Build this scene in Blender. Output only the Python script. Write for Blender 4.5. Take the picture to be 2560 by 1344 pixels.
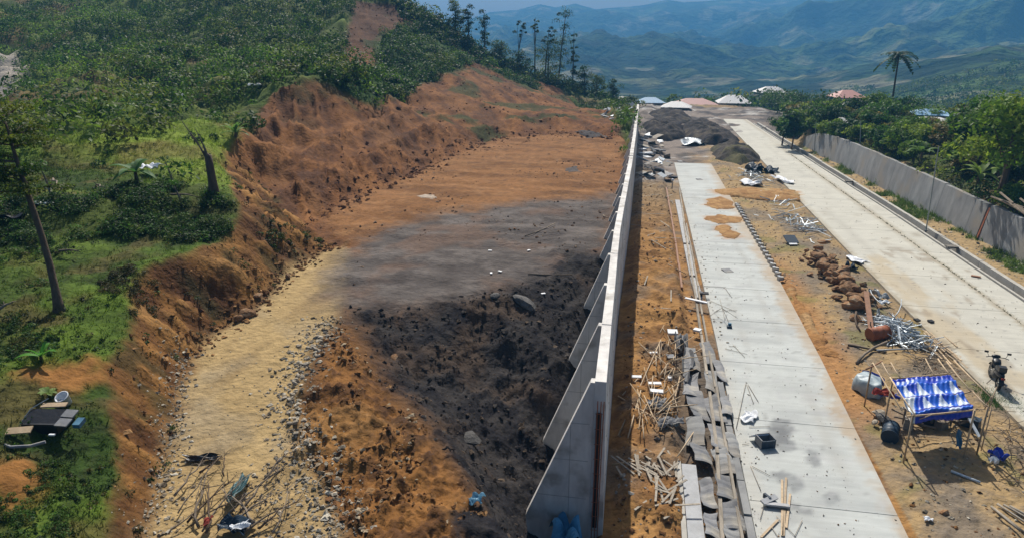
import bpy, math, random
import numpy as np
from mathutils import Vector, Matrix
from mathutils.bvhtree import BVHTree
from mathutils.geometry import delaunay_2d_cdt

random.seed(11)
rng = np.random.default_rng(11)
scene = bpy.context.scene
for o in list(bpy.data.objects):
    bpy.data.objects.remove(o)
C = scene.collection

# ------------------------------------------------------------------ camera
F_PX, PW, PH = 1707.0, 2560.0, 1344.0
CAM = np.array([0.0, 0.0, 12.0])
VPX, VPY = 1610.0, 114.0
PITCH = math.atan((PH/2-VPY)/F_PX)
YAW = math.atan((VPX-PW/2)/F_PX*math.cos(PITCH))
FWD = np.array([-math.sin(YAW)*math.cos(PITCH), math.cos(YAW)*math.cos(PITCH), -math.sin(PITCH)])
RGT = np.array([math.cos(YAW), math.sin(YAW), 0.0])
UPV = np.cross(RGT, FWD)
cd = bpy.data.cameras.new('camera')
cam = bpy.data.objects.new('camera', cd)
C.objects.link(cam)
cam.location = CAM
cam.rotation_euler = (math.pi/2-PITCH, 0, YAW)
cd.sensor_width = 36
cd.lens = F_PX/PW*36
cd.clip_start = 0.1
cd.clip_end = 12000
scene.camera = cam
scene.render.resolution_x, scene.render.resolution_y = 1024, 537

# ------------------------------------------------------------------ light
SUN_EL, SUN_AZ = math.radians(46), math.radians(12)      # azimuth to the left of the road
w = bpy.data.worlds.new("World")
scene.world = w
w.use_nodes = True
nt = w.node_tree
sky = nt.nodes.new('ShaderNodeTexSky')
sky.sky_type = 'NISHITA'
sky.sun_disc = False
sky.sun_elevation = SUN_EL
sky.sun_rotation = -SUN_AZ
sky.air_density = 1.0
sky.dust_density = 5.0
sky.ozone_density = 1.0
bg = nt.nodes['Background']
bg.inputs['Strength'].default_value = 0.054
nt.links.new(sky.outputs[0], bg.inputs['Color'])
sd = bpy.data.lights.new('sun', 'SUN')
sun = bpy.data.objects.new('sun', sd)
C.objects.link(sun)
sd.energy = 4.6
sd.angle = math.radians(0.5)
sd.color = (1.0, 0.95, 0.87)
S = Vector((-math.sin(SUN_AZ)*math.cos(SUN_EL), math.cos(SUN_AZ)*math.cos(SUN_EL), math.sin(SUN_EL)))
sun.rotation_euler = S.to_track_quat('Z', 'Y').to_euler()
sun.location = (0, 0, 60)
scene.view_settings.view_transform = 'Standard'
scene.view_settings.look = 'None'
scene.view_settings.exposure = 0.36
scene.view_settings.gamma = 1.0
scene.render.engine = 'CYCLES'
scene.cycles.volume_bounces = 1
scene.cycles.max_bounces = 5

# ------------------------------------------------------------------ helpers
def ray(px, py):
    return FWD + (px-PW/2)/F_PX*RGT + (PH/2-py)/F_PX*UPV
def P(px, py, z=0.0):                       # point of the line of sight at height z
    d = ray(px, py); t = (z-CAM[2])/d[2]
    return Vector(CAM+d*t)
def PY(px, py, Y):                          # point of the line of sight at distance Y along the road
    d = ray(px, py)
    return Vector(CAM+d*(Y/d[1]))

def hash2(ix, iy, seed):
    h = (ix.astype(np.int64)*374761393 + iy.astype(np.int64)*668265263 + seed*1442695041) & 0xffffffff
    h = ((h ^ (h >> 13))*1274126177) & 0xffffffff
    h = (h ^ (h >> 16)) & 0xffffffff
    return h/4294967295.0
def vnoise(x, y, seed=0):
    ix, iy = np.floor(x), np.floor(y)
    fx, fy = x-ix, y-iy
    fx = fx*fx*fx*(fx*(fx*6-15)+10); fy = fy*fy*fy*(fy*(fy*6-15)+10)
    a = hash2(ix, iy, seed); b = hash2(ix+1, iy, seed)
    c = hash2(ix, iy+1, seed); d = hash2(ix+1, iy+1, seed)
    return (a*(1-fx)+b*fx)*(1-fy)+(c*(1-fx)+d*fx)*fy
def fbm(x, y, f=1.0, o=4, seed=0, g=0.5):
    s = np.zeros_like(x, dtype=float); a = 1.0; t = 0.0
    for k in range(o):
        c, sn = math.cos(0.6*k), math.sin(0.6*k)
        s += a*(vnoise((x*c-y*sn)*f, (x*sn+y*c)*f, seed+k*17)*2-1); t += a
        a *= g; f *= 2.03
    return s/t
def ridged(x, y, f=1.0, o=4, seed=0):
    s = np.zeros_like(x, dtype=float); a = 1.0; t = 0.0
    for k in range(o):
        n = 1-np.abs(vnoise(x*f, y*f, seed+k*31)*2-1)
        s += a*n*n; t += a; a *= 0.5; f *= 2.07
    return s/t
def smooth(a, b, x):
    t = np.clip((x-a)/(b-a), 0, 1)
    return t*t*(3-2*t)
def sdf(x, y, poly):                        # signed distance to a polygon, positive inside
    poly = np.asarray(poly, float)
    d = np.full(x.shape, 1e9); ins = np.zeros(x.shape, bool)
    n = len(poly)
    for i in range(n):
        ax, ay = poly[i]; bx, by = poly[(i+1) % n]
        ex, ey = bx-ax, by-ay
        wx, wy = x-ax, y-ay
        t = np.clip((wx*ex+wy*ey)/(ex*ex+ey*ey+1e-12), 0, 1)
        d = np.minimum(d, (wx-ex*t)**2+(wy-ey*t)**2)
        c = ((ay > y) != (by > y)) & (x < (bx-ax)*(y-ay)/((by-ay) if by != ay else 1e-9)+ax)
        ins ^= c
    d = np.sqrt(d)
    return np.where(ins, d, -d)

def tag(o, label=None, cat=None, group=None, kind=None):
    if label: o['label'] = label
    if cat: o['category'] = cat
    if group: o['group'] = group
    if kind: o['kind'] = kind
    return o
def empty(name, loc=(0, 0, 0), rz=0.0):
    o = bpy.data.objects.new(name, None)
    C.objects.link(o)
    o.location = loc; o.rotation_euler = (0, 0, rz)
    o.empty_display_size = 0.2
    return o
def link(name, me, parent=None):
    o = bpy.data.objects.new(name, me)
    C.objects.link(o)
    if parent is not None: o.parent = parent
    return o
def np_mesh(name, V, Fc, mat=None, col=None, smooth_=False):
    """V (n,3), Fc (m,k) arrays of one face size"""
    me = bpy.data.meshes.new(name)
    V = np.ascontiguousarray(V, dtype=np.float32); Fc = np.ascontiguousarray(Fc, dtype=np.int32)
    k = Fc.shape[1]
    me.vertices.add(len(V)); me.vertices.foreach_set('co', V.ravel())
    me.loops.add(Fc.size); me.loops.foreach_set('vertex_index', Fc.ravel())
    me.polygons.add(len(Fc))
    me.polygons.foreach_set('loop_start', np.arange(0, Fc.size, k, dtype=np.int32))
    me.polygons.foreach_set('use_smooth', np.full(len(Fc), smooth_, dtype=bool))
    if col is not None:
        a = me.color_attributes.new('Col', 'FLOAT_COLOR', 'POINT')
        c4 = np.ones((len(V), 4), dtype=np.float32); c4[:, :3] = col
        a.data.foreach_set('color', c4.ravel())
    if mat: me.materials.append(mat)
    me.update(calc_edges=True); me.validate()
    return me
def grid_faces(nr, nc, flip=False):
    i = np.arange(nr-1)[:, None]*nc+np.arange(nc-1)[None, :]
    f = np.stack([i, i+1, i+nc+1, i+nc], -1).reshape(-1, 4)
    return f[:, ::-1] if flip else f

class MB:
    def __init__(s): s.v = []; s.f = []
    def box(s, c, size, rot=(0, 0, 0), taper=1.0):
        M = Matrix.Translation(Vector(c)) @ Matrix.Rotation(rot[2], 4, 'Z') @ Matrix.Rotation(rot[1], 4, 'Y') @ Matrix.Rotation(rot[0], 4, 'X')
        b = len(s.v); hx, hy, hz = size[0]/2, size[1]/2, size[2]/2
        for z in (-1, 1):
            k = taper if z > 0 else 1
            for x, y in ((-1, -1), (1, -1), (1, 1), (-1, 1)):
                s.v.append(tuple(M @ Vector((x*hx*k, y*hy*k, z*hz))))
        for q in ((3, 2, 1, 0), (4, 5, 6, 7), (0, 1, 5, 4), (1, 2, 6, 5), (2, 3, 7, 6), (3, 0, 4, 7)):
            s.f.append(tuple(b+i for i in q))
        return s
    def tube(s, pts, r, n=6, caps=True):
        pts = [Vector(p) for p in pts]
        rs = r if isinstance(r, (list, tuple)) else [r]*len(pts)
        b = len(s.v); prev = None
        for i, p in enumerate(pts):
            t = (pts[min(i+1, len(pts)-1)]-pts[max(i-1, 0)]).normalized()
            u = t.cross(Vector((0, 0, 1)))
            if u.length < 0.05: u = t.cross(Vector((1, 0, 0)))
            u.normalize()
            if prev is not None and u.dot(prev) < 0: u = -u
            prev = u
            v = t.cross(u)
            for k in range(n):
                a = 2*math.pi*k/n
                s.v.append(tuple(p+(u*math.cos(a)+v*math.sin(a))*rs[i]))
        for i in range(len(pts)-1):
            for k in range(n):
                k2 = (k+1) % n
                s.f.append((b+i*n+k, b+i*n+k2, b+(i+1)*n+k2, b+(i+1)*n+k))
        if caps:
            s.f.append(tuple(b+k for k in range(n))[::-1])
            s.f.append(tuple(b+(len(pts)-1)*n+k for k in range(n)))
        return s
    def prism(s, poly, d):                  # polygon of 3-D points pushed along d
        b = len(s.v); n = len(poly); d = Vector(d)
        for p in poly: s.v.append(tuple(Vector(p)))
        for p in poly: s.v.append(tuple(Vector(p)+d))
        s.f.append(tuple(range(b, b+n))[::-1]); s.f.append(tuple(range(b+n, b+2*n)))
        for i in range(n):
            j = (i+1) % n
            s.f.append((b+i, b+j, b+n+j, b+n+i))
        return s
    def lathe(s, c, prof, n=14, axis='Z', rot=None):
        b = len(s.v); c = Vector(c)
        R = rot if rot else Matrix.Identity(3)
        for (r, z) in prof:
            for k in range(n):
                a = 2*math.pi*k/n
                s.v.append(tuple(c+R @ Vector((r*math.cos(a), r*math.sin(a), z))))
        for i in range(len(prof)-1):
            for k in range(n):
                k2 = (k+1) % n
                s.f.append((b+i*n+k, b+i*n+k2, b+(i+1)*n+k2, b+(i+1)*n+k))
        s.f.append(tuple(b+k for k in range(n))[::-1])
        s.f.append(tuple(b+(len(prof)-1)*n+k for k in range(n)))
        return s
    def grid(s, fn, nu, nv):
        b = len(s.v)
        for i in range(nu+1):
            for j in range(nv+1): s.v.append(tuple(fn(i/nu, j/nv)))
        for i in range(nu):
            for j in range(nv):
                a = b+i*(nv+1)+j
                s.f.append((a, a+1, a+nv+2, a+nv+1))
        return s
    def mesh(s, name, mat, sm=False):
        me = bpy.data.meshes.new(name)
        me.from_pydata(s.v, [], s.f)
        if mat: me.materials.append(mat)
        if sm: me.polygons.foreach_set('use_smooth', [True]*len(me.polygons))
        me.update()
        return me
    def build(s, name, mat, parent=None, sm=False):
        return link(name, s.mesh(name, mat, sm), parent)

# ------------------------------------------------------------------ materials
def material(name, c1, c2=None, scale=3.0, rough=0.85, bump=0.15, bscale=None, metal=0.0, attr=False, detail=6,
             stretch=None, spec=0.3, vary=0.0, bdist=0.05, trans=0.0, c3=None, scale3=0.6):
    m = bpy.data.materials.new(name); m.use_nodes = True
    n, l = m.node_tree.nodes, m.node_tree.links
    bs = n['Principled BSDF']
    bs.inputs['Roughness'].default_value = rough
    bs.inputs['Metallic'].default_value = metal
    bs.inputs['Specular IOR Level'].default_value = spec
    tc = n.new('ShaderNodeTexCoord')
    vec = tc.outputs['Object']
    if stretch:
        mp = n.new('ShaderNodeMapping'); mp.inputs['Scale'].default_value = stretch
        l.new(vec, mp.inputs['Vector']); vec = mp.outputs[0]
    no = n.new('ShaderNodeTexNoise'); no.inputs['Scale'].default_value = scale
    no.inputs['Detail'].default_value = detail; no.inputs['Roughness'].default_value = 0.65
    l.new(vec, no.inputs['Vector'])
    rp = n.new('ShaderNodeMapRange'); rp.inputs['From Min'].default_value = 0.32; rp.inputs['From Max'].default_value = 0.68
    l.new(no.outputs['Fac'], rp.inputs['Value'])
    c2 = c2 or tuple(x*0.7 for x in c1)
    mx = n.new('ShaderNodeMix'); mx.data_type = 'RGBA'
    l.new(rp.outputs[0], mx.inputs['Factor'])
    if attr:
        at = n.new('ShaderNodeAttribute'); at.attribute_name = 'Col'
        k1 = n.new('ShaderNodeMix'); k1.data_type = 'RGBA'; k1.blend_type = 'MULTIPLY'; k1.inputs['Factor'].default_value = 1
        k2 = n.new('ShaderNodeMix'); k2.data_type = 'RGBA'; k2.blend_type = 'MULTIPLY'; k2.inputs['Factor'].default_value = 1
        l.new(at.outputs['Color'], k1.inputs['A']); k1.inputs['B'].default_value = (*c1, 1)
        l.new(at.outputs['Color'], k2.inputs['A']); k2.inputs['B'].default_value = (*c2, 1)
        l.new(k1.outputs['Result'], mx.inputs['A']); l.new(k2.outputs['Result'], mx.inputs['B'])
    else:
        mx.inputs['A'].default_value = (*c1, 1); mx.inputs['B'].default_value = (*c2, 1)
    out = mx.outputs['Result']
    if c3:
        n3 = n.new('ShaderNodeTexNoise'); n3.inputs['Scale'].default_value = scale3; n3.inputs['Detail'].default_value = 5
        l.new(tc.outputs['Object'], n3.inputs['Vector'])
        r3 = n.new('ShaderNodeMapRange'); r3.inputs['From Min'].default_value = 0.52; r3.inputs['From Max'].default_value = 0.66
        l.new(n3.outputs['Fac'], r3.inputs['Value'])
        m3 = n.new('ShaderNodeMix'); m3.data_type = 'RGBA'
        l.new(r3.outputs[0], m3.inputs['Factor']); l.new(out, m3.inputs['A']); m3.inputs['B'].default_value = (*c3, 1)
        out = m3.outputs['Result']
    if vary:
        oi = n.new('ShaderNodeObjectInfo')
        vr = n.new('ShaderNodeMapRange'); vr.inputs['To Min'].default_value = 1-vary; vr.inputs['To Max'].default_value = 1+vary
        l.new(oi.outputs['Random'], vr.inputs['Value'])
        hv = n.new('ShaderNodeHueSaturation'); l.new(vr.outputs[0], hv.inputs['Value']); l.new(out, hv.inputs['Color'])
        out = hv.outputs[0]
    l.new(out, bs.inputs['Base Color'])
    if bump:
        nb = n.new('ShaderNodeTexNoise'); nb.inputs['Scale'].default_value = bscale or scale*4; nb.inputs['Detail'].default_value = 4
        l.new(vec, nb.inputs['Vector'])
        bp = n.new('ShaderNodeBump'); bp.inputs['Strength'].default_value = min(bump, 1); bp.inputs['Distance'].default_value = bdist
        l.new(nb.outputs['Fac'], bp.inputs['Height']); l.new(bp.outputs[0], bs.inputs['Normal'])
    if trans:
        tr = n.new('ShaderNodeBsdfTranslucent'); l.new(out, tr.inputs['Color'])
        ms = n.new('ShaderNodeMixShader'); ms.inputs[0].default_value = trans
        l.new(bs.outputs[0], ms.inputs[1]); l.new(tr.outputs[0], ms.inputs[2])
        l.new(ms.outputs[0], n['Material Output'].inputs['Surface'])
    return m
M = {}
M['ground'] = material('ground_soil', (1.12, 1.12, 1.12), (0.74, 0.74, 0.74), 2.6, 0.95, 0.9, 5.0, attr=True, spec=0.1, bdist=0.10, detail=9)
M['slab'] = material('slab_concrete', (1.03, 1.03, 1.03), (0.9, 0.9, 0.9), 2.0, 0.85, 0.2, 30, attr=True, spec=0.2, stretch=(0.35, 3.2, 1), bdist=0.02)
M['heap'] = material('heap_soil', (1.1, 1.1, 1.1), (0.62, 0.62, 0.62), 4, 0.95, 0.9, 9, attr=True, spec=0.1, bdist=0.08, detail=8)
M['leaf'] = material('leaves', (1.15, 1.15, 1.15), (0.8, 0.8, 0.8), 1.5, 0.6, 0, attr=True, spec=0.2, trans=0.42)
M['conc'] = material('wall_concrete', (0.72, 0.695, 0.655), (0.49, 0.47, 0.45), 2.2, 0.8, 0.3, 14, stretch=(1, 1, 0.35), vary=0.06, c3=(0.36, 0.335, 0.30), scale3=1.3, bdist=0.01)
M['conc_top'] = material('splashed_concrete', (0.44, 0.45, 0.46), (0.32, 0.325, 0.33), 3, 0.8, 0.3, 20, vary=0.05, bdist=0.01)
M['conc_grey'] = material('weathered_wall_concrete', (0.31, 0.312, 0.305), (0.165, 0.168, 0.172), 0.9, 0.9, 0.4, 9, stretch=(1, 1.0, 0.4), c3=(0.27, 0.245, 0.21), scale3=0.45, vary=0.12, bdist=0.02)
M['kerb'] = material('kerb_concrete', (0.47, 0.45, 0.40), (0.36, 0.34, 0.3), 2.5, 0.85, 0.3, 18, bdist=0.02)
M['drain'] = material('drain_concrete', (0.22, 0.2, 0.17), (0.13, 0.12, 0.1), 2.5, 0.9, 0.3, 18, bdist=0.02)
M['timber'] = material('weathered_timber', (0.42, 0.37, 0.30), (0.22, 0.19, 0.15), 3, 0.85, 0.4, 14, stretch=(4, 0.6, 4), vary=0.2, bdist=0.01)
M['bamboo'] = material('dry_bamboo', (0.55, 0.42, 0.27), (0.36, 0.26, 0.16), 6, 0.6, 0.1, vary=0.25)
M['plank'] = material('brown_plank', (0.32, 0.16, 0.09), (0.2, 0.1, 0.055), 4, 0.7, 0.3, 12, bdist=0.01)
M['rust'] = material('rusty_steel', (0.36, 0.11, 0.045), (0.22, 0.07, 0.03), 5, 0.65, 0.3, 20, spec=0.4, bdist=0.01)
M['steel'] = material('galvanised_steel', (0.55, 0.6, 0.62), (0.34, 0.38, 0.42), 7, 0.5, 0.1, metal=0.3, vary=0.35)
M['sheet'] = material('grey_sheeting', (0.22, 0.225, 0.235), (0.12, 0.122, 0.13), 2.2, 0.7, 0.4, 8, vary=0.2, c3=(0.33, 0.31, 0.27), scale3=1.2, bdist=0.02)
M['black'] = material('black_plastic', (0.012, 0.013, 0.017), (0.006, 0.006, 0.008), 5, 0.4, 0.2, 10, spec=0.5)
M['darkblue'] = material('dark_blue_panel', (0.02, 0.045, 0.075), (0.01, 0.025, 0.045), 5, 0.5, 0.2, 10)
M['white'] = material('white_plastic', (0.78, 0.8, 0.82), (0.6, 0.62, 0.65), 5, 0.5, 0.3, 9, bdist=0.02)
M['blue'] = material('blue_plastic', (0.02, 0.06, 0.42), (0.012, 0.03, 0.25), 6, 0.4, 0.3, 9, spec=0.5, bdist=0.02)
M['teal'] = material('teal_sheet', (0.05, 0.13, 0.14), (0.03, 0.08, 0.09), 6, 0.5, 0.3, 9, bdist=0.02)
M['cyanblue'] = material('pale_blue_sheet', (0.10, 0.25, 0.36), (0.04, 0.12, 0.2), 3, 0.5, 0.3, 9, bdist=0.02)
M['redcloth'] = material('red_cloth', (0.36, 0.06, 0.04), (0.22, 0.04, 0.03), 5, 0.9, 0.3)
M['tarp'] = material('tarpaulin', (1, 1, 1), (0.8, 0.8, 0.85), 5, 0.35, 0.35, 12, attr=True, spec=0.5, bdist=0.03, trans=0.12)
M['bark'] = material('bark', (0.15, 0.105, 0.07), (0.075, 0.052, 0.036), 4, 0.9, 0.6, 12, stretch=(2, 2, 0.5), bdist=0.02)
M['deadwood'] = material('dead_wood', (0.26, 0.21, 0.16), (0.13, 0.1, 0.07), 4, 0.9, 0.5, 12, vary=0.25, bdist=0.02)
M['rock'] = material('brown_rock', (0.30, 0.165, 0.075), (0.15, 0.075, 0.035), 2.4, 0.9, 0.8, 7, vary=0.3, c3=(0.34, 0.25, 0.16), scale3=1.5, bdist=0.05)
M['greyrock'] = material('grey_rock', (0.12, 0.115, 0.11), (0.06, 0.058, 0.056), 2.4, 0.9, 0.8, 7, vary=0.3, bdist=0.05)
M['stone'] = material('pale_stone', (0.42, 0.37, 0.29), (0.26, 0.22, 0.17), 6, 0.9, 0.3, 12, vary=0.2)
M['roofwhite'] = material('pale_sheet_roof', (0.66, 0.66, 0.66), (0.5, 0.48, 0.46), 2, 0.6, 0.1, stretch=(6, 1, 1))
M['roofpink'] = material('faded_red_roof', (0.5, 0.25, 0.22), (0.4, 0.2, 0.17), 2, 0.6, 0.1, stretch=(6, 1, 1))
M['roofblue'] = material('blue_sheet_roof', (0.2, 0.38, 0.55), (0.12, 0.26, 0.42), 2, 0.6, 0.1, stretch=(6, 1, 1))
M['wallblue'] = material('blue_house_wall', (0.03, 0.16, 0.27), (0.02, 0.1, 0.18), 2, 0.8, 0.1)
M['wallgrey'] = material('plain_block_wall', (0.34, 0.31, 0.28), (0.24, 0.22, 0.2), 2, 0.9, 0.2)
M['glassdark'] = material('dark_window', (0.015, 0.02, 0.025), (0.01, 0.012, 0.015), 2, 0.2, 0)
M['polegrey'] = material('grey_pole', (0.33, 0.36, 0.34), (0.25, 0.27, 0.26), 4, 0.6, 0.1)
M['tyre'] = material('tyre_rubber', (0.015, 0.015, 0.015), (0.01, 0.01, 0.01), 4, 0.8, 0.2)
M['chrome'] = material('chrome', (0.5, 0.5, 0.5), (0.4, 0.4, 0.4), 4, 0.3, 0, metal=0.9)
M['lamp'] = material('headlight_glass', (0.6, 0.62, 0.65), (0.5, 0.5, 0.55), 4, 0.15, 0, spec=0.6)

# ------------------------------------------------------------------ base terrain: control lines in plan, triangulated
ctl = []
def cl(pts, step=0.8):
    """a control line; every point (px, py, z) or (px, py, 'Y', dist) or ('w', x, y, z)"""
    q = []
    for p in pts:
        if p[0] == 'w': q.append(Vector(p[1:]))
        elif p[2] == 'Y': q.append(PY(p[0], p[1], p[3]))
        else: q.append(P(*p))
    for a, b in zip(q, q[1:]):
        n = max(1, int((b-a).xy.length/step))
        for k in range(n): ctl.append(a.lerp(b, k/n))
    ctl.append(q[-1])
# bank: top edge and foot
bank_top = [(545, 430, 6.0), (575, 480, 6.0), (612, 535, 5.35), (560, 592, 5.0), (450, 640, 5.05), (350, 665, 5.15), (320, 715, 4.85),
            (322, 790, 4.45), (300, 870, 4.2), (250, 930, 4.15), (268, 1020, 3.8), (280, 1150, 3.25), (290, 1344, 2.8), (300, 1600, 2.5), (310, 2000, 2.3)]
bank_foot = [(640, 445, 4.5), (700, 520, 3.6), (835, 602, 3.05), (760, 650, 2.95), (700, 700, 2.9), (640, 765, 2.8), (560, 810, 2.7), (480, 890, 2.6),
             (435, 1000, 2.5), (420, 1100, 2.4), (385, 1200, 2.3), (365, 1344, 2.2), (350, 1600, 2.1), (350, 2000, 2.0)]
cl(bank_top, 0.4); cl(bank_foot, 0.4)
# path
cl([(900, 690, 2.9), (830, 790, 2.8), (770, 870, 2.7), (735, 1000, 2.5), (730, 1100, 2.4), (820, 1200, 2.3), (850, 1344, 2.2), (880, 1700, 2.0)])
# spoil ridge and pit
cl([(850, 850, 2.75), (880, 1000, 2.7), (985, 1100, 2.5), (1050, 1200, 2.3), (1130, 1344, 2.2), (1250, 1700, 2.0)])
cl([(930, 870, 2.4), (965, 950, 2.3), (1065, 1050, 2.2), (1160, 1190, 2.0), (1260, 1330, 1.85), (1360, 1600, 1.6)], 0.4)
cl([(1010, 900, 2.0), (1100, 980, 1.6), (1180, 1080, 1.1), (1260, 1220, 0.4), (1320, 1330, -0.3), (1400, 1600, -0.5)], 0.4)
cl([(1230, 960, 1.1), (1300, 1080, 0.5), (1330, 1200, 0.0), (1360, 1320, -0.5), (1420, 1600, -0.6)], 0.4)
cl([(835, 740, 2.85), (960, 765, 2.8), (1080, 750, 2.85), (1230, 712, 2.9), (1400, 690, 2.9), (1500, 650, 3.0)], 0.5)
cl([(950, 830, 2.5), (1060, 850, 2.2), (1190, 830, 2.1), (1290, 745, 2.7)], 0.5)
cl([(1330, 775, 2.5), (1400, 765, 2.2), (1450, 790, 1.9)], 0.5)
cl([(1330, 850, 2.0), (1400, 870, 1.9), (1440, 880, 1.5)], 0.5)
cl([(1290, 930, 1.2), (1370, 950, 1.2), (1420, 960, 0.8)], 0.5)
cl([('w', -0.85, 10.5, -0.6), ('w', -0.85, 18, -0.5), ('w', -0.85, 22, 0.3), ('w', -0.85, 25, 1.3), ('w', -0.85, 28, 2.3), ('w', -0.85, 31, 3.0), ('w', -0.8, 60, 3.1), ('w', -0.7, 75, 3.2), ('w', -0.6, 97, 3.4)], 0.5)
cl([('w', -0.4, 5, 0), ('w', -0.4, 14, 0), ('w', -0.5, 30, 0), ('w', -0.35, 60, 0), ('w', -0.25, 97, 0), ('w', 0.0, 110, 0)], 0.5)
# plateau foot
cl([(790, 545, 3.1), (870, 492, 3.1), (1000, 442, 3.1), (1180, 362, 3.1), (1240, 342, 3.15), (1400, 332, 3.2), (1560, 345, 3.3)])
# cut bench
cl([(640, 425, 4.7), (700, 425, 4.5), (850, 380, 4.7), (1000, 312, 5.2), (1200, 285, 4.7), (1400, 275, 4.1), (1530, 310, 3.8)])
# scarp top
cl([(560, 375, 6.2), (610, 330, 6.9), (650, 258, 'Y', 51), (690, 205, 'Y', 53.5), (800, 192, 'Y', 58), (900, 200, 'Y', 66), (1010, 215, 'Y', 76)])
cl([(625, 190, 'Y', 60), (700, 175, 'Y', 63), (820, 165, 'Y', 68), (900, 175, 'Y', 74)])
cl([(650, 385, 5.1), (720, 372, 5.0), (790, 368, 5.1), (850, 318, 5.7), (930, 290, 6.0)])
cl([(1000, 268, 'Y', 70), (1150, 250, 'Y', 82), (1350, 262, 'Y', 96)])
# scar above
cl([(860, 110, 'Y', 92), (850, 160, 'Y', 78)]); cl([(885, 0, 'Y', 118), (870, 60, 'Y', 104)])
cl([(950, 60, 'Y', 106), (980, 120, 'Y', 94), (1020, 180, 'Y', 90)])
cl([(1000, 0, 'Y', 126), (1060, 55, 'Y', 122), (1150, 112, 'Y', 124), (1250, 160, 'Y', 127), (1350, 195, 'Y', 130), (1450, 235, 'Y', 134), (1530, 265, 'Y', 136)])
cl([(1080, 130, 'Y', 108), (1200, 180, 'Y', 110), (1330, 225, 'Y', 114), (1450, 262, 'Y', 118)])
for p in ((-22, 150, 1), (-14, 150, 0), (-8, 150, -1), (-4, 150, -1), (-40, 165, 3), (-55, 175, 8), (-25, 190, -6), (-10, 190, -6)): ctl.append(Vector(p))
# terraces and hill on the left
cl([(0, 505, 6.3), (180, 492, 6.3), (330, 475, 6.3), (430, 455, 6.25), (520, 460, 6.1)])

cl([(0, 590, 5.4), (200, 600, 5.35), (400, 580, 5.3)]); cl([(0, 700, 5.0), (200, 690, 5.0)]); cl([(-60, 900, 4.5), (150, 900, 4.35)]); cl([(-60, 1100, 4.1), (150, 1100, 3.7)]); cl([(-60, 1344, 3.5), (150, 1344, 3.1), (160, 1900, 2.8)])
cl([(-60, 400, 6.5), (200, 360, 6.65), (400, 345, 6.7), (500, 385, 6.35)])
cl([(-60, 300, 'Y', 48), (150, 300, 'Y', 49), (300, 295, 'Y', 50), (450, 305, 'Y', 50), (590, 290, 'Y', 54)])
cl([(-60, 220, 'Y', 62), (150, 215, 'Y', 62), (300, 215, 'Y', 62), (450, 240, 'Y', 61), (620, 215, 'Y', 65)])
cl([(-60, 130, 'Y', 82), (200, 135, 'Y', 82), (420, 130, 'Y', 82), (620, 150, 'Y', 80), (780, 150, 'Y', 80)])
cl([(-60, 50, 'Y', 105), (200, 50, 'Y', 105), (420, 45, 'Y', 106), (620, 60, 'Y', 104), (800, 70, 'Y', 102)])
cl([(-60, -60, 'Y', 135), (200, -60, 'Y', 135), (500, -60, 'Y', 136), (800, -60, 'Y', 138)])
for p in ((-60, 4, 4.2), (-60, 20, 5), (-70, 40, 8), (-100, 60, 12), (-120, 90, 22), (-150, 130, 34), (-150, 200, 50), (-80, 240, 2), (-75, 190, 14), (-12, 3, 2.6), (-4, 3, 1.8), (0, 3, 0),
          (-260, 60, 30), (-260, 200, 60), (-170, 250, 10), (-100, 290, -12), (-30, 305, -14), (-260, -20, 10)):
    ctl.append(Vector(p))
# right of the wall
GZ = -0.14
for y in list(range(4, 100, 4))+[104, 120, 150]:
    for x in (3.2, 8.3, 12.8, 20.0): ctl.append(Vector((x+(0.02*y if x > 19.9 else 0)*0.9, y, GZ)))
def rwx(y):                                   # foot of the grey wall on the right
    return float(np.interp(y, [20, 42, 56, 73, 86, 100], [22.9, 22.3, 21.7, 21.0, 20.3, 19.5]))
for y in range(10, 96, 1):
    ctl.append(Vector((rwx(y)+0.35, y, 0.0)))
    h = float(np.interp(y, [10, 40, 60, 85], [2.1, 2.15, 2.6, 2.6]))
    ctl.append(Vector((rwx(y)+1.3, y, h-0.3))); ctl.append(Vector((rwx(y)+5, y, h-0.1)))
for p in ((40, 20, 1.5), (40, 60, 0), (60, 100, -4), (40, 110, -1), (25, 104, 0), (25, 130, 0), (60, 10, 0), (100, 60, -6), (120, 200, -12), (60, 200, -9), (0, 150, 0), (10, 175, -1), (20, 230, -8), (-5, 170, -2), (-10, 250, -10), (60, 300, -12), (250, 260, -14), (250, -20, -5)):
    ctl.append(Vector(p))
cs = {}
for p in ctl: cs[(round(p.x, 2), round(p.y, 2))] = p.z
pts2 = [Vector(k) for k in cs]; zs = list(cs.values())
res = delaunay_2d_cdt(pts2, [], [], 0, 1e-5)
tv = []
for v, orig in zip(res[0], res[3]): tv.append(Vector((v[0], v[1], zs[orig[0]] if orig else 0)))
bvh = BVHTree.FromPolygons(tv, [tuple(f) for f in res[2]])
def base_h(x, y):
    h = bvh.ray_cast(Vector((x, y, 500)), Vector((0, 0, -1)))[0]
    return h.z if h is not None else -10.0
def GT(px, py):                               # where the line of sight meets the base terrain
    h = bvh.ray_cast(Vector(CAM), Vector(ray(px, py)).normalized())[0]
    return h if h is not None else PY(px, py, 140)
def WP(l): return [tuple(GT(a, b).xy) for a, b in l]

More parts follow.
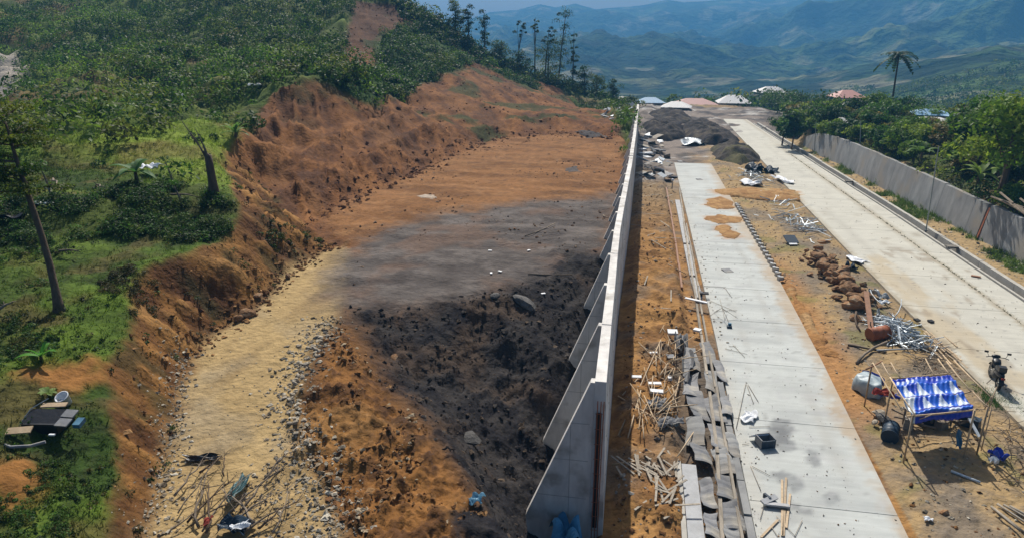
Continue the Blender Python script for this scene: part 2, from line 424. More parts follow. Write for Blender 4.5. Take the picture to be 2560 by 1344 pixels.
Z = {}
Z['dirt'] = WP([(560, 372), (610, 330), (650, 260), (690, 212), (800, 197), (845, 195), (862, 110), (886, 4), (1000, 12), (1060, 62), (1150, 120), (1250, 170), (1400, 222), (1520, 275), (1565, 345), (1550, 500), (1525, 640),
                (1200, 700), (900, 640), (740, 575), (640, 560), (600, 500)])
Z['ledge'] = WP([(700, 185), (850, 200), (870, 175), (1010, 150), (1035, 225), (1010, 250), (930, 262), (870, 235), (800, 210)])
Z['ledge2'] = WP([(945, 100), (1005, 66), (1060, 68), (1150, 125), (1250, 175), (1350, 212), (1350, 228), (1260, 195), (1185, 150), (1110, 185), (1040, 210), (1010, 250), (940, 262), (935, 150)])
Z['smooth'] = WP([(800, 545), (870, 497), (1000, 447), (1180, 367), (1240, 346), (1400, 336), (1560, 345), (1545, 500), (1520, 650), (1230, 690), (840, 730), (900, 620), (850, 590)])
Z['grey'] = WP([(812, 742), (850, 660), (905, 600), (1000, 562), (1150, 527), (1330, 503), (1500, 492), (1560, 500), (1550, 560), (1530, 700), (1500, 800), (1200, 800), (1000, 790), (880, 790)])
Z['pit'] = WP([(860, 765), (1000, 770), (1200, 725), (1500, 680), (1480, 760), (1440, 900), (1400, 1100), (1345, 1344), (1440, 1500), (1340, 1500), (1255, 1330), (1165, 1200), (1075, 1080), (960, 960), (905, 850)])
Z['path'] = WP([(865, 605), (760, 650), (695, 705), (640, 770), (570, 820), (490, 895), (455, 1000), (430, 1100), (400, 1200), (385, 1344), (350, 1600), (900, 1600), (870, 1344), (800, 1200), (740, 1100), (745, 1000), (790, 880), (850, 790), (880, 700)])
Z['bank'] = WP([(600, 395), (560, 415), (585, 480), (618, 535), (565, 592), (455, 640), (370, 680), (345, 720), (340, 790), (312, 870), (262, 930), (280, 1020), (290, 1150), (298, 1344), (300, 1600), (350, 1600), (370, 1344), (390, 1200), (425, 1100), (440, 1000),
                (485, 890), (565, 812), (642, 766), (702, 700), (760, 650), (840, 602), (760, 560), (700, 500), (640, 440)])
Z['spoil'] = WP([(850, 800), (905, 850), (960, 960), (1075, 1080), (1165, 1200), (1255, 1330), (1340, 1500), (900, 1500), (860, 1344), (800, 1200), (745, 1100), (750, 1000), (795, 880)])
Z['bankpatch'] = WP([(-40, 1130), (90, 1150), (110, 1210), (60, 1290), (-40, 1280)])
Z['bankpatch2'] = WP([(60, 930), (130, 905), (240, 900), (270, 960), (200, 975), (100, 965)])
Z['hillroad'] = WP([(-60, 125), (25, 125), (68, 155), (66, 190), (34, 222), (30, 240), (-60, 250), (-60, 200), (10, 180), (0, 160), (-60, 155)])
Z['bare'] = WP([(0, 505), (180, 497), (330, 480), (440, 465), (545, 480), (580, 560), (400, 585), (200, 600), (0, 590)])
Z['fill'] = WP([(618, 535), (565, 592), (455, 640), (370, 680), (345, 720), (340, 790), (312, 870), (265, 930), (280, 1020), (292, 1150), (300, 1344), (305, 1600)])+[(-11, 5), (-0.2, 5), (-0.2, 60)]
Z['cliff'] = WP([(560, 378), (610, 333), (650, 262), (690, 212), (800, 200), (860, 206), (820, 290), (740, 335), (640, 405)])
BERMS = [(WP([(745, 492), (800, 465), (880, 432), (955, 398), (1010, 358), (1100, 325)]), 0.75, 0.8), (WP([(620, 402), (700, 408), (770, 398), (850, 352), (930, 325), (1000, 302)]), 0.7, 0.9),
         (WP([(1080, 345), (1180, 330), (1300, 300), (1420, 300)]), 0.5, 0.9), (WP([(880, 470), (1000, 425), (1100, 385), (1190, 350)]), 0.28, 0.6)]
Z['debris'] = [(-6, 96), (-3, 70), (-0.3, 70), (-0.3, 62), (3, 62), (8, 85), (13, 100), (30, 100), (34, 150), (-12, 150)]

TRACKS = [(-26, 20, 38.0), (-30, 90, 34.0), (-40, 30, 44.0), (-12, 100, 46.0), (-60, 55, 58.0), (-8, 15, 27.0), (-45, 75, 40.0)]
def sdn(x, y, name, nz): return sdf(x, y, Z[name])+nz

def ground_eval(x, y, z0):
    """relief and colour of the ground at plan points; returns z, rgb"""
    r = np.hypot(x, y)
    n1 = fbm(x, y, 0.35, 4, 3); n2 = fbm(x, y, 1.3, 4, 5); n3 = fbm(x, y, 4.5, 3, 9); n4 = fbm(x, y, 11, 2, 19)
    wob = n2*0.45+n1*0.5+n3*0.2
    far = smooth(40, 90, r)
    # ---- masks
    mk = {}
    def mask(name, soft, amp=1.0): mk[name] = smooth(-soft, soft, sdn(x, y, name, wob*amp))
    mask('dirt', 0.35, 0.5); mask('ledge', 0.5, 1.0); mask('ledge2', 0.7, 1.5); mk['ledge'] = np.maximum(mk['ledge'], mk['ledge2']); mask('smooth', 0.6, 0.8); mask('grey', 1.3, 1.3); mask('pit', 0.8, 1.3)
    mask('path', 0.35, 0.45); mask('bank', 0.2, 0.5); mask('spoil', 0.35, 0.8); mask('bankpatch', 0.3, 0.8); mask('bankpatch2', 0.3, 0.9)
    mask('hillroad', 0.8, 1.2); mask('bare', 0.5, 1.5); mask('fill', 0.25, 0.4); mask('debris', 2.0, 4.0)
    left = x < -0.45
    mk['pit'] = np.maximum(mk['pit'], left*smooth(-3.6, -3.0, x+wob)*smooth(31.5, 29.5, y+wob))
    right = ~left
    # ---- relief
    cutz = mk['dirt']*(1-mk['smooth'])*left
    gul = ridged(x*0.35+n1*0.6, y*1.0, 0.9, 4, 21)
    al, ac = x*0.45-y*0.89, x*0.89+y*0.45
    gul2 = ridged(al*0.22+n1*0.4, ac*1.1+n1*0.8, 0.55, 5, 33)
    dz = np.zeros_like(x)
    edge = sdf(x, y, Z['bank'])
    bm = smooth(0, 0.9, edge)*mk['bank']
    gulb = ridged(edge*0.45+n1*0.35, (y*0.8-x*0.75)*1.0, 0.85, 4, 23)
    dz += bm*left*((gulb-0.5)*0.85+n2*0.12+n3*0.13+n4*0.05+0.15*(ridged(x, y, 2.0, 3, 27)-0.4))
    step_ = np.abs(((z0+n1*0.8+n2*0.3)*1.1)%1.0-0.5)*2
    cliff = smooth(-1.5, 1.5, sdf(x, y, Z['cliff'])+n1)
    dz += cutz*((gul2-0.45)*(0.45+0.95*cliff)+n2*0.10+n3*0.08+n1*0.30+(step_-0.5)*0.16*(1-cliff)+0.05*n4)*smooth(0.0, 2.0, sdf(x, y, Z['dirt'])+0.4)
    for bl, bh, bw in BERMS:
        dmin = np.full(x.shape, 1e9)
        for (ax, ay), (bx, by) in zip(bl, bl[1:]):
            ex, ey = bx-ax, by-ay; t = np.clip(((x-ax)*ex+(y-ay)*ey)/(ex*ex+ey*ey), 0, 1)
            dmin = np.minimum(dmin, np.hypot(x-ax-ex*t, y-ay-ey*t))
        dz += left*bh*np.exp(-((dmin+n2*0.35)/bw)**2)*(0.7+0.5*n3+0.3*n2)
    dz += mk['smooth']*left*(n1*0.05+0.02*n2+0.015*n3+0.035*np.sin((x*0.25+y*0.9+n1*2)*2.2))
    lump = ridged(x, y, 0.8, 4, 41)
    dz += mk['pit']*left*((lump-0.45)*0.40+n1*0.15+n2*0.10+n3*0.12+n4*0.06)
    dz += mk['spoil']*left*((ridged(x, y, 1.1, 4, 51)-0.4)*0.34+n3*0.15+n4*0.06)*(1-mk['pit'])
    dz += mk['path']*left*(n2*0.03+n3*0.012)
    grass = left*(1-np.clip(mk['fill']+mk['dirt']+mk['bank']+mk['path']+mk['pit']+mk['spoil'], 0, 1))
    dz += grass*(n1*0.25+n2*0.12+0.05*n3+smooth(32, 60, r)*(n1*1.2+fbm(x, y, 0.12, 3, 71)*1.6))
    strip = (x > -0.45) & (x < 3.6)
    lim = np.where(y < 29, 1.55, 2.3)+0*x
    hm = smooth(-0.35, 0.4, x)*smooth(lim+0.5, lim, x)
    dz += strip*hm*(0.36+0.10*np.sin(y*3.1+n1*5+x)+0.22*ridged(x, y, 0.55, 4, 61)+n3*0.07+n4*0.03-0.1)
    rk_ = np.interp(y, [8, 36, 56, 75, 110, 150], [19.2, 19.15, 19.1, 18.75, 18.2, 17.6])
    dz -= 0.6*smooth(rk_-0.15, rk_+0.1, x)*smooth(rk_+0.85, rk_+0.65, x)*(y < 118)
    med = (x > 7.7) & (x < 13.2)
    dz += med*smooth(7.7, 8.4, x)*smooth(13.2, 12.7, x)*(0.10+n2*0.06+n3*0.04)
    dz += (x >= 19.9)*(x < 200)*(n2*0.05+n3*0.03+n1*0.05)*smooth(19.9, 20.4, x)
    out = (y > 104) | (x > 24)
    dz += right*out*(n1*0.4+n2*0.15)
    dz *= smooth(280, 200, r)*0.9+0.1
    z = z0+dz
    # ---- colour
    def mix(c, col, k):
        return c*(1-k[:, None])+np.asarray(col)*k[:, None]
    one = np.ones_like(x)
    g1 = smooth(-0.5, 0.6, n1+0.5*n2); g2 = smooth(-0.2, 0.5, n3+n2*0.5)
    c = mix(np.tile((0.035, 0.065, 0.012), (len(x), 1)), (0.105, 0.165, 0.020), g1)
    c = mix(c, (0.11, 0.085, 0.03), smooth(0.0, 0.45, fbm(x, y, 0.8, 4, 77))*0.75)
    c = mix(c, (0.20, 0.27, 0.035), smooth(-0.25, 0.3, fbm(x, y, 0.12, 3, 79))*0.85*smooth(24, 33, r)*smooth(60, 48, r))
    c = mix(c, (0.035, 0.035, 0.018), g2*0.5*(1-g1))
    c = mix(c, (0.115, 0.155, 0.03), smooth(50, 66, r)*0.65*left)
    c = mix(c, (0.045, 0.06, 0.018), smooth(50, 66, r)*smooth(0.0, 0.4, fbm(x, y, 0.3, 3, 83))*0.8*left)
    c = mix(c, (0.16, 0.10, 0.045), smooth(0.15, 0.4, fbm(x, y, 0.16, 4, 81))*smooth(33, 45, r)*0.7*left)
    c = mix(c, (0.045, 0.05, 0.018), mk['bare']*0.6)
    # cut soil
    k = mk['fill']*left; c = mix(c, (0.13, 0.066, 0.028), k)
    cut = mix(np.tile((0.20, 0.084, 0.027), (len(x), 1)), (0.105, 0.042, 0.015), smooth(-0.3, 0.5, n2+n1*0.7))
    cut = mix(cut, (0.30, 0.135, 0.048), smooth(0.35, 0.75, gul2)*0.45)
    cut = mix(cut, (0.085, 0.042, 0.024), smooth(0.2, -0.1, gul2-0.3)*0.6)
    cut = mix(cut, (0.075, 0.035, 0.02), smooth(0.3, 0.7, n3+0.5*fbm(x, y, 0.2, 3, 88))*0.5)
    cut = mix(cut, (0.07, 0.035, 0.02), smooth(0.55, 0.85, ridged(al*0.15+n1*0.5, ac*0.9, 0.9, 3, 35))*0.55)
    cut = mix(cut, (0.28, 0.13, 0.045), smooth(0.1, 0.5, fbm(al*0.4, ac, 0.5, 4, 36))*0.4)
    cut = mix(cut, (0.06, 0.03, 0.018), smooth(82, 92, y)*smooth(-26, -34, x)*0.7)
    cut = mix(cut, (0.035, 0.05, 0.014), smooth(0.18, 0.4, fbm(x, y, 0.22, 4, 89))*smooth(50, 70, r)*0.8)
    c = c*(1-(mk['dirt']*left)[:, None])+cut*(mk['dirt']*left)[:, None]
    sm = mix(np.tile((0.258, 0.124, 0.048), (len(x), 1)), (0.165, 0.076, 0.028), smooth(-0.4, 0.5, fbm(x*0.5, y*1.5, 0.5, 5, 91)))
    sm = mix(sm, (0.32, 0.17, 0.075), smooth(0.1, 0.5, fbm(x, y, 1.4, 4, 93))*0.5)
    sm = mix(sm, (0.10, 0.055, 0.03), smooth(0.25, 0.5, fbm(x*0.7, y*1.6, 2.2, 4, 94))*0.5)
    trk = np.zeros_like(x)
    for cx, cy, rad_ in TRACKS:
        dd_ = np.hypot(x-cx, y-cy)
        for q in (-0.95, 0.95): trk = np.maximum(trk, np.exp(-((dd_-rad_-q+n1*0.15)/0.22)**2))
    trk *= 0.55+0.45*np.sin(np.hypot(x, y)*0+(x*1.3+y*1.1)*7)
    sm = mix(sm, (0.12, 0.064, 0.034), trk*0.55)
    k = mk['smooth']*left*mk['dirt']; c = c*(1-k[:, None])+sm*k[:, None]
    c = mix(c, (0.035, 0.075, 0.012), mk['ledge']*left)
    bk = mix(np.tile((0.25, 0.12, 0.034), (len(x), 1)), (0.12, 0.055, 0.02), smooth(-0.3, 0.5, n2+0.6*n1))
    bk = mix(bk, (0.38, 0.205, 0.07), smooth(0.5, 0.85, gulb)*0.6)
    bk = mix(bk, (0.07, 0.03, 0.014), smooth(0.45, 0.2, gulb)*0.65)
    bk = mix(bk, (0.045, 0.04, 0.016), smooth(0.15, 0.5, fbm(x, y, 0.9, 4, 101))*0.75)
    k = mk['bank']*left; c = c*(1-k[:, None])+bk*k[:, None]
    k = np.clip(mk['bankpatch']+mk['bankpatch2'], 0, 1)*left; c = mix(c, (0.26, 0.12, 0.035), k)
    pt = mix(np.tile((0.40, 0.285, 0.135), (len(x), 1)), (0.30, 0.21, 0.10), smooth(-0.4, 0.5, fbm(x*1.6, y*0.4, 0.9, 5, 111)))
    pt = mix(pt, (0.27, 0.23, 0.165), smooth(0.1, 0.6, fbm(x, y, 0.5, 3, 113))*0.5)
    k = mk['path']*left; c = c*(1-k[:, None])+pt*k[:, None]
    sp = mix(np.tile((0.225, 0.105, 0.032), (len(x), 1)), (0.10, 0.048, 0.02), smooth(-0.2, 0.5, n3+0.8*n2))
    sp = mix(sp, (0.30, 0.16, 0.055), smooth(0.1, 0.6, n1)*0.6)
    k = mk['spoil']*left*(1-mk['path']*0.7); c = c*(1-k[:, None])+sp*k[:, None]
    gr = mix(np.tile((0.150, 0.130, 0.118), (len(x), 1)), (0.085, 0.073, 0.067), smooth(-0.4, 0.4, fbm(x*0.6, y*1.4, 0.9, 5, 121)))
    gr = mix(gr, (0.05, 0.042, 0.040), smooth(0.1, 0.45, fbm(x*0.6, y*1.3, 1.8, 5, 122))*0.6)
    gr = mix(gr, (0.065, 0.052, 0.045), trk*0.35)
    gr = mix(gr, (0.16, 0.10, 0.07), smooth(0.1, 0.5, fbm(x, y, 0.4, 4, 123))*0.6)
    k = mk['grey']*left; c = c*(1-k[:, None])+gr*k[:, None]
    pi = mix(np.tile((0.038, 0.034, 0.033), (len(x), 1)), (0.017, 0.016, 0.019), smooth(-0.3, 0.4, n2))
    pi = mix(pi, (0.070, 0.048, 0.034), smooth(0.1, 0.55, fbm(x, y, 0.55, 4, 131))*0.8)
    k = mk['pit']*left; c = c*(1-k[:, None])+pi*k[:, None]
    c = mix(c, (0.36, 0.32, 0.27), mk['hillroad']*left)
    # right of the wall
    rc = mix(np.tile((0.36, 0.195, 0.07), (len(x), 1)), (0.21, 0.108, 0.042), smooth(-0.3, 0.5, n2+n3*0.6))
    rc = mix(rc, (0.27, 0.2, 0.12), smooth(40, 60, y)*0.8+0*x)
    rc = mix(rc, (0.17, 0.14, 0.11), smooth(0.1, 0.5, fbm(x, y, 0.5, 3, 141))*0.7)
    mc = mix(np.tile((0.36, 0.25, 0.125), (len(x), 1)), (0.22, 0.175, 0.125), smooth(-0.2, 0.4, fbm(x, y, 0.45, 4, 151)))
    mc = mix(mc, (0.15, 0.13, 0.11), smooth(0.0, 0.5, n3+0.4*n2)*0.45)
    mc = mix(mc, (0.38, 0.19, 0.07), smooth(9.6, 8.2, x)*smooth(20, 24, y)*smooth(45, 36, y)*0.85)
    mc = mix(mc, (0.17, 0.17, 0.05), smooth(0.25, 0.5, fbm(x, y, 0.7, 3, 161))*0.5)
    k = smooth(1.7, 2.0, x)*smooth(3.9, 3.5, x)*smooth(30, 25, y); rc = rc*(1-0.8*k[:, None])+0.8*k[:, None]*np.array((0.10, 0.09, 0.078))
    k = med.astype(float); rc = rc*(1-k[:, None])+mc*k[:, None]
    vc = mix(np.tile((0.35, 0.25, 0.13), (len(x), 1)), (0.075, 0.11, 0.025), smooth(-0.1, 0.4, fbm(x, y, 0.45, 4, 171)+0.25*smooth(21, 22, x)))
    vc = mix(vc, (0.35, 0.33, 0.29), smooth(0.35, 0.6, n3)*0.5)
    k = (x > 19.5).astype(float)*(y < 104); rc = rc*(1-k[:, None])+vc*k[:, None]
    tc = mix(np.tile((0.06, 0.075, 0.022), (len(x), 1)), (0.13, 0.095, 0.05), smooth(-0.1, 0.4, fbm(x, y, 0.35, 4, 181)))
    k = smooth(23.0, 23.4, x); rc = rc*(1-k[:, None])+tc*k[:, None]
    db = mix(np.tile((0.24, 0.2, 0.17), (len(x), 1)), (0.09, 0.08, 0.075), smooth(-0.2, 0.4, fbm(x, y, 0.35, 4, 191)))
    db = mix(db, (0.5, 0.48, 0.45), smooth(0.25, 0.5, fbm(x, y*2, 0.3, 4, 193))*0.8)
    k = mk['debris']; rc = rc*(1-k[:, None])+db*k[:, None]
    rc = mix(rc, (0.035, 0.06, 0.02), smooth(150, 185, y)+0*x)
    k = right.astype(float); c = c*(1-k[:, None])+rc*k[:, None]
    c = mix(c, (0.035, 0.055, 0.02), smooth(140, 165, y)*(x < 0))
    return z, np.clip(c, 0, 1), mk

NR, NT = 660, 860
rr = 4.0*np.exp(np.linspace(0, math.log(300/4.0), NR))
tt = np.radians(np.linspace(-80, 66, NT))
R_, T_ = np.meshgrid(rr, tt, indexing='ij')
GX, GY = (R_*np.sin(T_)).ravel(), (R_*np.cos(T_)).ravel()
rc_ = bvh.ray_cast; dn = Vector((0, 0, -1))
z0 = np.empty(GX.size)
for i in range(GX.size):
    h = rc_(Vector((GX[i], GY[i], 500)), dn)[0]
    z0[i] = h[2] if h is not None else -10
z2 = z0.reshape(NR, NT)
for _ in range(3):                             # soften the triangulation
    zz = z2.copy()
    zz[1:-1] = (z2[:-2]+2*z2[1:-1]+z2[2:])/4
    z3 = zz.copy(); z3[:, 1:-1] = (zz[:, :-2]+2*zz[:, 1:-1]+zz[:, 2:])/4
    keep = (np.abs(GX.reshape(NR, NT)+0.6) < 0.4)
    z2 = np.where(keep, z2, z3)
gz, gc, gmk = ground_eval(GX, GY, z2.ravel())
ground = link('ground', np_mesh('ground', np.stack([GX, GY, gz], -1), grid_faces(NR, NT), M['ground'], gc, True))
tag(ground, kind='structure')
gz2 = gz.reshape(NR, NT)
def ghs(x, y):                                 # final ground height (vectorised)
    x = np.asarray(x, float); y = np.asarray(y, float)
    r = np.maximum(np.hypot(x, y), 4.01)
    i = np.clip(np.log(r/4.0)/math.log(300/4.0)*(NR-1), 0, NR-1.001)
    j = np.clip((np.arctan2(x, y)-tt[0])/(tt[-1]-tt[0])*(NT-1), 0, NT-1.001)
    a, b = i.astype(int), j.astype(int); fi, fj = i-a, j-b
    return ((gz2[a, b]*(1-fj)+gz2[a, b+1]*fj)*(1-fi)+(gz2[a+1, b]*(1-fj)+gz2[a+1, b+1]*fj)*fi)
def gh(x, y): return float(ghs(np.array([x]), np.array([y]))[0])
def on(px, py, dz=0.0):                        # a spot seen at a pixel, set on the final ground
    p = GT(px, py)
    return Vector((p.x, p.y, gh(p.x, p.y)+dz))

# ------------------------------------------------------------------ far hills
NA, NH = 760, 260
az = np.radians(np.linspace(-62, 72, NA)); hr = 270*np.exp(np.linspace(0, math.log(2500/270), NH))
A_, H_ = np.meshgrid(az, hr, indexing='ij')
def pix_x(a):                                  # picture column of an azimuth at the horizon
    d = np.stack([np.sin(a), np.cos(a), np.zeros_like(a)], -1)
    return PW/2+F_PX*(d@RGT)/(d@FWD)
def elev(py): return np.arctan((PH/2-py)/F_PX)-PITCH
colx = pix_x(np.clip(az, -0.9, 0.95))
skyl = np.interp(colx, [0, 900, 1150, 1225, 1290, 1350, 1386, 1436, 1486, 1529, 1600, 1661, 1700, 1780, 1840, 1900, 1960, 2060, 2200, 2400, 2560, 3000],
                 [40, 45, 58, 30, 26, 11, 18, 9, 24, 21, 15, 3, 9, 5, 1, 6, -4, -22, -40, -62, -85, -120])
prof_r = np.log([270, 400, 620, 950, 1450, 2150, 2600])
Hx, Hy = H_*np.sin(A_), H_*np.cos(A_)
side = smooth(1900, 2560, colx)
hz = np.empty_like(H_)
for i in range(NA):
    s = side[i]
    pys = np.array([262, 240-70*s, 190-60*s, 135-45*s, 80-50*s, 0, 0], float)
    pys[4] = pys[4]*(1-s)+(skyl[i]+6)*s
    e = elev(pys); e[5] = elev(skyl[i]*(1-s)+60*s); e[6] = elev(skyl[i]+60)
    zz = 12+np.exp(prof_r)*np.tan(e)
    hz[i] = np.interp(np.log(hr), prof_r, zz)
nz = ridged(Hx+40*fbm(Hx, Hy, 0.0033, 3, 5), Hy, 0.0027, 6, 201)-0.45
nzs = fbm(Hx, Hy, 0.018, 4, 203)
amp = np.interp(np.log(H_), prof_r, [6, 12, 28, 58, 85, 38, 25])
fade_ = 1-np.exp(-((np.log(H_)-np.log(2150))/0.2)**2)
hz = hz+(nz*amp*1.2-amp*0.06)*fade_+nzs*amp*0.24*(0.2+0.8*fade_)+fbm(Hx, Hy, 0.06, 3, 205)*amp*0.05*fade_
cfa = fbm(Hx, Hy, 0.0065, 5, 211)
cf = np.tile((0.020, 0.045, 0.016), (Hx.size, 1))
def mixc(c, col, k): return c*(1-k[:, None])+np.asarray(col)*k[:, None]
cf = mixc(cf, (0.07, 0.11, 0.03), smooth(0.05, 0.45, cfa).ravel()*0.8)
cf = mixc(cf, (0.20, 0.19, 0.09), smooth(0.25, 0.5, fbm(Hx, Hy, 0.016, 4, 213)).ravel()*0.5)
cf = mixc(cf, (0.008, 0.02, 0.009), smooth(-0.05, 0.3, fbm(Hx, Hy, 0.035, 4, 215)).ravel()*0.85)
cf = mixc(cf, (0.22, 0.20, 0.13), smooth(0.30, 0.42, fbm(Hx, Hy, 0.022, 4, 217)).ravel()*0.6)
M['forest'] = material('forest_hillside', (1.3, 1.3, 1.3), (0.4, 0.42, 0.45), 0.06, 0.95, 1.0, 0.08, attr=True, spec=0.05, bdist=10, detail=10)
hills = link('hills', np_mesh('hills', np.stack([Hx.ravel(), Hy.ravel(), hz.ravel()], -1), grid_faces(NA, NH, True), M['forest'], cf, True))
tag(hills, kind='structure')

# haze in the valley air
hzb = MB().box((0, 1030, (float(hz.max())+9-31)/2), (5400, 3060, float(hz.max())+9+31)).build('haze', None)
tag(hzb, kind='stuff')
hm_ = bpy.data.materials.new('valley_haze'); hm_.use_nodes = True
nn, ll = hm_.node_tree.nodes, hm_.node_tree.links
nn.remove(nn['Principled BSDF'])
pv = nn.new('ShaderNodeVolumePrincipled')
pv.inputs['Color'].default_value = (0.16, 0.52, 1.0, 1)
pv.inputs['Density'].default_value = 0.00055
pv.inputs['Anisotropy'].default_value = 0.0
ll.new(pv.outputs[0], nn['Material Output'].inputs['Volume'])
hzb.data.materials.append(hm_)
# ------------------------------------------------------------------ concrete slabs
def dist_paint(x, y, poly, soft, amp, seed):
    return smooth(-soft, soft, sdf(x, y, poly)+fbm(x, y, 2.2, 3, seed)*amp)
def PX(l): return [tuple(P(a, b).xy) for a, b in l]
STAINS = [PX(l) for l in (
    [(1940, 1045), (1975, 1050), (1990, 1075), (1975, 1095), (1995, 1120), (1960, 1130), (1925, 1112), (1905, 1082), (1925, 1065)],
    [(1925, 1178), (1960, 1172), (2000, 1190), (2020, 1212), (1985, 1225), (1935, 1198)],
    [(2020, 1120), (2045, 1135), (2042, 1165), (2022, 1150)],
    [(2050, 1235), (2085, 1228), (2108, 1250), (2088, 1272), (2058, 1260)],
    [(1975, 1255), (2020, 1270), (2040, 1290), (1995, 1280)])]
SANDS = [PX(l) for l in (
    [(1764, 498), (1800, 492), (1832, 505), (1830, 522), (1790, 525), (1765, 512)],
    [(1762, 540), (1800, 538), (1858, 545), (1856, 557), (1800, 560), (1766, 550)],
    [(1785, 565), (1812, 563), (1852, 585), (1840, 598), (1800, 592)],
    [(1775, 476), (1880, 470), (1995, 478), (2000, 500), (1900, 500), (1850, 490), (1790, 487)])]
MUD = [PX(l) for l in (
    [(2190, 640), (2300, 720), (2420, 830), (2560, 960), (2560, 1040), (2420, 920), (2290, 810), (2170, 690)],
    [(2240, 770), (2330, 850), (2450, 960), (2550, 1060), (2500, 1030), (2380, 930), (2260, 830)])]
def slab_col(x, y):
    n1 = fbm(x, y, 0.5, 4, 301); n2 = fbm(x*0.4, y*3.0, 1.2, 4, 303); n3 = fbm(x, y, 5, 3, 305)
    def mix(c, col, k): return c*(1-k[:, None])+np.asarray(col)*k[:, None]
    mid = x < 10
    c = np.where(mid[:, None], (0.47, 0.49, 0.47), (0.50, 0.485, 0.42))
    c = c*(1+0.07*n1+0.10*n2+0.05*n3)[:, None]
    for i, p in enumerate(STAINS):
        c = mix(c, (0.165, 0.172, 0.178), dist_paint(x, y, p, 0.06, 0.16, 310+i)*(0.95 if i == 0 else 0.75)*(0.7+0.3*smooth(-0.3, 0.3, n3)))
    dirty = smooth(0.0, 0.45, fbm(x, y, 0.9, 4, 320))*smooth(24, 12, y)*smooth(6.4, 4.5, x)
    c = mix(c, (0.26, 0.26, 0.25), dirty*0.6*mid)
    c = mix(c, (0.47, 0.43, 0.36), smooth(0.55, 0.0, np.minimum(np.abs(x-3.75), 9))*0.35*mid)
    for i, p in enumerate(SANDS):
        c = mix(c, (0.42, 0.235, 0.10), dist_paint(x, y, p, 0.15, 0.5, 330+i)*0.9)
    for i, p in enumerate(MUD):
        c = mix(c, (0.43, 0.335, 0.20), smooth(-0.6, 0.9, sdf(x, y, p)+fbm(x*1.5, y*0.5, 1.0, 4, 340+i)*1.6)*0.6)
    edge_ = np.minimum(np.abs(x-13.1), np.abs(x-17.6))
    c = mix(c, (0.30, 0.24, 0.15), smooth(0.35, 0.0, edge_+0.2*n3)*(~mid)*0.6)
    wheel = np.exp(-((x-4.9+n1*0.2)/0.22)**2)+np.exp(-((x-6.5+n1*0.2)/0.22)**2)+np.exp(-((x-14.4+n1*0.3)/0.25)**2)+np.exp(-((x-16.0+n1*0.3)/0.25)**2)
    c = mix(c, (0.33, 0.31, 0.27), wheel*smooth(-0.3, 0.4, fbm(x*2, y*0.5, 0.8, 4, 353))*0.35)
    c = mix(c, (0.33, 0.345, 0.34), smooth(0.05, 0.4, fbm(x*0.5, y*1.8, 1.0, 5, 355))*mid*0.45)
    cr_ = np.abs(fbm(x, y, 0.5, 4, 356))
    c = mix(c, (0.2, 0.2, 0.19), smooth(0.012, 0.0, cr_)*0.5)
    c = mix(c, (0.40, 0.27, 0.14), smooth(0.5, -0.1, (7.5-x)+0.5*n1+0.3*n3)*mid*0.55)
    mark = smooth(0.32, 0.5, fbm(x*1.6, y*0.6, 0.9, 4, 350))*(~mid)*smooth(70, 40, y)
    c = mix(c, (0.26, 0.21, 0.15), mark*0.55)
    c = mix(c, (0.42, 0.42, 0.42), smooth(0.38, 0.5, fbm(x, y, 2.5, 3, 352))*mid*0.35)
    return np.clip(c, 0, 1)
def make_slab(name, fx0, fx1, y0, y1, parent, top=0.0, thick=0.26, st=0.14, gap=0.014):
    st = st if y0 < 40 else 0.45
    y0 += gap; y1 -= gap
    nx = max(2, int((fx1(y0)-fx0(y0))/st)); ny = max(2, int((y1-y0)/st))
    ys = np.linspace(y0, y1, ny+1); us = np.linspace(0, 1, nx+1)
    a = np.array([fx0(v) for v in ys])[:, None]+gap; b = np.array([fx1(v) for v in ys])[:, None]-gap
    X = a+(b-a)*us[None, :]; Y = np.repeat(ys[:, None], nx+1, 1); Zz = np.full(X.shape, top)+fbm(X, Y, 0.25, 2, 390)*0.008
    X = np.pad(X, 1, 'edge'); Y = np.pad(Y, 1, 'edge'); Zz = np.pad(Zz, 1, 'constant', constant_values=top-thick)
    V = np.stack([X.ravel(), Y.ravel(), Zz.ravel()], -1)
    return link(name, np_mesh(name, V, grid_faces(Y.shape[0], Y.shape[1], False), M['slab'], slab_col(X.ravel(), Y.ravel())), parent)
def ip(ys, xs): return lambda y: float(np.interp(y, ys, xs))
ML = ip([8, 15, 28, 50, 72, 110], [3.48, 3.54, 3.74, 3.85, 3.9, 3.9]); MR = ip([8, 16, 27, 37, 73, 110], [7.3, 7.4, 7.75, 7.9, 7.8, 7.7])
RL = ip([8, 28, 43, 74, 110, 150], [13.05, 13.05, 13.05, 13.4, 13.9, 14.3]); RJ = ip([8, 32, 52, 74, 110, 150], [17.5, 17.6, 17.65, 17.5, 17.2, 16.9])
RK = ip([8, 36, 56, 75, 110, 150], [19.2, 19.15, 19.1, 18.75, 18.2, 17.6])
mid_road = tag(empty('middle_carriageway'), kind='structure')
y = 8.0
while y < 74:
    make_slab('slab', ML, MR, y, y+4.5, mid_road); y += 4.5
right_road = tag(empty('right_carriageway'), kind='structure')
y = 14.0
while y < 122:
    make_slab('slab', RL, RJ, y, y+5.0, right_road)
    make_slab('shoulder_slab', RJ, RK, y, y+5.0, right_road, top=-0.012); y += 5.0
sx = RJ(20)+rng.normal(size=420)*0.03; sy = 24+60*rng.random(420); sx = np.array([RJ(v) for v in sy])+rng.normal(size=420)*0.03
WEEDS = (sx, sy)
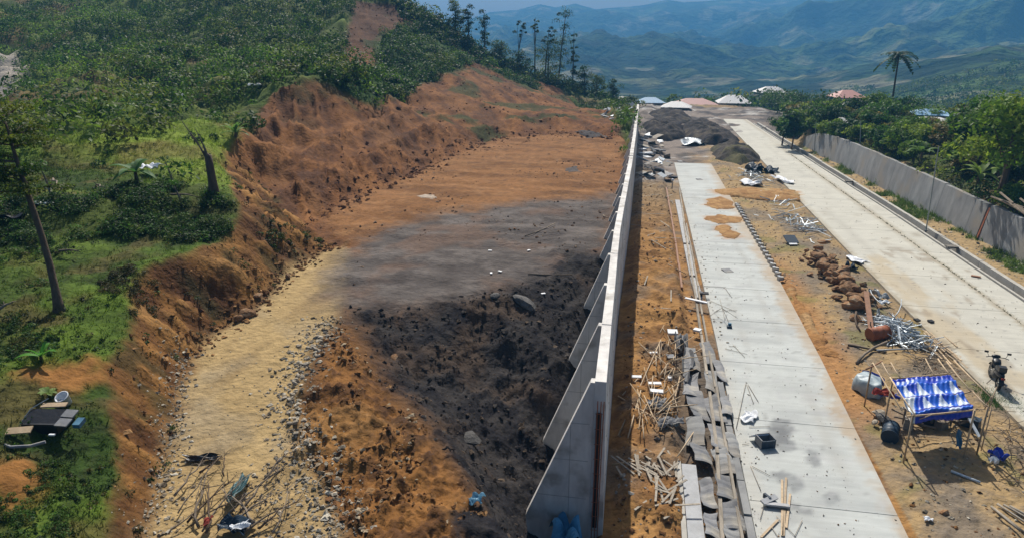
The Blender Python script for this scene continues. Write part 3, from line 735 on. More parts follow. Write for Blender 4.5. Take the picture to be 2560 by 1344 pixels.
# drainage channel beside the right carriageway
drain = empty('drainage_channel', (19.0, 14, 0))
tag(drain, 'open concrete drainage channel running along the outer edge of the right carriageway', 'drain')
def strip(fx, y0, y1, w_, z0_, z1_, name, mat, parent, n=6, off=0.0):
    m = MB(); ys = np.linspace(y0, y1, n+1); b = 0
    for v in ys:
        x = fx(v)+off
        m.v += [(x, v, z0_), (x+w_, v, z0_), (x+w_, v, z1_), (x, v, z1_)]
    for i in range(n):
        for k in range(4):
            m.f.append((i*4+k, i*4+(k+1) % 4, (i+1)*4+(k+1) % 4, (i+1)*4+k))
    m.f += [(3, 2, 1, 0), (n*4, n*4+1, n*4+2, n*4+3)]
    o = m.build(name, mat, None)
    if parent is not None:
        o.parent = parent; o.matrix_parent_inverse = parent.matrix_basis.inverted()
    return o
y = 14.0
while y < 118:
    j = random.uniform(-0.015, 0.015)
    strip(RK, y, y+3.96, 0.13, -0.5, 0.06+j, 'inner_wall', M['kerb'], drain, 3, 0.05)
    strip(RK, y, y+3.96, 0.24, -0.5, 0.15+j, 'outer_wall', M['kerb'], drain, 3, 0.66)
    y += 4.0
strip(RK, 14, 118, 0.48, -0.60, -0.5, 'channel_floor', M['drain'], drain, 20, 0.18)
for (px, py) in ((2120, 457), (2370, 622), (1900, 322)):
    p = P(px, py); m = MB()
    m.box((RK(p.y)+0.34, p.y, 0.16), (0.62, 0.5, 0.10)); o = m.build('cover_slab', M['drain'])
    o.parent = drain; o.matrix_parent_inverse = drain.matrix_basis.inverted()

# ------------------------------------------------------------------ retaining wall with counterforts
WH = 4.4
WX = ip([14, 17, 22, 27, 30, 36, 48, 65, 97], [-0.42, -0.46, -0.50, -0.56, -0.56, -0.48, -0.33, -0.25, -0.2])    # right face
wall = tag(empty('retaining_wall', (-0.6, 14.8, 0)), 'tall pale concrete retaining wall with triangular counterforts between the dark pit and the dirt strip', 'retaining wall')
def adopt(o, par):
    o.parent = par
    o.matrix_parent_inverse = par.matrix_basis.inverted()
    return o
T = 0.27
y = 14.8; k = 0
while y < 96:
    L = 3.55; y1 = y+L
    n = 1; m = MB()
    xa, xb = WX(y), WX(y1)
    z_ = WH+random.uniform(-0.02, 0.02)
    e = 0.006
    poly = lambda x, yy: [(x-T, yy, -0.8), (x+0.10, yy, -0.8), (x, yy, z_), (x-T, yy, z_)]
    pa, pb = poly(xa, y+e), poly(xb, y1-e)
    m.v = pa+pb; m.f = [(0, 1, 2, 3), (7, 6, 5, 4)]+[(i, i+4, (i+1) % 4+4, (i+1) % 4) for i in range(4)]
    adopt(m.build('wall_panel', M['conc']), wall)
    c = MB()
    xc = WX(y)-T
    topw = 0.10
    wd = 1.66
    c.prism([(xc-0.003, y, WH-0.06), (xc-topw, y, WH-0.06), (xc-wd, y, 0.35), (xc-wd+0.12, y, -0.8), (xc-0.003, y, -0.8)], (0, 0.24, 0))
    adopt(c.build('counterfort', M['conc']), wall)
    y = y1; k += 1
seam = material('form_seam', (0.42, 0.41, 0.39), None, 5, 0.9, 0)
for k in range(4):
    y_ = 14.8+3.55*k; m = MB()
    for z_ in (1.05, 2.15, 3.2):
        f_ = (WH-0.06-z_)/(WH-0.41); m.box((WX(y_)-T-0.10-(1.56*f_)/2, y_-0.003, z_), (1.5*f_+0.04, 0.008, 0.016), (0, random.uniform(-0.006, 0.006), 0))
    m.box((WX(y_)-T-0.55, y_-0.003, 1.6), (0.014, 0.008, 3.0))
    adopt(m.build('form_seam', seam), wall)['kind'] = 'stuff'
# rebar left standing at the open end
m = MB()
for dx in (-0.05, -0.12, -0.2):
    m.tube([(WX(14.8)+dx, 14.72, -0.3), (WX(14.8)+dx+0.02, 14.72, 3.9)], 0.012, 5)
for z_ in np.arange(0.2, 3.9, 0.42):
    m.tube([(WX(14.8)-0.03, 14.71, z_), (WX(14.8)-0.23, 14.71, z_)], 0.008, 4)
adopt(m.build('rebar', M['rust']), wall)
m = MB()
m.box((WX(14.8)-0.14, 14.765, 1.9), (0.13, 0.05, 3.3)); m.box((WX(14.8)-0.10, 14.76, 3.0), (0.05, 0.06, 0.9))
adopt(m.build('waterstop_groove', M['black']), wall)
# tie holes on the right face
m = MB()
for yy in np.arange(16, 40, 1.775):
    for z_ in (1.0, 2.2, 3.4):
        x = WX(yy)+0.1*(1-(z_+0.8)/(WH+0.8))
        m.tube([(x-0.02, yy, z_), (x+0.008, yy, z_)], 0.03, 6)
adopt(m.build('tie_hole', M['drain']), wall)['kind'] = 'stuff'

# ------------------------------------------------------------------ grey wall on the right
rw = tag(empty('grey_wall', (rwx(40), 40, 0)), 'weathered grey concrete wall leaning back against the planted slope right of the road', 'retaining wall')
def rtop(y): return float(np.interp(y, [20, 40, 46, 56, 67, 80, 86, 91], [2.1, 2.15, 2.25, 2.45, 2.6, 2.6, 2.35, 1.2]))
y = 22.0
segs = []
while y < 91: segs.append((y, min(y+4.6, 91))); y += 4.6
gap_y = P(2432, 596).y
for (a, b) in segs:
    for (a2, b2) in ([(a, gap_y-0.18), (gap_y+0.18, b)] if a < gap_y < b else [(a, b)]):
        m = MB(); n = 3; vs = []
        jj = random.uniform(-0.04, 0.04)
        for i in range(n+1):
            yy = a2+0.01+(b2-a2-0.02)*i/n; x = rwx(yy); h = rtop(yy)+random.uniform(-0.03, 0.03)+jj
            m.v += [(x, yy, -0.4), (x+0.42, yy, h), (x+0.75, yy, h-0.02), (x+0.55, yy, -0.4)]
        for i in range(n):
            for k in range(4): m.f.append((i*4+k, i*4+(k+1) % 4, (i+1)*4+(k+1) % 4, (i+1)*4+k)[::-1])
        m.f += [(0, 1, 2, 3), (n*4+3, n*4+2, n*4+1, n*4)]
        adopt(m.build('wall_panel', M['conc_grey']), rw)
m = MB()
x = rwx(gap_y); m.prism([(x-0.02, gap_y-0.15, -0.2), (x+0.40, gap_y-0.15, 2.1), (x+0.55, gap_y-0.15, 2.1), (x+0.2, gap_y-0.15, -0.2)], (0, 0.16, 0))
adopt(m.build('rusty_joint', M['rust'], None), rw)
m = MB(); a = Vector((rwx(86)+1.4, 82, 0)); m.prism([(a.x, 80.5, 1.5), (a.x+0.4, 80.5, 4.0), (a.x+0.9, 86, 4.1), (a.x+0.5, 86.5, 1.5)], (0.5, 0.1, 0))
adopt(m.build('upper_step', M['conc_grey']), rw)

# ------------------------------------------------------------------ heaps of earth and gravel
def heap(name, poly, h, cols, seed, rough=0.35, st=0.12, edge=1.0, base=None, f=1.0):
    poly = np.array([tuple(p) for p in poly], float)
    x0, y0 = poly.min(0)-0.5; x1, y1 = poly.max(0)+0.5
    nx, ny = int((x1-x0)/st)+2, int((y1-y0)/st)+2
    X, Y = np.meshgrid(np.linspace(x0, x1, nx), np.linspace(y0, y1, ny), indexing='xy')
    xf, yf = X.ravel(), Y.ravel()
    s_ = sdf(xf, yf, poly)+fbm(xf, yf, 1.1*f, 3, seed)*0.35
    g = ghs(xf, yf) if base is None else np.maximum(ghs(xf, yf), base)
    dome = 1-np.exp(-np.clip(s_, 0, None)/edge)
    z = np.where(s_ > 0, g+h*dome*(0.75+rough*fbm(xf, yf, 0.7*f, 3, seed+3)*1.2+rough*(ridged(xf, yf, 1.1*f, 4, seed+5)-0.4))+0.01, g-0.08+np.clip(s_, -0.4, 0))
    n = fbm(xf, yf, 2.0*f, 4, seed+9)
    k = smooth(-0.3, 0.4, n)[:, None]
    c = np.asarray(cols[0])*(1-k)+np.asarray(cols[1])*k
    if len(cols) > 2:
        k = smooth(0.15, 0.5, fbm(xf, yf, 0.8*f, 4, seed+11))[:, None]; c = c*(1-k)+np.asarray(cols[2])*k
    Fc = grid_faces(ny, nx)
    keep = (s_[Fc] > -0.35).any(1); Fc = Fc[keep]
    used = np.unique(Fc); rm = np.zeros(len(xf), int); rm[used] = np.arange(len(used))
    return link(name, np_mesh(name, np.stack([xf, yf, z], -1)[used], rm[Fc], M['heap'], c[used], True))
def PG(l, z=0.0): return [tuple(P(a, b, z).xy) for a, b in l]
DK = ((0.07, 0.06, 0.055), (0.035, 0.032, 0.032), (0.12, 0.10, 0.075))
tag(heap('gravel_heap', PG([(1700, 318), (1745, 303), (1800, 318), (1850, 350), (1835, 365), (1760, 362), (1715, 345)]), 1.4, DK, 401, st=0.3), 'large dark grey gravel heap piled beside the far end of the right carriageway', 'gravel heap', 'earth heaps between the carriageways')
tag(heap('gravel_heap', PG([(1775, 372), (1830, 362), (1895, 385), (1903, 400), (1850, 412), (1790, 398)]), 1.5, ((0.10, 0.085, 0.07), (0.05, 0.045, 0.04), (0.13, 0.12, 0.06)), 411, st=0.25), 'lower brown and dark gravel heap with scrub, in front of the big heap', 'gravel heap', 'earth heaps between the carriageways')
tag(heap('gravel_heap', PG([(1605, 318), (1650, 305), (1705, 318), (1720, 340), (1670, 352), (1622, 345)]), 1.6, DK, 421, st=0.3), 'dark heap between the tall wall and the far end of the middle carriageway', 'gravel heap', 'earth heaps between the carriageways')
tag(heap('gravel_heap', PG([(1620, 292), (1660, 283), (1720, 290), (1740, 305), (1690, 312), (1640, 308)]), 1.3, DK, 425, st=0.4), 'furthest dark heap behind the others, before the pale roofs', 'gravel heap', 'earth heaps between the carriageways')
SD = ((0.44, 0.26, 0.11), (0.33, 0.18, 0.075))
tag(heap('sand_bank', PG([(1780, 474), (1880, 469), (1990, 476), (2000, 500), (1930, 503), (1860, 493), (1800, 487)]), 0.30, SD+((0.45, 0.33, 0.17),), 431, 0.3, 0.12, 0.6, base=0.0), 'long orange sand bank lying across the middle carriageway', 'sand')
tag(heap('sand_patch', SANDS[0], 0.10, SD, 441, 0.2, 0.07, 0.4, base=0.0), 'round sand patch on the slab nearest the long sand bank', 'sand', 'sand patches on the middle carriageway')
tag(heap('sand_patch', SANDS[1], 0.09, SD, 443, 0.2, 0.07, 0.4, base=0.0), 'wide thin sand patch, middle one of three on the slab', 'sand', 'sand patches on the middle carriageway')
tag(heap('sand_patch', SANDS[2], 0.10, SD, 445, 0.2, 0.07, 0.4, base=0.0), 'slanting sand patch on the slab, closest of the three to the camera', 'sand', 'sand patches on the middle carriageway')
tag(heap('lime_spill', WP([(1042, 490), (1062, 486), (1100, 493), (1080, 499), (1050, 497)]), 0.08, ((0.5, 0.42, 0.34), (0.4, 0.3, 0.22)), 461, 0.3, 0.12, 0.4), 'small pale spill on the flat brown terrace', 'spill')
tag(heap('dark_spill', WP([(1405, 420), (1440, 416), (1455, 428), (1420, 432)]), 0.06, ((0.13, 0.11, 0.10), (0.09, 0.08, 0.075)), 463, 0.3, 0.15, 0.4), 'small dark spill on the brown terrace near the tall wall', 'spill')
tag(heap('dark_spill', WP([(1432, 332), (1490, 328), (1520, 340), (1470, 346)]), 0.08, ((0.10, 0.09, 0.085), (0.07, 0.06, 0.06)), 465, 0.3, 0.2, 0.4), 'dark spill at the far edge of the brown terrace', 'spill')
OD = ((0.37, 0.19, 0.07), (0.24, 0.115, 0.045), (0.42, 0.26, 0.12))
tag(heap('spilled_soil', PG([(1955, 705), (1985, 715), (2030, 800), (2075, 862), (2120, 900), (2080, 900), (2040, 872), (2012, 845), (2008, 800)]), 0.22, OD, 451, 0.4, 0.09, 0.3), 'orange soil spilled over the right edge of the middle carriageway', 'soil')

# ------------------------------------------------------------------ foliage
def leaf_cloud(ctr, rad, per, size, col, seed=0, up=0.35, shell=0.55, jit=0.35, flat=0.7):
    """many small leaf faces through the volume of ellipsoid clumps"""
    g = np.random.default_rng(seed)
    ctr = np.asarray(ctr, float); n = len(ctr)
    rad = np.broadcast_to(np.asarray(rad, float), (n, 3)) if np.ndim(rad) > 1 else np.repeat(np.asarray(rad, float).reshape(-1, 1), 3, 1)*np.array([1, 1, flat])
    col = np.broadcast_to(np.asarray(col, float), (n, 3))
    N = n*per
    idx = np.repeat(np.arange(n), per)
    d = g.normal(size=(N, 3)); d /= np.linalg.norm(d, axis=1)[:, None]
    d[:, 2] = np.where(d[:, 2] < -0.3, -d[:, 2], d[:, 2])
    rr_ = shell+(1-shell)*g.random(N)**0.5
    rr_ *= 1+0.18*np.sin(d[:, 0]*5+idx)*np.cos(d[:, 1]*4+idx*1.7)
    pos = ctr[idx]+d*rr_[:, None]*rad[idx]
    nrm = d*0.6+g.normal(size=(N, 3))*0.6+np.array([0, 0, up]); nrm /= np.linalg.norm(nrm, axis=1)[:, None]
    t = np.cross(nrm, g.normal(size=(N, 3))); t /= np.linalg.norm(t, axis=1)[:, None]
    b = np.cross(nrm, t)
    s = (np.broadcast_to(np.asarray(size, float), (n,))[idx]*(0.6+0.8*g.random(N)))[:, None]
    V = np.stack([pos-t*s, pos+b*s*0.45-t*0.1*s, pos+t*s, pos-b*s*0.45-t*0.1*s], 1).reshape(-1, 3)
    c = np.repeat(col[idx]*np.array([1.0, 1.03, 0.62])*(1-jit+2*jit*g.random(N))[:, None]*(1+0.25*(g.random(n)-0.5))[idx][:, None], 4, 0)
    return V, np.arange(N*4).reshape(-1, 4), np.clip(c, 0, 1)
def blades(x, y, z, h, wd, col, per, seed):
    g = np.random.default_rng(seed)
    n = len(x); idx = np.repeat(np.arange(n), per); N = len(idx)
    a = g.random(N)*2*np.pi; ln = g.random(N)*0.7+0.15
    hh = h[idx]*(0.5+0.8*g.random(N))
    bx = x[idx]+g.normal(size=N)*h[idx]*0.25; by = y[idx]+g.normal(size=N)*h[idx]*0.25; bz = z[idx]-0.03
    ux, uy = np.cos(a), np.sin(a); p = g.random(N)*2*np.pi
    w_ = wd*(0.6+0.8*g.random(N))
    V = np.stack([np.stack([bx-w_*np.cos(p), by-w_*np.sin(p), bz], -1), np.stack([bx+w_*np.cos(p), by+w_*np.sin(p), bz], -1),
                  np.stack([bx+ux*hh*ln, by+uy*hh*ln, bz+hh], -1)], 1).reshape(-1, 3)
    c = np.repeat(col[idx]*(0.6+0.8*g.random(N))[:, None], 3, 0)
    return V, np.arange(N*3).reshape(-1, 3), np.clip(c, 0, 1)
GREENS = np.array([(0.03, 0.07, 0.018), (0.07, 0.13, 0.022), (0.12, 0.19, 0.035), (0.05, 0.10, 0.02), (0.11, 0.13, 0.035), (0.16, 0.20, 0.05)])
def grassy(x, y):
    z, c, mk = ground_eval(x, y, np.zeros_like(x))
    g = (x < -0.45)*(1-np.clip(mk['dirt']*(1-mk['ledge'])+mk['bank']+mk['path']+mk['pit']+mk['spoil']+mk['fill']+mk['hillroad']+mk['bankpatch']+mk['bankpatch2'], 0, 1))
    return g, c, mk
# scrub over the hillside
n = 9000
r = 30+125*rng.random(n)**0.8; th = np.radians(-58+57*rng.random(n))
x, y = r*np.sin(th), r*np.cos(th)
g, c, mk = grassy(x, y)
dens = smooth(-0.12, 0.30, fbm(x, y, 0.07, 3, 501)+0.35*fbm(x, y, 0.3, 2, 503)+smooth(60, 85, r)*0.4-smooth(56, 44, r)*0.9)
ok = (g > 0.6) & (rng.random(n) < dens*0.62+0.03)
x, y, r = x[ok], y[ok], r[ok]; z = ghs(x, y)
size = np.clip(0.3+1.3*rng.random(len(x))**3+smooth(45, 90, r)*0.7*rng.random(len(x)), 0.3, 2.2)
tone = np.clip(((fbm(x, y, 0.05, 3, 507)+0.5)*3+rng.normal(size=len(x))*1.1), 0, 5).astype(int)
gc_ = GREENS[tone]*(0.65+0.75*smooth(-0.3, 0.3, fbm(x, y, 0.045, 3, 509)))[:, None]
V, Fc, cc = leaf_cloud(np.stack([x, y, z+size*0.3], -1), size, 84, np.clip(0.06+size*0.075, 0.075, 0.2), gc_, 511, jit=0.45, flat=0.85)
tag(link('hillside_scrub', np_mesh('hillside_scrub', V, Fc, M['leaf'], cc)), kind='stuff')
print('scrub', len(x), len(Fc))
# grass on the terraces
n = 60000
r = 8.5+45*rng.random(n)**1.05; th = np.radians(-66+62*rng.random(n))
x, y = r*np.sin(th), r*np.cos(th)
g, c, mk = grassy(x, y)
ok = (g > 0.5) & (rng.random(n) < 0.35+0.65*smooth(-0.3, 0.3, fbm(x, y, 0.9, 3, 521)))
x, y, c, r = x[ok], y[ok], c[ok], r[ok]
h = 0.07+0.13*rng.random(len(x))**2+smooth(28, 45, r)*0.12
V, Fc, cc = blades(x, y, ghs(x, y), h, 0.014+0.0*h[0], c*np.array([1.25, 1.3, 1.0])+0.004, 5, 523)
tag(link('grass', np_mesh('grass', V, Fc, M['leaf'], cc)), kind='stuff')
print('grass', len(x))
n = 5200
r = 8.5+37*rng.random(n)**0.95; th = np.radians(-62+58*rng.random(n))
x, y = r*np.sin(th), r*np.cos(th)
g, c, mk = grassy(x, y)
ok = (g > 0.5) & (fbm(x, y, 0.5, 3, 561)+0.5*fbm(x, y, 1.6, 2, 563) > 0.0)
x, y = x[ok], y[ok]; s_ = 0.06+0.2*rng.random(len(x))**2.5
V, Fc, cc = leaf_cloud(np.stack([x, y, ghs(x, y)+s_*0.3], -1), s_, 22, 0.035, np.array([(0.02, 0.05, 0.012), (0.05, 0.09, 0.02), (0.09, 0.08, 0.03), (0.015, 0.035, 0.01), (0.08, 0.15, 0.03)])[rng.integers(0, 5, len(x))], 565, jit=0.5)
tag(link('lawn_weeds', np_mesh('lawn_weeds', V, Fc, M['leaf'], cc)), kind='stuff')
n = 900
r = 42+100*rng.random(n)**0.8; th = np.radians(-58+52*rng.random(n)); x, y = r*np.sin(th), r*np.cos(th)
g, c, mk = grassy(x, y)
ok = (g > 0.8) & (fbm(x, y, 0.06, 3, 571)+0.4*fbm(x, y, 0.2, 2, 573) > 0.08)
x, y = x[ok], y[ok]; s_ = 1.0+1.7*rng.random(len(x))**2
V, Fc, cc = leaf_cloud(np.stack([x, y, ghs(x, y)+s_*0.45], -1), s_, 170, 0.17, GREENS[rng.integers(0, 6, len(x))]*0.85, 575, jit=0.45, flat=0.8, shell=0.4)
tag(link('tall_scrub', np_mesh('tall_scrub', V, Fc, M['leaf'], cc)), kind='stuff')
# low leafy cover: the dark band under the upper terrace, along the bank and the corners
def cover(name, poly, n, sz, cols, per, seed, leaf=0.07):
    poly = np.array(poly); g = np.random.default_rng(seed)
    a, b = poly.min(0), poly.max(0)
    x = a[0]+(b[0]-a[0])*g.random(n*3); y = a[1]+(b[1]-a[1])*g.random(n*3)
    ok = (sdf(x, y, poly)+fbm(x, y, 1.0, 3, seed)*0.8 > 0) & (fbm(x, y, 0.7, 3, seed+9) > -0.12)
    x, y = x[ok][:n], y[ok][:n]
    s_ = sz*(0.5+g.random(len(x)))
    V, Fc, cc = leaf_cloud(np.stack([x, y, ghs(x, y)+s_*0.2], -1), s_, per, leaf, np.asarray(cols)[g.integers(0, len(cols), len(x))], seed, jit=0.5)
    return tag(link(name, np_mesh(name, V, Fc, M['leaf'], cc)), kind='stuff')
DG = [(0.03, 0.07, 0.025), (0.05, 0.11, 0.03), (0.07, 0.15, 0.045), (0.02, 0.045, 0.018), (0.10, 0.14, 0.04)]
cover('ground_cover', WP([(-20, 520), (180, 500), (330, 478), (440, 462), (540, 480), (590, 540), (550, 590), (470, 610), (330, 590), (200, 610), (-20, 610)]), 820, 0.27, DG, 60, 531, 0.045)
cover('ground_cover', WP([(-20, 610), (200, 600), (210, 690), (130, 740), (-20, 730)]), 120, 0.17, DG+[(0.10, 0.09, 0.05)], 60, 533, 0.035)
cover('ground_cover', WP([(255, 690), (370, 680), (400, 740), (390, 790), (330, 790), (280, 750)]), 110, 0.13, [(0.06, 0.06, 0.03), (0.04, 0.045, 0.02), (0.09, 0.07, 0.035)], 50, 535, 0.03)
cover('ground_cover', WP([(-20, 770), (100, 790), (140, 850), (100, 920), (-20, 930)]), 80, 0.15, DG, 60, 537, 0.03)
cover('ground_cover', WP([(20, 1180), (150, 1100), (270, 1160), (280, 1344), (-20, 1344), (-20, 1290)]), 130, 0.10, DG+[(0.08, 0.15, 0.03)], 60, 539, 0.022)
cover('bank_weeds', Z['bank'], 260, 0.16, [(0.03, 0.055, 0.015), (0.05, 0.045, 0.02), (0.05, 0.09, 0.025)], 34, 547, 0.04)
cover('ground_cover', WP([(600, 560), (720, 560), (800, 590), (760, 640), (690, 640), (640, 600)]), 60, 0.16, [(0.04, 0.07, 0.02), (0.06, 0.05, 0.02)], 30, 541, 0.06)
cover('ledge_scrub', Z['ledge2'], 420, 0.8, [(0.04, 0.09, 0.02), (0.08, 0.14, 0.025), (0.02, 0.05, 0.015)], 60, 545, 0.14)
cover('ledge_scrub', WP([(700, 180), (850, 195), (870, 175), (1010, 150), (1035, 225), (1010, 245), (930, 255), (870, 235), (800, 205)]), 260, 0.7, [(0.04, 0.09, 0.02), (0.09, 0.17, 0.025), (0.02, 0.05, 0.015)], 50, 543, 0.16)
# scrub along the crest
cr = [PY(a, b, d) for a, b, d in ((1000, 0, 126), (1060, 55, 122), (1150, 112, 124), (1250, 160, 127), (1350, 195, 130), (1450, 235, 134), (1530, 265, 136), (1570, 280, 138))]
pts = []
for a, b in zip(cr, cr[1:]):
    for k in range(26): pts.append(tuple(a.lerp(b, random.random())+Vector((random.gauss(0, 1.5), random.gauss(0, 2.5), 0))))
pts = np.array(pts); pts[:, 2] = ghs(pts[:, 0], pts[:, 1])+0.4
V, Fc, cc = leaf_cloud(pts, 0.8+1.1*rng.random(len(pts)), 90, 0.24, np.array([(0.03, 0.065, 0.015), (0.07, 0.11, 0.03), (0.09, 0.12, 0.03), (0.02, 0.045, 0.012)])[rng.integers(0, 4, len(pts))], 551, flat=1.0)
tag(link('crest_scrub', np_mesh('crest_scrub', V, Fc, M['leaf'], cc)), kind='stuff')
# ------------------------------------------------------------------ loose stones and clods
def pebbles(name, x, y, size, col, seed, sink=0.25):
    g = np.random.default_rng(seed); n = len(x)
    base = np.array([(1, 0, 0), (0.2, 1, 0.1), (-1, 0.2, 0), (-0.1, -1, 0.1), (0, 0, 0.8), (0.05, 0, -0.6), (0.6, 0.55, 0.55), (-0.5, -0.55, 0.5)])
    tri = np.array([(0, 1, 6), (1, 4, 6), (4, 0, 6), (1, 2, 4), (2, 3, 7), (3, 4, 7), (4, 2, 7), (3, 0, 4), (1, 0, 5), (2, 1, 5), (3, 2, 5), (0, 3, 5)])
    a = g.random(n)*2*np.pi; ca, sa = np.cos(a), np.sin(a)
    B = base[None]*(1+0.35*g.normal(size=(n, 8, 1)).clip(-1.3, 1.3))*np.stack([size, size*(0.6+0.4*g.random(n)), size*(0.45+0.4*g.random(n))], -1)[:, None, :]
    V = np.stack([B[..., 0]*ca[:, None]-B[..., 1]*sa[:, None]+x[:, None], B[..., 0]*sa[:, None]+B[..., 1]*ca[:, None]+y[:, None], B[..., 2]+(ghs(x, y)+size*(0.4-sink))[:, None]], -1).reshape(-1, 3)
    Fc = (tri[None]+np.arange(n)[:, None, None]*8).reshape(-1, 3)
    c = np.repeat(col*(0.7+0.6*g.random(n))[:, None], 8, 0)
    return tag(link(name, np_mesh(name, V, Fc, M['heap'], np.clip(c, 0, 1))), kind='stuff')
def spread(poly, n, seed, soft=0.3, f=0.8, thr=-0.6):
    poly = np.array(poly); g = np.random.default_rng(seed)
    a, b = poly.min(0), poly.max(0)
    x = a[0]+(b[0]-a[0])*g.random(n); y = a[1]+(b[1]-a[1])*g.random(n)
    ok = (sdf(x, y, poly)+fbm(x, y, 1.2, 3, seed)*soft > 0) & (fbm(x, y, f, 3, seed+5) > thr)
    return x[ok], y[ok]
def band(line, n, wd, seed):
    L = [Vector((p[0], p[1], 0)) for p in line]; g = np.random.default_rng(seed)
    seg = [(a, b, (b-a).length) for a, b in zip(L, L[1:])]; tot = sum(s[2] for s in seg)
    xs, ys = [], []
    for a, b, l in seg:
        k = int(n*l/tot); t = g.random(k); o = g.normal(size=k)*wd
        d = (b-a)/max(l, 1e-6)
        xs.append(a.x+(b.x-a.x)*t-d.y*o); ys.append(a.y+(b.y-a.y)*t+d.x*o)
    return np.concatenate(xs), np.concatenate(ys)
def colpick(n, cols, seed): return np.asarray(cols)[np.random.default_rng(seed).integers(0, len(cols), n)]
PALE = [(0.40, 0.35, 0.27), (0.30, 0.26, 0.2), (0.48, 0.44, 0.36), (0.25, 0.2, 0.14)]
BRN = [(0.22, 0.11, 0.04), (0.16, 0.08, 0.035), (0.30, 0.17, 0.075), (0.13, 0.065, 0.03)]
DRK = [(0.06, 0.052, 0.047), (0.035, 0.03, 0.03), (0.10, 0.075, 0.055)]
x, y = band(WP([(830, 790), (775, 870), (735, 960), (722, 1040), (750, 1110), (820, 1200), (850, 1344)]), 1500, 0.42, 601)
pebbles('roadside_stones', x, y, 0.02+0.075*rng.random(len(x))**3, colpick(len(x), PALE, 1), 602)
x, y = band(WP([(455, 860), (440, 950), (430, 1050), (425, 1150), (395, 1250), (380, 1344)]), 800, 0.25, 603)
pebbles('roadside_stones', x, y, 0.018+0.06*rng.random(len(x))**3, colpick(len(x), PALE, 2), 604)
x, y = spread(WP([(740, 1110), (800, 1160), (850, 1344), (860, 1500), (640, 1500), (560, 1250), (640, 1180)]), 1700, 605)
pebbles('gravel', x, y, 0.015+0.04*rng.random(len(x))**2, colpick(len(x), PALE+[(0.1, 0.09, 0.08)]*2, 3), 606)
x, y = spread(Z['path'], 1300, 607, 0.2)
pebbles('gravel', x, y, 0.010+0.025*rng.random(len(x))**3, colpick(len(x), PALE, 4), 608)
x, y = spread(Z['spoil'], 7200, 609, 0.4, 0.7, 0.0)
pebbles('soil_clods', x, y, 0.02+0.10*rng.random(len(x))**4, colpick(len(x), BRN+[(0.38, 0.3, 0.2)], 5), 610)
x, y = spread(Z['pit'], 5200, 611, 0.4)
pebbles('soil_clods', x, y, 0.02+0.10*rng.random(len(x))**5, colpick(len(x), DRK, 6), 612)
x, y = spread(Z['bank'], 4200, 613, 0.1)
pebbles('soil_clods', x, y, 0.025+0.11*rng.random(len(x))**4, colpick(len(x), BRN, 7), 614)
x, y = band(WP([(840, 605), (760, 655), (700, 705), (640, 770), (560, 815), (480, 895)]), 500, 0.3, 615)
pebbles('soil_clods', x, y, 0.03+0.12*rng.random(len(x))**3, colpick(len(x), BRN, 8), 616)
sx = -0.1+3.3*rng.random(4200); sy = 12+60*rng.random(4200)**1.5
k = fbm(sx, sy, 0.6, 3, 617) > 0.02; sx, sy = sx[k], sy[k]
pebbles('soil_clods', sx, sy, 0.02+0.09*rng.random(len(sx))**4, colpick(len(sx), BRN+[(0.32, 0.3, 0.27)], 9), 618)
sx = 7.9+5.0*rng.random(5200); sy = 12+70*rng.random(5200)**1.4
pebbles('median_gravel', sx, sy, 0.015+0.07*rng.random(len(sx))**4, colpick(len(sx), PALE+BRN[:2], 10), 620)
sx = 19.9+2.2*rng.random(1500); sy = 25+60*rng.random(1500)
pebbles('verge_stones', sx, sy, 0.02+0.12*rng.random(len(sx))**4, colpick(len(sx), PALE, 11), 622)
x, y = spread(Z['dirt'], 5200, 623, 0.2, 0.25, 0.15)
k = sdf(x, y, Z['smooth']) < -0.3; x, y = x[k], y[k]
pebbles('soil_clods', x, y, 0.04+0.24*rng.random(len(x))**6, colpick(len(x), [(0.22, 0.10, 0.045), (0.16, 0.075, 0.035), (0.28, 0.15, 0.07)], 12), 624)
x, y = spread(Z['smooth'], 4200, 641, 0.1, 0.35, 0.12)
pebbles('plateau_clods', x, y, 0.02+0.10*rng.random(len(x))**5, colpick(len(x), [(0.20, 0.11, 0.06), (0.11, 0.065, 0.04), (0.28, 0.2, 0.14)], 13), 642)
x, y = spread(Z['dirt'], 9000, 643, 0.2, 0.3, 0.05)
k = sdf(x, y, Z['smooth']) < 0.2; x, y = x[k], y[k]
pebbles('soil_clods', x, y, 0.03+0.16*rng.random(len(x))**4, colpick(len(x), [(0.15, 0.065, 0.03), (0.24, 0.115, 0.055), (0.19, 0.085, 0.04)], 14), 644)
x, y = band(WP([(790, 545), (870, 495), (1000, 445), (1180, 365), (1240, 345), (1400, 335), (1540, 345)]), 900, 0.8, 645)
pebbles('soil_clods', x, y, 0.04+0.2*rng.random(len(x))**4, colpick(len(x), [(0.13, 0.06, 0.03), (0.22, 0.105, 0.05)], 15), 646)
sx, sy = WEEDS
V, Fc, cc = blades(sx, sy, np.zeros(len(sx)), np.full(len(sx), 0.10), 0.012, np.tile((0.06, 0.08, 0.03), (len(sx), 1)), 6, 647)
tag(link('joint_weeds', np_mesh('joint_weeds', V, Fc, M['leaf'], cc)), kind='stuff')
sx = 3.6+3.8*rng.random(1500)**1.6; sy = 12+50*rng.random(1500)**1.3
n_ = len(sx); B_ = 0.010+0.03*rng.random(n_)**4
def on_slab(name, sx, sy, size, cols, seed):
    o = pebbles(name, sx, sy, size, cols, seed); me = o.data; co = np.empty(len(me.vertices)*3, dtype=np.float32); me.vertices.foreach_get('co', co); co = co.reshape(-1, 3)
    co[:, 2] -= np.repeat(ghs(sx, sy), 8)-0.004; me.vertices.foreach_set('co', co.ravel()); me.update()
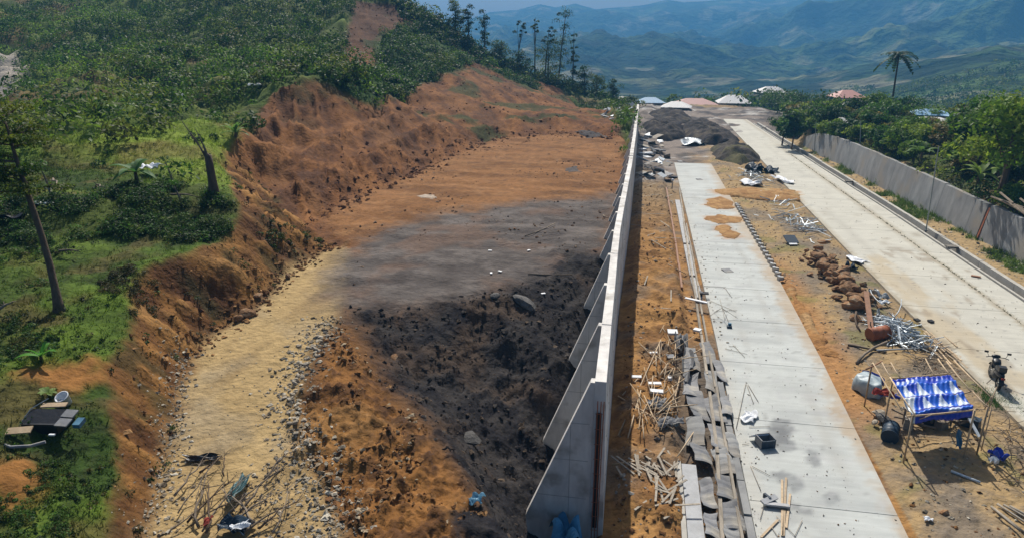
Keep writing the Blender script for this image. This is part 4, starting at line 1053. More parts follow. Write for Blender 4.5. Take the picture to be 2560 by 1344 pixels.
on_slab('slab_grit', sx, sy, B_, colpick(n_, [(0.12, 0.11, 0.1), (0.3, 0.28, 0.24), (0.25, 0.15, 0.07)], 16), 648)
sx = 13.2+5.8*rng.random(900); sy = 22+60*rng.random(900)**1.3
on_slab('road_grit', sx, sy, 0.012+0.035*rng.random(900)**4, colpick(900, [(0.14, 0.12, 0.1), (0.3, 0.26, 0.2)], 17), 649)
# verge grass on the right
sx = 20.2+2.4*rng.random(2600); sy = 26+62*rng.random(2600)
k = fbm(sx, sy, 0.45, 4, 171)+0.25*smooth(21, 22, sx) > 0.05; sx, sy = sx[k], sy[k]
V, Fc, cc = blades(sx, sy, ghs(sx, sy), np.full(len(sx), 0.3), 0.03, np.tile((0.10, 0.16, 0.03), (len(sx), 1)), 8, 631)
tag(link('verge_grass', np_mesh('verge_grass', V, Fc, M['leaf'], cc)), kind='stuff')
p = on(2505, 1005); q = 300
sx = p.x+rng.normal(size=q)*0.28; sy = p.y+rng.normal(size=q)*0.4
V, Fc, cc = blades(sx, sy, ghs(sx, sy), np.full(q, 0.22), 0.012, np.tile((0.05, 0.12, 0.025), (q, 1)), 7, 633)
tag(link('grass_tuft', np_mesh('grass_tuft', V, Fc, M['leaf'], cc)), 'green grass tuft at the road edge beside the motorcycle and the crossed poles', 'grass tuft')

# ------------------------------------------------------------------ rocks
def rock_mesh(seed, mat, sub=2):
    import bmesh
    bm = bmesh.new(); bmesh.ops.create_icosphere(bm, subdivisions=sub, radius=1)
    r_ = random.Random(seed)
    planes = [Vector((r_.gauss(0, 1), r_.gauss(0, 1), r_.gauss(0, 1))).normalized() for _ in range(15)]
    for v in bm.verts:
        d = v.co.normalized(); k = 1.0
        for pl in planes:
            t = d.dot(pl)
            if t > 0.55: k = min(k, 0.64/t)
        v.co = d*k*(1+0.09*r_.random())
        v.co.x *= 1.25; v.co.z *= 0.8
    me = bpy.data.meshes.new('rock'); bm.to_mesh(me); bm.free(); me.materials.append(mat)
    return me
RM = [rock_mesh(i, M['rock']) for i in range(6)]; GM = [rock_mesh(i+20, M['greyrock']) for i in range(4)]
def rock(pos, s, label, group=None, meshes=RM, sc=None, name='rock'):
    o = link(name, random.choice(meshes))
    o.location = pos; o.scale = sc or (s, s*random.uniform(0.75, 1), s*random.uniform(0.65, 0.95))
    o.rotation_euler = (random.uniform(-0.4, 0.4), random.uniform(-0.4, 0.4), random.uniform(0, 6.28))
    return tag(o, label, 'rock', group)
RG = 'brown rocks piled between the carriageways'
pile = [Vector((p[0], p[1], 0)) for p in PG([(2040, 640), (2060, 680), (2095, 700), (2120, 735), (2150, 760)])]
for k in range(120):
    a = random.random()*(len(pile)-1.001); i = int(a); c = pile[i].lerp(pile[i+1], a-i)
    off = random.gauss(0, 1); wd = 0.50+0.10*math.sin(a*2)
    x_, y_ = c.x+off*wd, c.y+random.gauss(0, 0.55)
    s_ = random.uniform(0.14, 0.36)*(1.25 if abs(off) < 0.6 else 0.8)
    h_ = max(0, 0.62*(1-abs(off)*0.55))*random.random()
    lab = ('large', 'middling', 'small')[0 if s_ > 0.28 else (1 if s_ > 0.19 else 2)]+' rust-brown rock '+('on top of' if h_ > 0.3 else ('on the left flank of' if off < 0 else 'on the right flank of'))+' the long rock pile, '+('far end', 'upper middle', 'lower middle', 'near end')[min(3, int(a/(len(pile)-1)*4))]
    rock(Vector((x_, y_, gh(x_, y_)+s_*0.35+h_)), s_, lab, RG)
rock(on(2055, 640)+Vector((0, 0, 0.75)), 0.34, 'flat-topped light brown rock at the far end of the rock pile', None, RM, (0.42, 0.3, 0.18))
rock(on(2132, 775)+Vector((0, 0, 0.15)), 0.5, 'biggest brown boulder, at the near end of the rock pile by the brown plank', None, RM, (0.62, 0.5, 0.42))
rock(on(2148, 762)+Vector((0, 0, 0.35)), 0.3, 'tan slab of rock resting on top of the near end of the pile', None, RM, (0.4, 0.28, 0.16))
rock(on(2140, 805)+Vector((0, 0, 0.05)), 0.3, 'dark brown rock under the near side of the biggest boulder', None, RM)
rock(on(1310, 752)+Vector((0, 0, 0.08)), 0.4, 'large grey boulder at the lip of the dark pit', None, GM, (0.6, 0.42, 0.34))
rock(on(1238, 742), 0.22, 'small grey rock beside the large boulder at the lip of the pit', None, GM)
rock(on(1175, 1100)+Vector((0, 0, 0.1)), 0.35, 'mossy brown rock on the rim of the dark pit', None, GM)
rock(on(985, 885), 0.2, 'orange-brown clod on the edge where the dark slope begins', None, RM)
for i, (px, py) in enumerate(((620, 790), (645, 745), (600, 800), (720, 695))):
    rock(on(px, py)+Vector((0, 0, 0.1)), (0.34, 0.2, 0.22, 0.16)[i], ('largest brown block fallen at the foot of the bank', 'brown clod up the track from the fallen block', 'brown clod just below the fallen block', 'small brown clod at the foot of the bank near the bend')[i], None, RM)
STO = ('white stones along the edge of the dirt track', )
for k in range(46):
    a = random.random()
    px = np.interp(a, [0, .25, .5, .75, 1], [812, 765, 735, 725, 775]); py = np.interp(a, [0, .25, .5, .75, 1], [830, 900, 970, 1050, 1140])
    p = on(px+random.gauss(0, 18), py+random.gauss(0, 14))
    sz_ = random.uniform(0.06, 0.14)
    rock(p+Vector((0, 0, 0.02)), sz_, ('large' if sz_ > 0.11 else ('middling' if sz_ > 0.085 else 'small'))+' pale stone on the right edge of the tan track, '+('far end', 'upper stretch', 'middle stretch', 'lower stretch', 'near end')[min(4, int(a*5))], 'pale stones on the right edge of the track', GM).data = random.choice(GM)
SM = [rock_mesh(i+40, M['stone'], 1) for i in range(3)]
for o in list(C.objects):
    if o.get('group') == 'pale stones on the right edge of the track': o.data = random.choice(SM)
for (px, py, l) in ((2195, 1045, 'tan'), (2205, 1062, 'darker'), (2185, 1068, 'small pale')):
    rock(on(px, py)+Vector((0, 0, 0.15)), 0.26 if l != 'small pale' else 0.14, l+' rock by the left front corner of the blue shelter', None, SM if l != 'darker' else GM)

# ------------------------------------------------------------------ sticks, poles and boards
def stick(name, label, cat, a, b, r, mat, group=None, bend=0.0, n=6, flat=False):
    a, b = Vector(a), Vector(b); c = (a+b)/2
    m = MB(); d = b-a
    if flat:
        L = d.length; me = MB().box((0, 0, 0), (L, r*2, r*0.6)).build(name, mat)
        me.location = c; me.rotation_euler = d.to_track_quat('X', 'Z').to_euler()
        return tag(me, label, cat, group)
    u = d.cross(Vector((0, 0, 1))).normalized()
    pts = [a-c+d*t+u*bend*math.sin(math.pi*t) for t in (0, 0.33, 0.66, 1)]
    m.tube(pts, [r, r*0.95, r*0.9, r*0.8], n)
    o = m.build(name, mat, sm=True); o.location = c
    return tag(o, label, cat, group)
def gp(px, py, h=0.03): return on(px, py, h)
def gs(px, py, h=0.03): return P(px, py, 0)+Vector((0, 0, h))
# steel scrap heap
ctr = on(2235, 835); G1 = 'galvanised steel strips heaped by the orange drum'
sm = [MB().box((0, 0, 0), (1, 0.05, 0.02)).mesh('steel_strip', M['steel']), MB().tube([(-0.5, 0, 0), (-0.1, 0.05, 0), (0.3, -0.03, 0.03), (0.5, 0, 0)], 0.02, 5).mesh('steel_strip', M['steel']),
      MB().box((0, 0, 0), (1, 0.07, 0.012)).box((0, 0.03, 0.02), (1, 0.012, 0.05)).mesh('steel_strip', M['steel'])]
e1, e2 = P(2200, 800), P(2290, 870)
for k in range(150):
    t = random.random(); p = e1.lerp(e2, t)
    p = p+Vector((random.gauss(0, 0.42), random.gauss(0, 0.42), 0)); rad = (p.xy-((e1+e2)/2).xy).length
    o = link('steel_strip', random.choice(sm)); L = random.uniform(0.5, 1.5)
    o.location = (p.x, p.y, gh(p.x, p.y)+0.06+max(0, 0.6-rad*0.4)*random.random())
    o.rotation_euler = (random.uniform(-0.5, 0.5), random.gauss(0, 0.35), random.uniform(0, 3.14)); o.scale = (L, 1, 1)
    hz_ = 'on top' if o.location.z-gh(p.x, p.y) > 0.3 else 'low down'
    tag(o, ('short', 'middling', 'long')[0 if L < 0.8 else (1 if L < 1.15 else 2)]+' galvanised steel strip '+hz_+' in the silvery scrap heap, '+('end by the orange drum', 'middle part', 'end nearest the road edge')[min(2, int(t*3))], 'steel strip', G1)
for i, (a, b) in enumerate((((2160, 800), (2215, 830)), ((2172, 740), (2200, 792)), ((2232, 810), (2248, 776)))):
    p, q = on(*a, 0.25), on(*b, 0.5)
    stick('steel_strip', ('long steel strip sticking out of the scrap heap towards the plank', 'thin curved steel strip above the scrap heap near the rocks', 'short steel strip rising from the far side of the scrap heap')[i], 'steel strip', p, q, 0.025, M['steel'], bend=0.1)
for i, (a, b, lab) in enumerate((((1312, 592), (1388, 562), 'thin dark stick lying on the grey gravel terrace'), ((1508, 540), (1530, 552), 'pale stick poking from the fill beside the tall wall'), ((1320, 686), (1430, 688), 'stick lying near the lip of the dark pit'))):
    stick('stick', lab, 'stick', on(*a, 0.05), on(*b, 0.12), 0.03, M['deadwood'], bend=0.1, n=5)
for i, (px, py) in enumerate(((1225, 627), (1322, 626), (1228, 683), (1250, 679), (1358, 742))):
    o = MB().box((0, 0, 0), (0.17, 0.09, 0.03)).build('white_scrap', M['white']); o.location = on(px, py, 0.05); o.rotation_euler[2] = i*0.9
    tag(o, ('white scrap in the middle of the grey gravel terrace', 'thin white scrap right of the middle of the grey terrace', 'left one of two white scraps above the pit lip', 'right one of two white scraps above the pit lip', 'white scrap beside the grey boulder')[i], 'scrap')
# two scrap tangles further up the median
for (cx, cy, n_, lab, g_, sx_) in ((1890, 440, 70, 'scrap strip in the tangle by the far black sheet, between the carriageways', 'scrap tangle by the far black sheet', 1.1), (2010, 560, 60, 'thin steel strip lying in the scrap spread beside the dark board', 'scrap spread beside the dark board', 1.0), (1935, 500, 26, 'steel strip in the line of scrap just below the sand bank', 'scrap line below the sand bank', 0.9)):
    c0 = P(cx, cy)
    for k in range(n_):
        x_, y_ = c0.x+random.gauss(0, 0.75*sx_), c0.y+random.gauss(0, 2.0*sx_)
        if not 8.1 < x_ < 12.8: x_ = random.uniform(8.6, 12.4)
        o = link('steel_strip', random.choice(sm)); o.location = (x_, y_, gh(x_, y_)+0.05+0.25*random.random()**2)
        o.rotation_euler = (random.uniform(-0.3, 0.3), random.gauss(0, 0.2), random.uniform(0, 3.14)); o.scale = (random.uniform(0.5, 1.7), 1.3, 1)
        tag(o, lab, 'steel strip', g_)
def crumple(name, c, sx, sy, h, mat, label, cat, seed, rz=0.0, n=12, lift=0.02):
    g = random.Random(seed)
    ph = [g.uniform(0, 6.28) for _ in range(6)]
    def fn(u, v):
        x_, y_ = (u-0.5)*sx, (v-0.5)*sy
        w_ = 0.10*math.sin(v*7+ph[0])*sx; w2 = 0.10*math.sin(u*6+ph[1])*sy
        f_ = abs(math.sin(u*5+ph[2]+math.sin(v*4+ph[3])))*abs(math.sin(v*4.3+ph[4]+u*2))
        return (x_+w_, y_+w2, lift+h*f_)
    m = MB(); m.grid(fn, n, n)
    o = m.build(name, mat); o.location = c; o.rotation_euler[2] = rz
    md = o.modifiers.new('thickness', 'SOLIDIFY'); md.thickness = 0.012
    return tag(o, label, cat)
crumple('plastic_sheet', P(1885, 425), 1.6, 3.0, 0.7, M['darkblue'], 'dark crumpled plastic sheet on the far scrap tangle', 'sheet', 3)
crumple('plastic_sheet', P(1925, 428), 1.3, 2.2, 0.5, M['darkblue'], 'second dark crumpled sheet, right of the first on the far scrap tangle', 'sheet', 5)
crumple('plastic_sheet', P(1878, 460), 1.8, 2.2, 0.3, M['white'], 'white torn sheet at the near side of the far scrap tangle', 'sheet', 7)
crumple('plastic_sheet', P(1958, 452), 0.9, 3.2, 0.25, M['white'], 'pale sheet lapping onto the edge of the right carriageway by the far tangle', 'sheet', 9, 0.3)
crumple('plastic_sheet', P(1735, 358), 3.0, 4.0, 0.5, M['steel'], 'pale grey-green sheet at the far end of the middle carriageway', 'sheet', 11)
crumple('plastic_sheet', P(2138, 650), 0.75, 1.3, 0.12, M['white'], 'bright white sheet at the road edge beside the rock pile', 'sheet', 13, 0.5)
crumple('plastic_sheet', P(2128, 672), 0.5, 0.7, 0.35, M['darkblue'], 'dark bundled cloth between the white sheet and the rocks', 'cloth', 15)
crumple('plastic_sheet', P(2195, 740, 0.1), 0.3, 1.1, 0.3, M['steel'], 'pale strip of sheeting behind the biggest boulder', 'sheet', 17, 0.4)
crumple('plastic_sheet', P(2210, 757, 0.1), 0.55, 0.3, 0.12, M['white'], 'small white scrap with a dark end, right of the biggest boulder', 'sheet', 18, 0.2)
# dark board on the median
o = empty('board', P(1978, 607, 0.0), 0.2)
tag(o, 'dark blue board lying tilted on the sand left of the rock pile', 'board')
MB().box((0, 0.1, 0.22), (0.75, 0.85, 0.05), (0.35, 0, 0)).build('panel', M['darkblue'], o)
MB().box((-0.05, -0.42, 0.05), (0.5, 0.18, 0.03), (0.2, 0, 0)).build('pale_edge', M['white'], o)
# rusty drum
def drum(px, py, name, label, mat, L=0.85, r=0.29, rz=0.0, tilt=0.0, openc=True):
    o = empty(name, on(px, py, r*0.95), rz); tag(o, label, 'drum')
    R = Matrix.Rotation(math.pi/2-tilt, 3, 'Y')
    prof = [(r, -L/2), (r, -L/6-0.02), (r+0.015, -L/6), (r, -L/6+0.02), (r, L/6-0.02), (r+0.015, L/6), (r, L/6+0.02), (r, L/2)]
    MB().lathe((0, 0, 0), prof, 20, rot=R).build('body', mat, o, True)
    for s_ in (-1, 1):
        MB().lathe(R @ Vector((0, 0, s_*L/2)), [(r+0.018, -0.02), (r+0.018, 0.02), (r-0.02, 0.02), (r-0.02, 0.005), (0.02, 0.004)], 20, rot=R).build('rim', mat, o)
    return o
drum(2192, 852, 'steel_drum', 'orange-red rusty drum lying on its side against the steel scrap', M['rust'], 0.8, 0.29, 0.35, 0.12)
stick('plank', 'long brown plank leaning from the rocks down to the orange drum', 'plank', on(2158, 770, 0.75), on(2176, 838, 0.15), 0.11, M['plank'], flat=True)
stick('pole', 'dark bent stump sticking out of the ground below the boulder', 'stick', on(2137, 800, 0.35), on(2150, 832, 0.02), 0.05, M['bark'], bend=0.12)
stick('pole', 'curved grey-brown pole lying left of the shelter, end near the drum', 'pole', on(2140, 915, 0.05), on(2215, 870, 0.25), 0.06, M['deadwood'], bend=-0.15)
stick('pole', 'weathered log lying flat left of the orange drum', 'pole', on(2118, 870, 0.06), on(2215, 888, 0.06), 0.05, M['deadwood'])
stick('pole', 'steel pipe lying behind the curved pole', 'pipe', on(2190, 885, 0.08), on(2290, 880, 0.1), 0.035, M['steel'])
for i in range(14):
    a = on(2310+random.uniform(-12, 40), 820+i*4, 0.1); a2 = a+Vector((random.uniform(-0.1, 0.25), -random.uniform(1.4, 2.4), random.uniform(0, 0.1)))
    stick('batten', 'pale batten in the sheaf lying behind the shelter by the road edge', 'batten', a, a2, 0.03, M['bamboo'], 'battens lying behind the shelter', flat=True)
brx = []
for i in range(70):
    t = random.random(); p = P(2320+random.gauss(0, 28), 905+random.gauss(0, 18)); p.z = gh(p.x, p.y)+0.06+random.random()*0.2
    stick('twig', 'dry twig in the brushwood behind the blue shelter', 'twig', p, p+Vector((random.gauss(0, 0.5), random.gauss(0, 0.6), random.uniform(-0.05, 0.2))), 0.012, M['deadwood'], 'brushwood behind the blue shelter', bend=0.06, n=4)

# ------------------------------------------------------------------ blue tarpaulin shelter
TZ = 1.6
crn = {k: P(px, py, z_) for k, (px, py, z_) in dict(a=(2230, 944, TZ+0.08), b=(2377, 934, TZ+0.08), c=(2438, 1024, TZ-0.12), d=(2280, 1040, TZ-0.2)).items()}
sh = tag(empty('tarp_shelter', (crn['d'].x, crn['d'].y, 0)), 'open shelter of thin poles roofed with a blue and white tarpaulin, beside the right carriageway', 'shelter')
def tp(u, v, dz=0.0):
    p = crn['a'].lerp(crn['b'], u).lerp(crn['d'].lerp(crn['c'], u), v)
    return p+Vector((0, 0, dz))
NU, NV = 90, 64
V = []; cl_ = []
for i in range(NU+1):
    for j in range(NV+1):
        u, v = i/NU, j/NV
        e = 0.015*math.sin(u*40+v*9)+0.02*math.sin(v*23+u*6)
        band_ = 0.13*abs(math.sin((v*2.9+0.30)*math.pi))+0.02*math.sin(u*13)*math.sin(v*8)+e*0.5
        drop = -0.22*max(0, (v-0.93)/0.07)
        pz = tp(u+0.012*math.sin(v*17), v+0.018*math.sin(u*9+1), -band_*0.9+0.06+drop+0.012*math.sin(u*75+v*30))
        V.append(tuple(pz-sh.location))
        blue = (0.012, 0.045, 0.48); mid_ = (0.03, 0.16, 0.72); wh = (0.70, 0.80, 0.92)
        c = blue
        n_ = math.sin(u*11+v*7)*math.sin(v*9-u*5)
        if 0.06 < v < 0.17: c = (0.03, 0.12, 0.58) if n_ > -0.3 else blue
        if 0.05 < v < 0.20 and u < 0.36 and (u*1.9+v*0.8) % 0.16 < 0.075: c = wh
        for (r0, r1, us) in ((0.20, 0.50, (0.13, 0.36, 0.62, 0.90)), (0.57, 0.80, (0.34, 0.60, 0.88))):
            if r0 < v < r1:
                t = (v-r0)/(r1-r0)
                c = mid_ if n_ > -0.25 else (0.015, 0.07, 0.55)
                for uc in us:
                    if abs(u-uc-0.02*t) < 0.092*t+0.003: c = wh
        if 0.50 <= v <= 0.57 or 0.80 <= v <= 0.86: c = (0.01, 0.02, 0.30)
        if 0.86 < v < 0.95: c = mid_ if n_ > -0.5 else wh
        if u < 0.17+0.10*math.sin(v*5) and v > 0.52: c = (0.62, 0.68, 0.70)
        cl_.append(c)
to = link('tarpaulin', np_mesh('tarpaulin', V, grid_faces(NU+1, NV+1), M['tarp'], np.array(cl_), True), sh)
to.modifiers.new('thickness', 'SOLIDIFY').thickness = 0.008
L0 = Vector(sh.location)
def spole(a, b, r=0.022, mat='bamboo', name='roof_pole'):
    m = MB(); a, b = Vector(a)-L0, Vector(b)-L0; c = a.lerp(b, 0.5)+Vector((0, 0, -0.02))
    m.tube([a, c, b], [r, r*0.95, r*0.85], 6); return m.build(name, M[mat], sh, True)
zz = TZ+0.0
for (a, b) in (((2182, 906), (2255, 1025)), ((2205, 905), (2228, 945)), ((2227, 905), (2250, 942)), ((2314, 896), (2337, 938)), ((2345, 896), (2375, 936)), ((2366, 902), (2428, 978)), ((2385, 900), (2478, 992)),
               ((2432, 978), (2472, 1018)), ((2225, 942), (2290, 1040))):
    spole(P(*a, zz), P(*b, zz), 0.024)
spole(P(2165, 922, zz-0.03), P(2205, 902, zz-0.03), 0.03, 'plank')
spole(P(2385, 986, zz-0.03), P(2434, 976, zz-0.03), 0.026); spole(P(2225, 946, zz-0.04), P(2380, 932, zz-0.04), 0.03); spole(P(2268, 1040, zz-0.2), P(2445, 1022, zz-0.14), 0.03)
for (px, py) in ((2232, 948), (2372, 938), (2437, 1024), (2283, 1036), (2470, 1018), (2180, 908)):
    p = P(px, py, zz); spole(p, (p.x, p.y, gh(p.x, p.y)-0.05), 0.03, name='post')
spole(P(2492, 966, 1.9), P(2472, 1020, 1.3), 0.02); spole(P(2479, 990, 1.9), P(2462, 1020, 1.2), 0.02)
p = P(2470, 1018, 1.5); spole(p+Vector((0.1, 0, 0)), (p.x+0.1, p.y, 0), 0.02, name='post')
spole(P(2440, 1020, 1.5), P(2540, 1028, 1.1), 0.012); spole(P(2286, 1050, 1.2), P(2330, 1035, 1.5), 0.016)
for i, (px, py, sx_, sy_, sz_, mt, lab) in enumerate(((2310, 1062, 0.5, 0.4, 0.4, 'black', 'dark box at the back left under the shelter'), (2395, 1058, 0.45, 0.4, 0.55, 'black', 'tall dark bundle at the back right under the shelter'), (2350, 1072, 0.4, 0.3, 0.25, 'deadwood', 'brown sack in the middle under the shelter'),
        (2425, 1072, 0.35, 0.5, 0.3, 'darkblue', 'dark blue container at the right side under the shelter'), (2268, 1078, 0.3, 0.3, 0.35, 'timber', 'grey crate at the left side under the shelter'))):
    o = empty('container', on(px, py), 0.3*i); tag(o, lab, 'container')
    MB().box((0, 0, sz_/2), (sx_, sy_, sz_), (0, 0, 0), 0.88).build('body', M[mt], o); MB().box((0, 0, sz_+0.015), (sx_*0.95, sy_*0.95, 0.04), (0.05, 0, 0)).build('top', M[mt], o)
# things in and around the shelter
o = empty('draped_stack', on(2172, 985), 0.2); tag(o, 'rounded stack draped in a grey and pale blue plastic sheet, left of the shelter', 'stack')
def dome(u, v):
    a = u*2*math.pi; r_ = math.sin(min(v*1.25, 1)*math.pi/2)
    rx, ry = 0.46+0.07*math.sin(3*a), 0.62+0.06*math.cos(4*a)
    h_ = 0.62*(1-max(0, v-0.5)/0.5)+0.05*math.cos(v*6)+0.07*math.sin(5*a+v*4)*v
    return (rx*r_*math.cos(a), ry*r_*math.sin(a)+0.1, h_-0.03)
MB().grid(dome, 36, 14).build('plastic_cover', M['cover'] if 'cover' in M else material('pale_cover', (0.42, 0.50, 0.52), (0.22, 0.28, 0.33), 1.6, 0.45, 0.4, 7, bdist=0.04), o, True)
MB().grid(lambda u, v: (0.48*math.cos(1.5-u*1.7)+0.02, 0.64*math.sin(1.5-u*1.7)+0.12, 0.55-v*0.3), 14, 5).build('blue_edge', M['blue'], o)
crumple('cloth', P(2205, 985, 0.9)+Vector((0, 0, 0)), 0.55, 0.4, 0.18, M['redcloth'], 'red cloth hung over the left end of the shelter frame', 'cloth', 21)
crumple('cloth', P(2222, 992, 0.8), 0.6, 0.3, 0.1, M['blue'], 'blue rag beside the red cloth on the shelter frame', 'cloth', 22)
MB()
o = empty('table', on(2330, 1085), 0.08); tag(o, 'low rough bench of boards and branches standing under the shelter', 'bench')
MB().box((0, 0.5, 0.55), (1.7, 0.12, 0.04)).box((0.05, 0.36, 0.55), (1.6, 0.12, 0.04)).build('board', M['timber'], o)
for xx in (-0.75, 0.75): MB().tube([(xx, 0.43, 0.53), (xx, 0.43, 0)], 0.035, 6).build('leg', M['deadwood'], o)
o = drum(2222, 1100, 'plastic_drum', 'dark blue plastic drum lying in the shade under the left side of the shelter', M['darkblue'], 0.7, 0.24, 1.2, 0)
crumple('cloth', P(2396, 1095, 0.35), 0.16, 0.55, 0.04, M['cyanblue'], 'pale blue cloth hanging in the shade under the shelter', 'cloth', 23).rotation_euler = (1.3, 0, 0.1)
stick('batten', 'pale board slanting in the shade at the right side of the shelter', 'board', on(2415, 1078, 0.4), on(2445, 1105, 0.1), 0.05, M['steel'], flat=True)
for i in range(26):
    p = on(2300+random.uniform(-20, 110), 1062+random.uniform(-12, 14), 0.15); p2 = p+Vector((random.gauss(0, 0.45), random.gauss(0, 0.2), random.uniform(-0.1, 0.3)))
    stick('stick', 'split stick in the firewood heaped under the back of the shelter', 'stick', p, p2, random.uniform(0.02, 0.045), M['deadwood'], 'firewood under the shelter', n=5)
stick('pipe', 'grey pipe lying at the edge of the shelter shadow', 'pipe', on(2375, 1188, 0.05), on(2448, 1216, 0.05), 0.045, M['steel'])
stick('pole', 'thin pole across the shaded ground under the shelter', 'pole', on(2290, 1100, 0.08), on(2345, 1104, 0.08), 0.015, M['bamboo'])
crumple('bag', on(2488, 1155, 0.05), 0.40, 0.40, 0.28, M['blue'], 'blue plastic bag at the right of the shelter shadow', 'bag', 25)
crumple('bag', on(2480, 1170, 0.08), 0.22, 0.22, 0.2, M['white'], 'white plastic scrap against the blue bag', 'bag', 26)
for i in range(60):
    p = on(2505+random.uniform(-10, 60), 1110+random.uniform(-70, 120), 0.05); p2 = p+Vector((random.gauss(0, 0.4), random.gauss(0, 0.4), random.uniform(0, 0.35)))
    stick('twig', 'dry twig in the brush at the right edge below the motorcycle', 'twig', p, p2, 0.012, M['deadwood'], 'brush at the right edge', bend=0.05, n=4)
for i, (a, b) in enumerate((((2475, 1275), (2560, 1345)), ((2490, 1270), (2580, 1335)), ((2505, 1275), (2600, 1330)), ((2520, 1280), (2620, 1335)), ((2480, 1290), (2545, 1345)))):
    stick('pole', 'grey pole in the bundle lying at the bottom right corner', 'pole', on(*a, 0.06+0.02*i), on(*b, 0.06+0.02*i), 0.035, M['timber'], 'poles lying at the bottom right corner')
rock(on(2355, 1290), 0.16, 'brown rock on the median near the bottom right', None, RM)
crumple('bag', on(2318, 1308, 0.02), 0.2, 0.16, 0.06, M['white'], 'small white plastic scrap left of the brown rock near the bottom', 'bag', 27)

# ------------------------------------------------------------------ motorcycle
mb = P(2484, 968, 0.0)
mo = empty('motorcycle', (mb.x+0.05, mb.y-0.15, 0.0), -0.22); mo.scale = (1.0, 0.92, 0.92)
tag(mo, 'black motorcycle parked on the edge of the right carriageway behind the shelter', 'motorcycle')
def wheel(yc):
    w_ = empty('wheel', (0, yc, 0.29)); w_.parent = mo
    R = Matrix.Rotation(math.pi/2, 3, 'Y')
    m = MB(); nseg = 22; rr0 = 0.245; tr = 0.055
    for i in range(nseg):
        a = 2*math.pi*i/nseg
        for k in range(8):
            b_ = 2*math.pi*k/8; r_ = rr0+tr*math.cos(b_)
            m.v.append((tr*math.sin(b_), r_*math.cos(a), r_*math.sin(a)))
    for i in range(nseg):
        for k in range(8):
            m.f.append((i*8+k, i*8+(k+1) % 8, ((i+1) % nseg)*8+(k+1) % 8, ((i+1) % nseg)*8+k))
    m.build('tyre', M['tyre'], w_, True)
    h = MB().lathe((0, 0, 0), [(0.05, -0.06), (0.05, 0.06)], 10, rot=R)
    for i in range(5):
        a = 2*math.pi*i/5; h.tube([(0, 0.04*math.cos(a), 0.04*math.sin(a)), (0, 0.2*math.cos(a), 0.2*math.sin(a))], 0.016, 5)
    h.lathe((0, 0, 0), [(0.2, -0.02), (0.2, 0.02), (0.185, 0.02), (0.185, -0.02)], 20, rot=R)
    h.build('rim', M['chrome'], w_)
wheel(0.0); wheel(1.25)
def loft(secs, n=12):
    m = MB()
    for (yy, zz_, hw, hh) in secs:
        for k in range(n):
            a = 2*math.pi*k/n
            m.v.append((hw*math.copysign(abs(math.cos(a))**0.8, math.cos(a)), yy, zz_+hh*math.copysign(abs(math.sin(a))**0.8, math.sin(a))))
    for i in range(len(secs)-1):
        for k in range(n): m.f.append((i*n+k, i*n+(k+1) % n, (i+1)*n+(k+1) % n, (i+1)*n+k))
    m.f.append(tuple(range(n))[::-1]); m.f.append(tuple(range((len(secs)-1)*n, len(secs)*n)))
    return m
loft([(0.62, 0.78, 0.06, 0.05), (0.72, 0.82, 0.13, 0.10), (0.9, 0.86, 0.15, 0.12), (1.05, 0.84, 0.10, 0.10), (1.12, 0.8, 0.05, 0.06)]).build('tank', M['black'], mo, True)
loft([(-0.22, 0.80, 0.06, 0.03), (-0.1, 0.79, 0.12, 0.05), (0.2, 0.76, 0.14, 0.05), (0.5, 0.74, 0.11, 0.05), (0.66, 0.78, 0.06, 0.04)]).build('seat', M['tyre'], mo, True)
loft([(-0.38, 0.70, 0.04, 0.03), (-0.2, 0.70, 0.09, 0.08), (0.1, 0.64, 0.12, 0.09), (0.4, 0.58, 0.10, 0.1)]).build('tail_fairing', M['black'], mo, True)
loft([(0.35, 0.42, 0.12, 0.1), (0.5, 0.42, 0.16, 0.15), (0.75, 0.45, 0.15, 0.16), (0.9, 0.45, 0.08, 0.1)]).build('engine', M['drain'], mo, True)
MB().tube([(0, 0.0, 0.29), (0, 0.45, 0.42), (0, 0.9, 0.62), (0, 1.0, 0.86)], 0.03, 6).build('frame', M['black'], mo)
for s_ in (-1, 1): MB().tube([(0.075*s_, 1.25, 0.29), (0.08*s_, 1.0, 0.92)], 0.022, 6).build('fork', M['chrome'], mo)
MB().tube([(-0.36, 0.86, 1.0), (-0.22, 0.98, 1.0), (0, 1.02, 0.97), (0.22, 0.98, 1.0), (0.36, 0.86, 1.0)], 0.016, 6).build('handlebar', M['black'], mo)
for s_ in (-1, 1):
    q_ = MB().tube([(0.26*s_, 0.95, 1.0), (0.33*s_, 0.98, 1.16)], 0.008, 5); q_.box((0.36*s_, 0.98, 1.19), (0.13, 0.03, 0.08)); q_.build('mirror', M['black'], mo)
loft([(1.02, 0.88, 0.06, 0.06), (1.08, 0.9, 0.1, 0.1), (1.16, 0.9, 0.09, 0.09)]).build('headlight', M['lamp'], mo, True)
loft([(1.02, 1.0, 0.12, 0.04), (1.1, 0.98, 0.15, 0.09), (1.17, 0.94, 0.1, 0.06)]).build('front_fairing', M['black'], mo, True)
MB().grid(lambda u, v: ((v-0.5)*0.14, 1.25+0.34*math.cos(0.4+u*2.1), 0.29+0.34*math.sin(0.4+u*2.1)), 10, 2).build('front_mudguard', M['black'], mo)
MB().grid(lambda u, v: ((v-0.5)*0.16, 0.36*math.cos(1.0+u*2.0), 0.29+0.36*math.sin(1.0+u*2.0)), 10, 2).build('rear_mudguard', M['black'], mo)
MB().tube([(0.13, 0.6, 0.3), (0.16, 0.2, 0.26), (0.17, -0.3, 0.36)], [0.025, 0.03, 0.045], 8).build('exhaust', M['chrome'], mo, True)
MB().box((0, -0.42, 0.66), (0.12, 0.04, 0.07)).build('tail_light', M['redcloth'], mo)
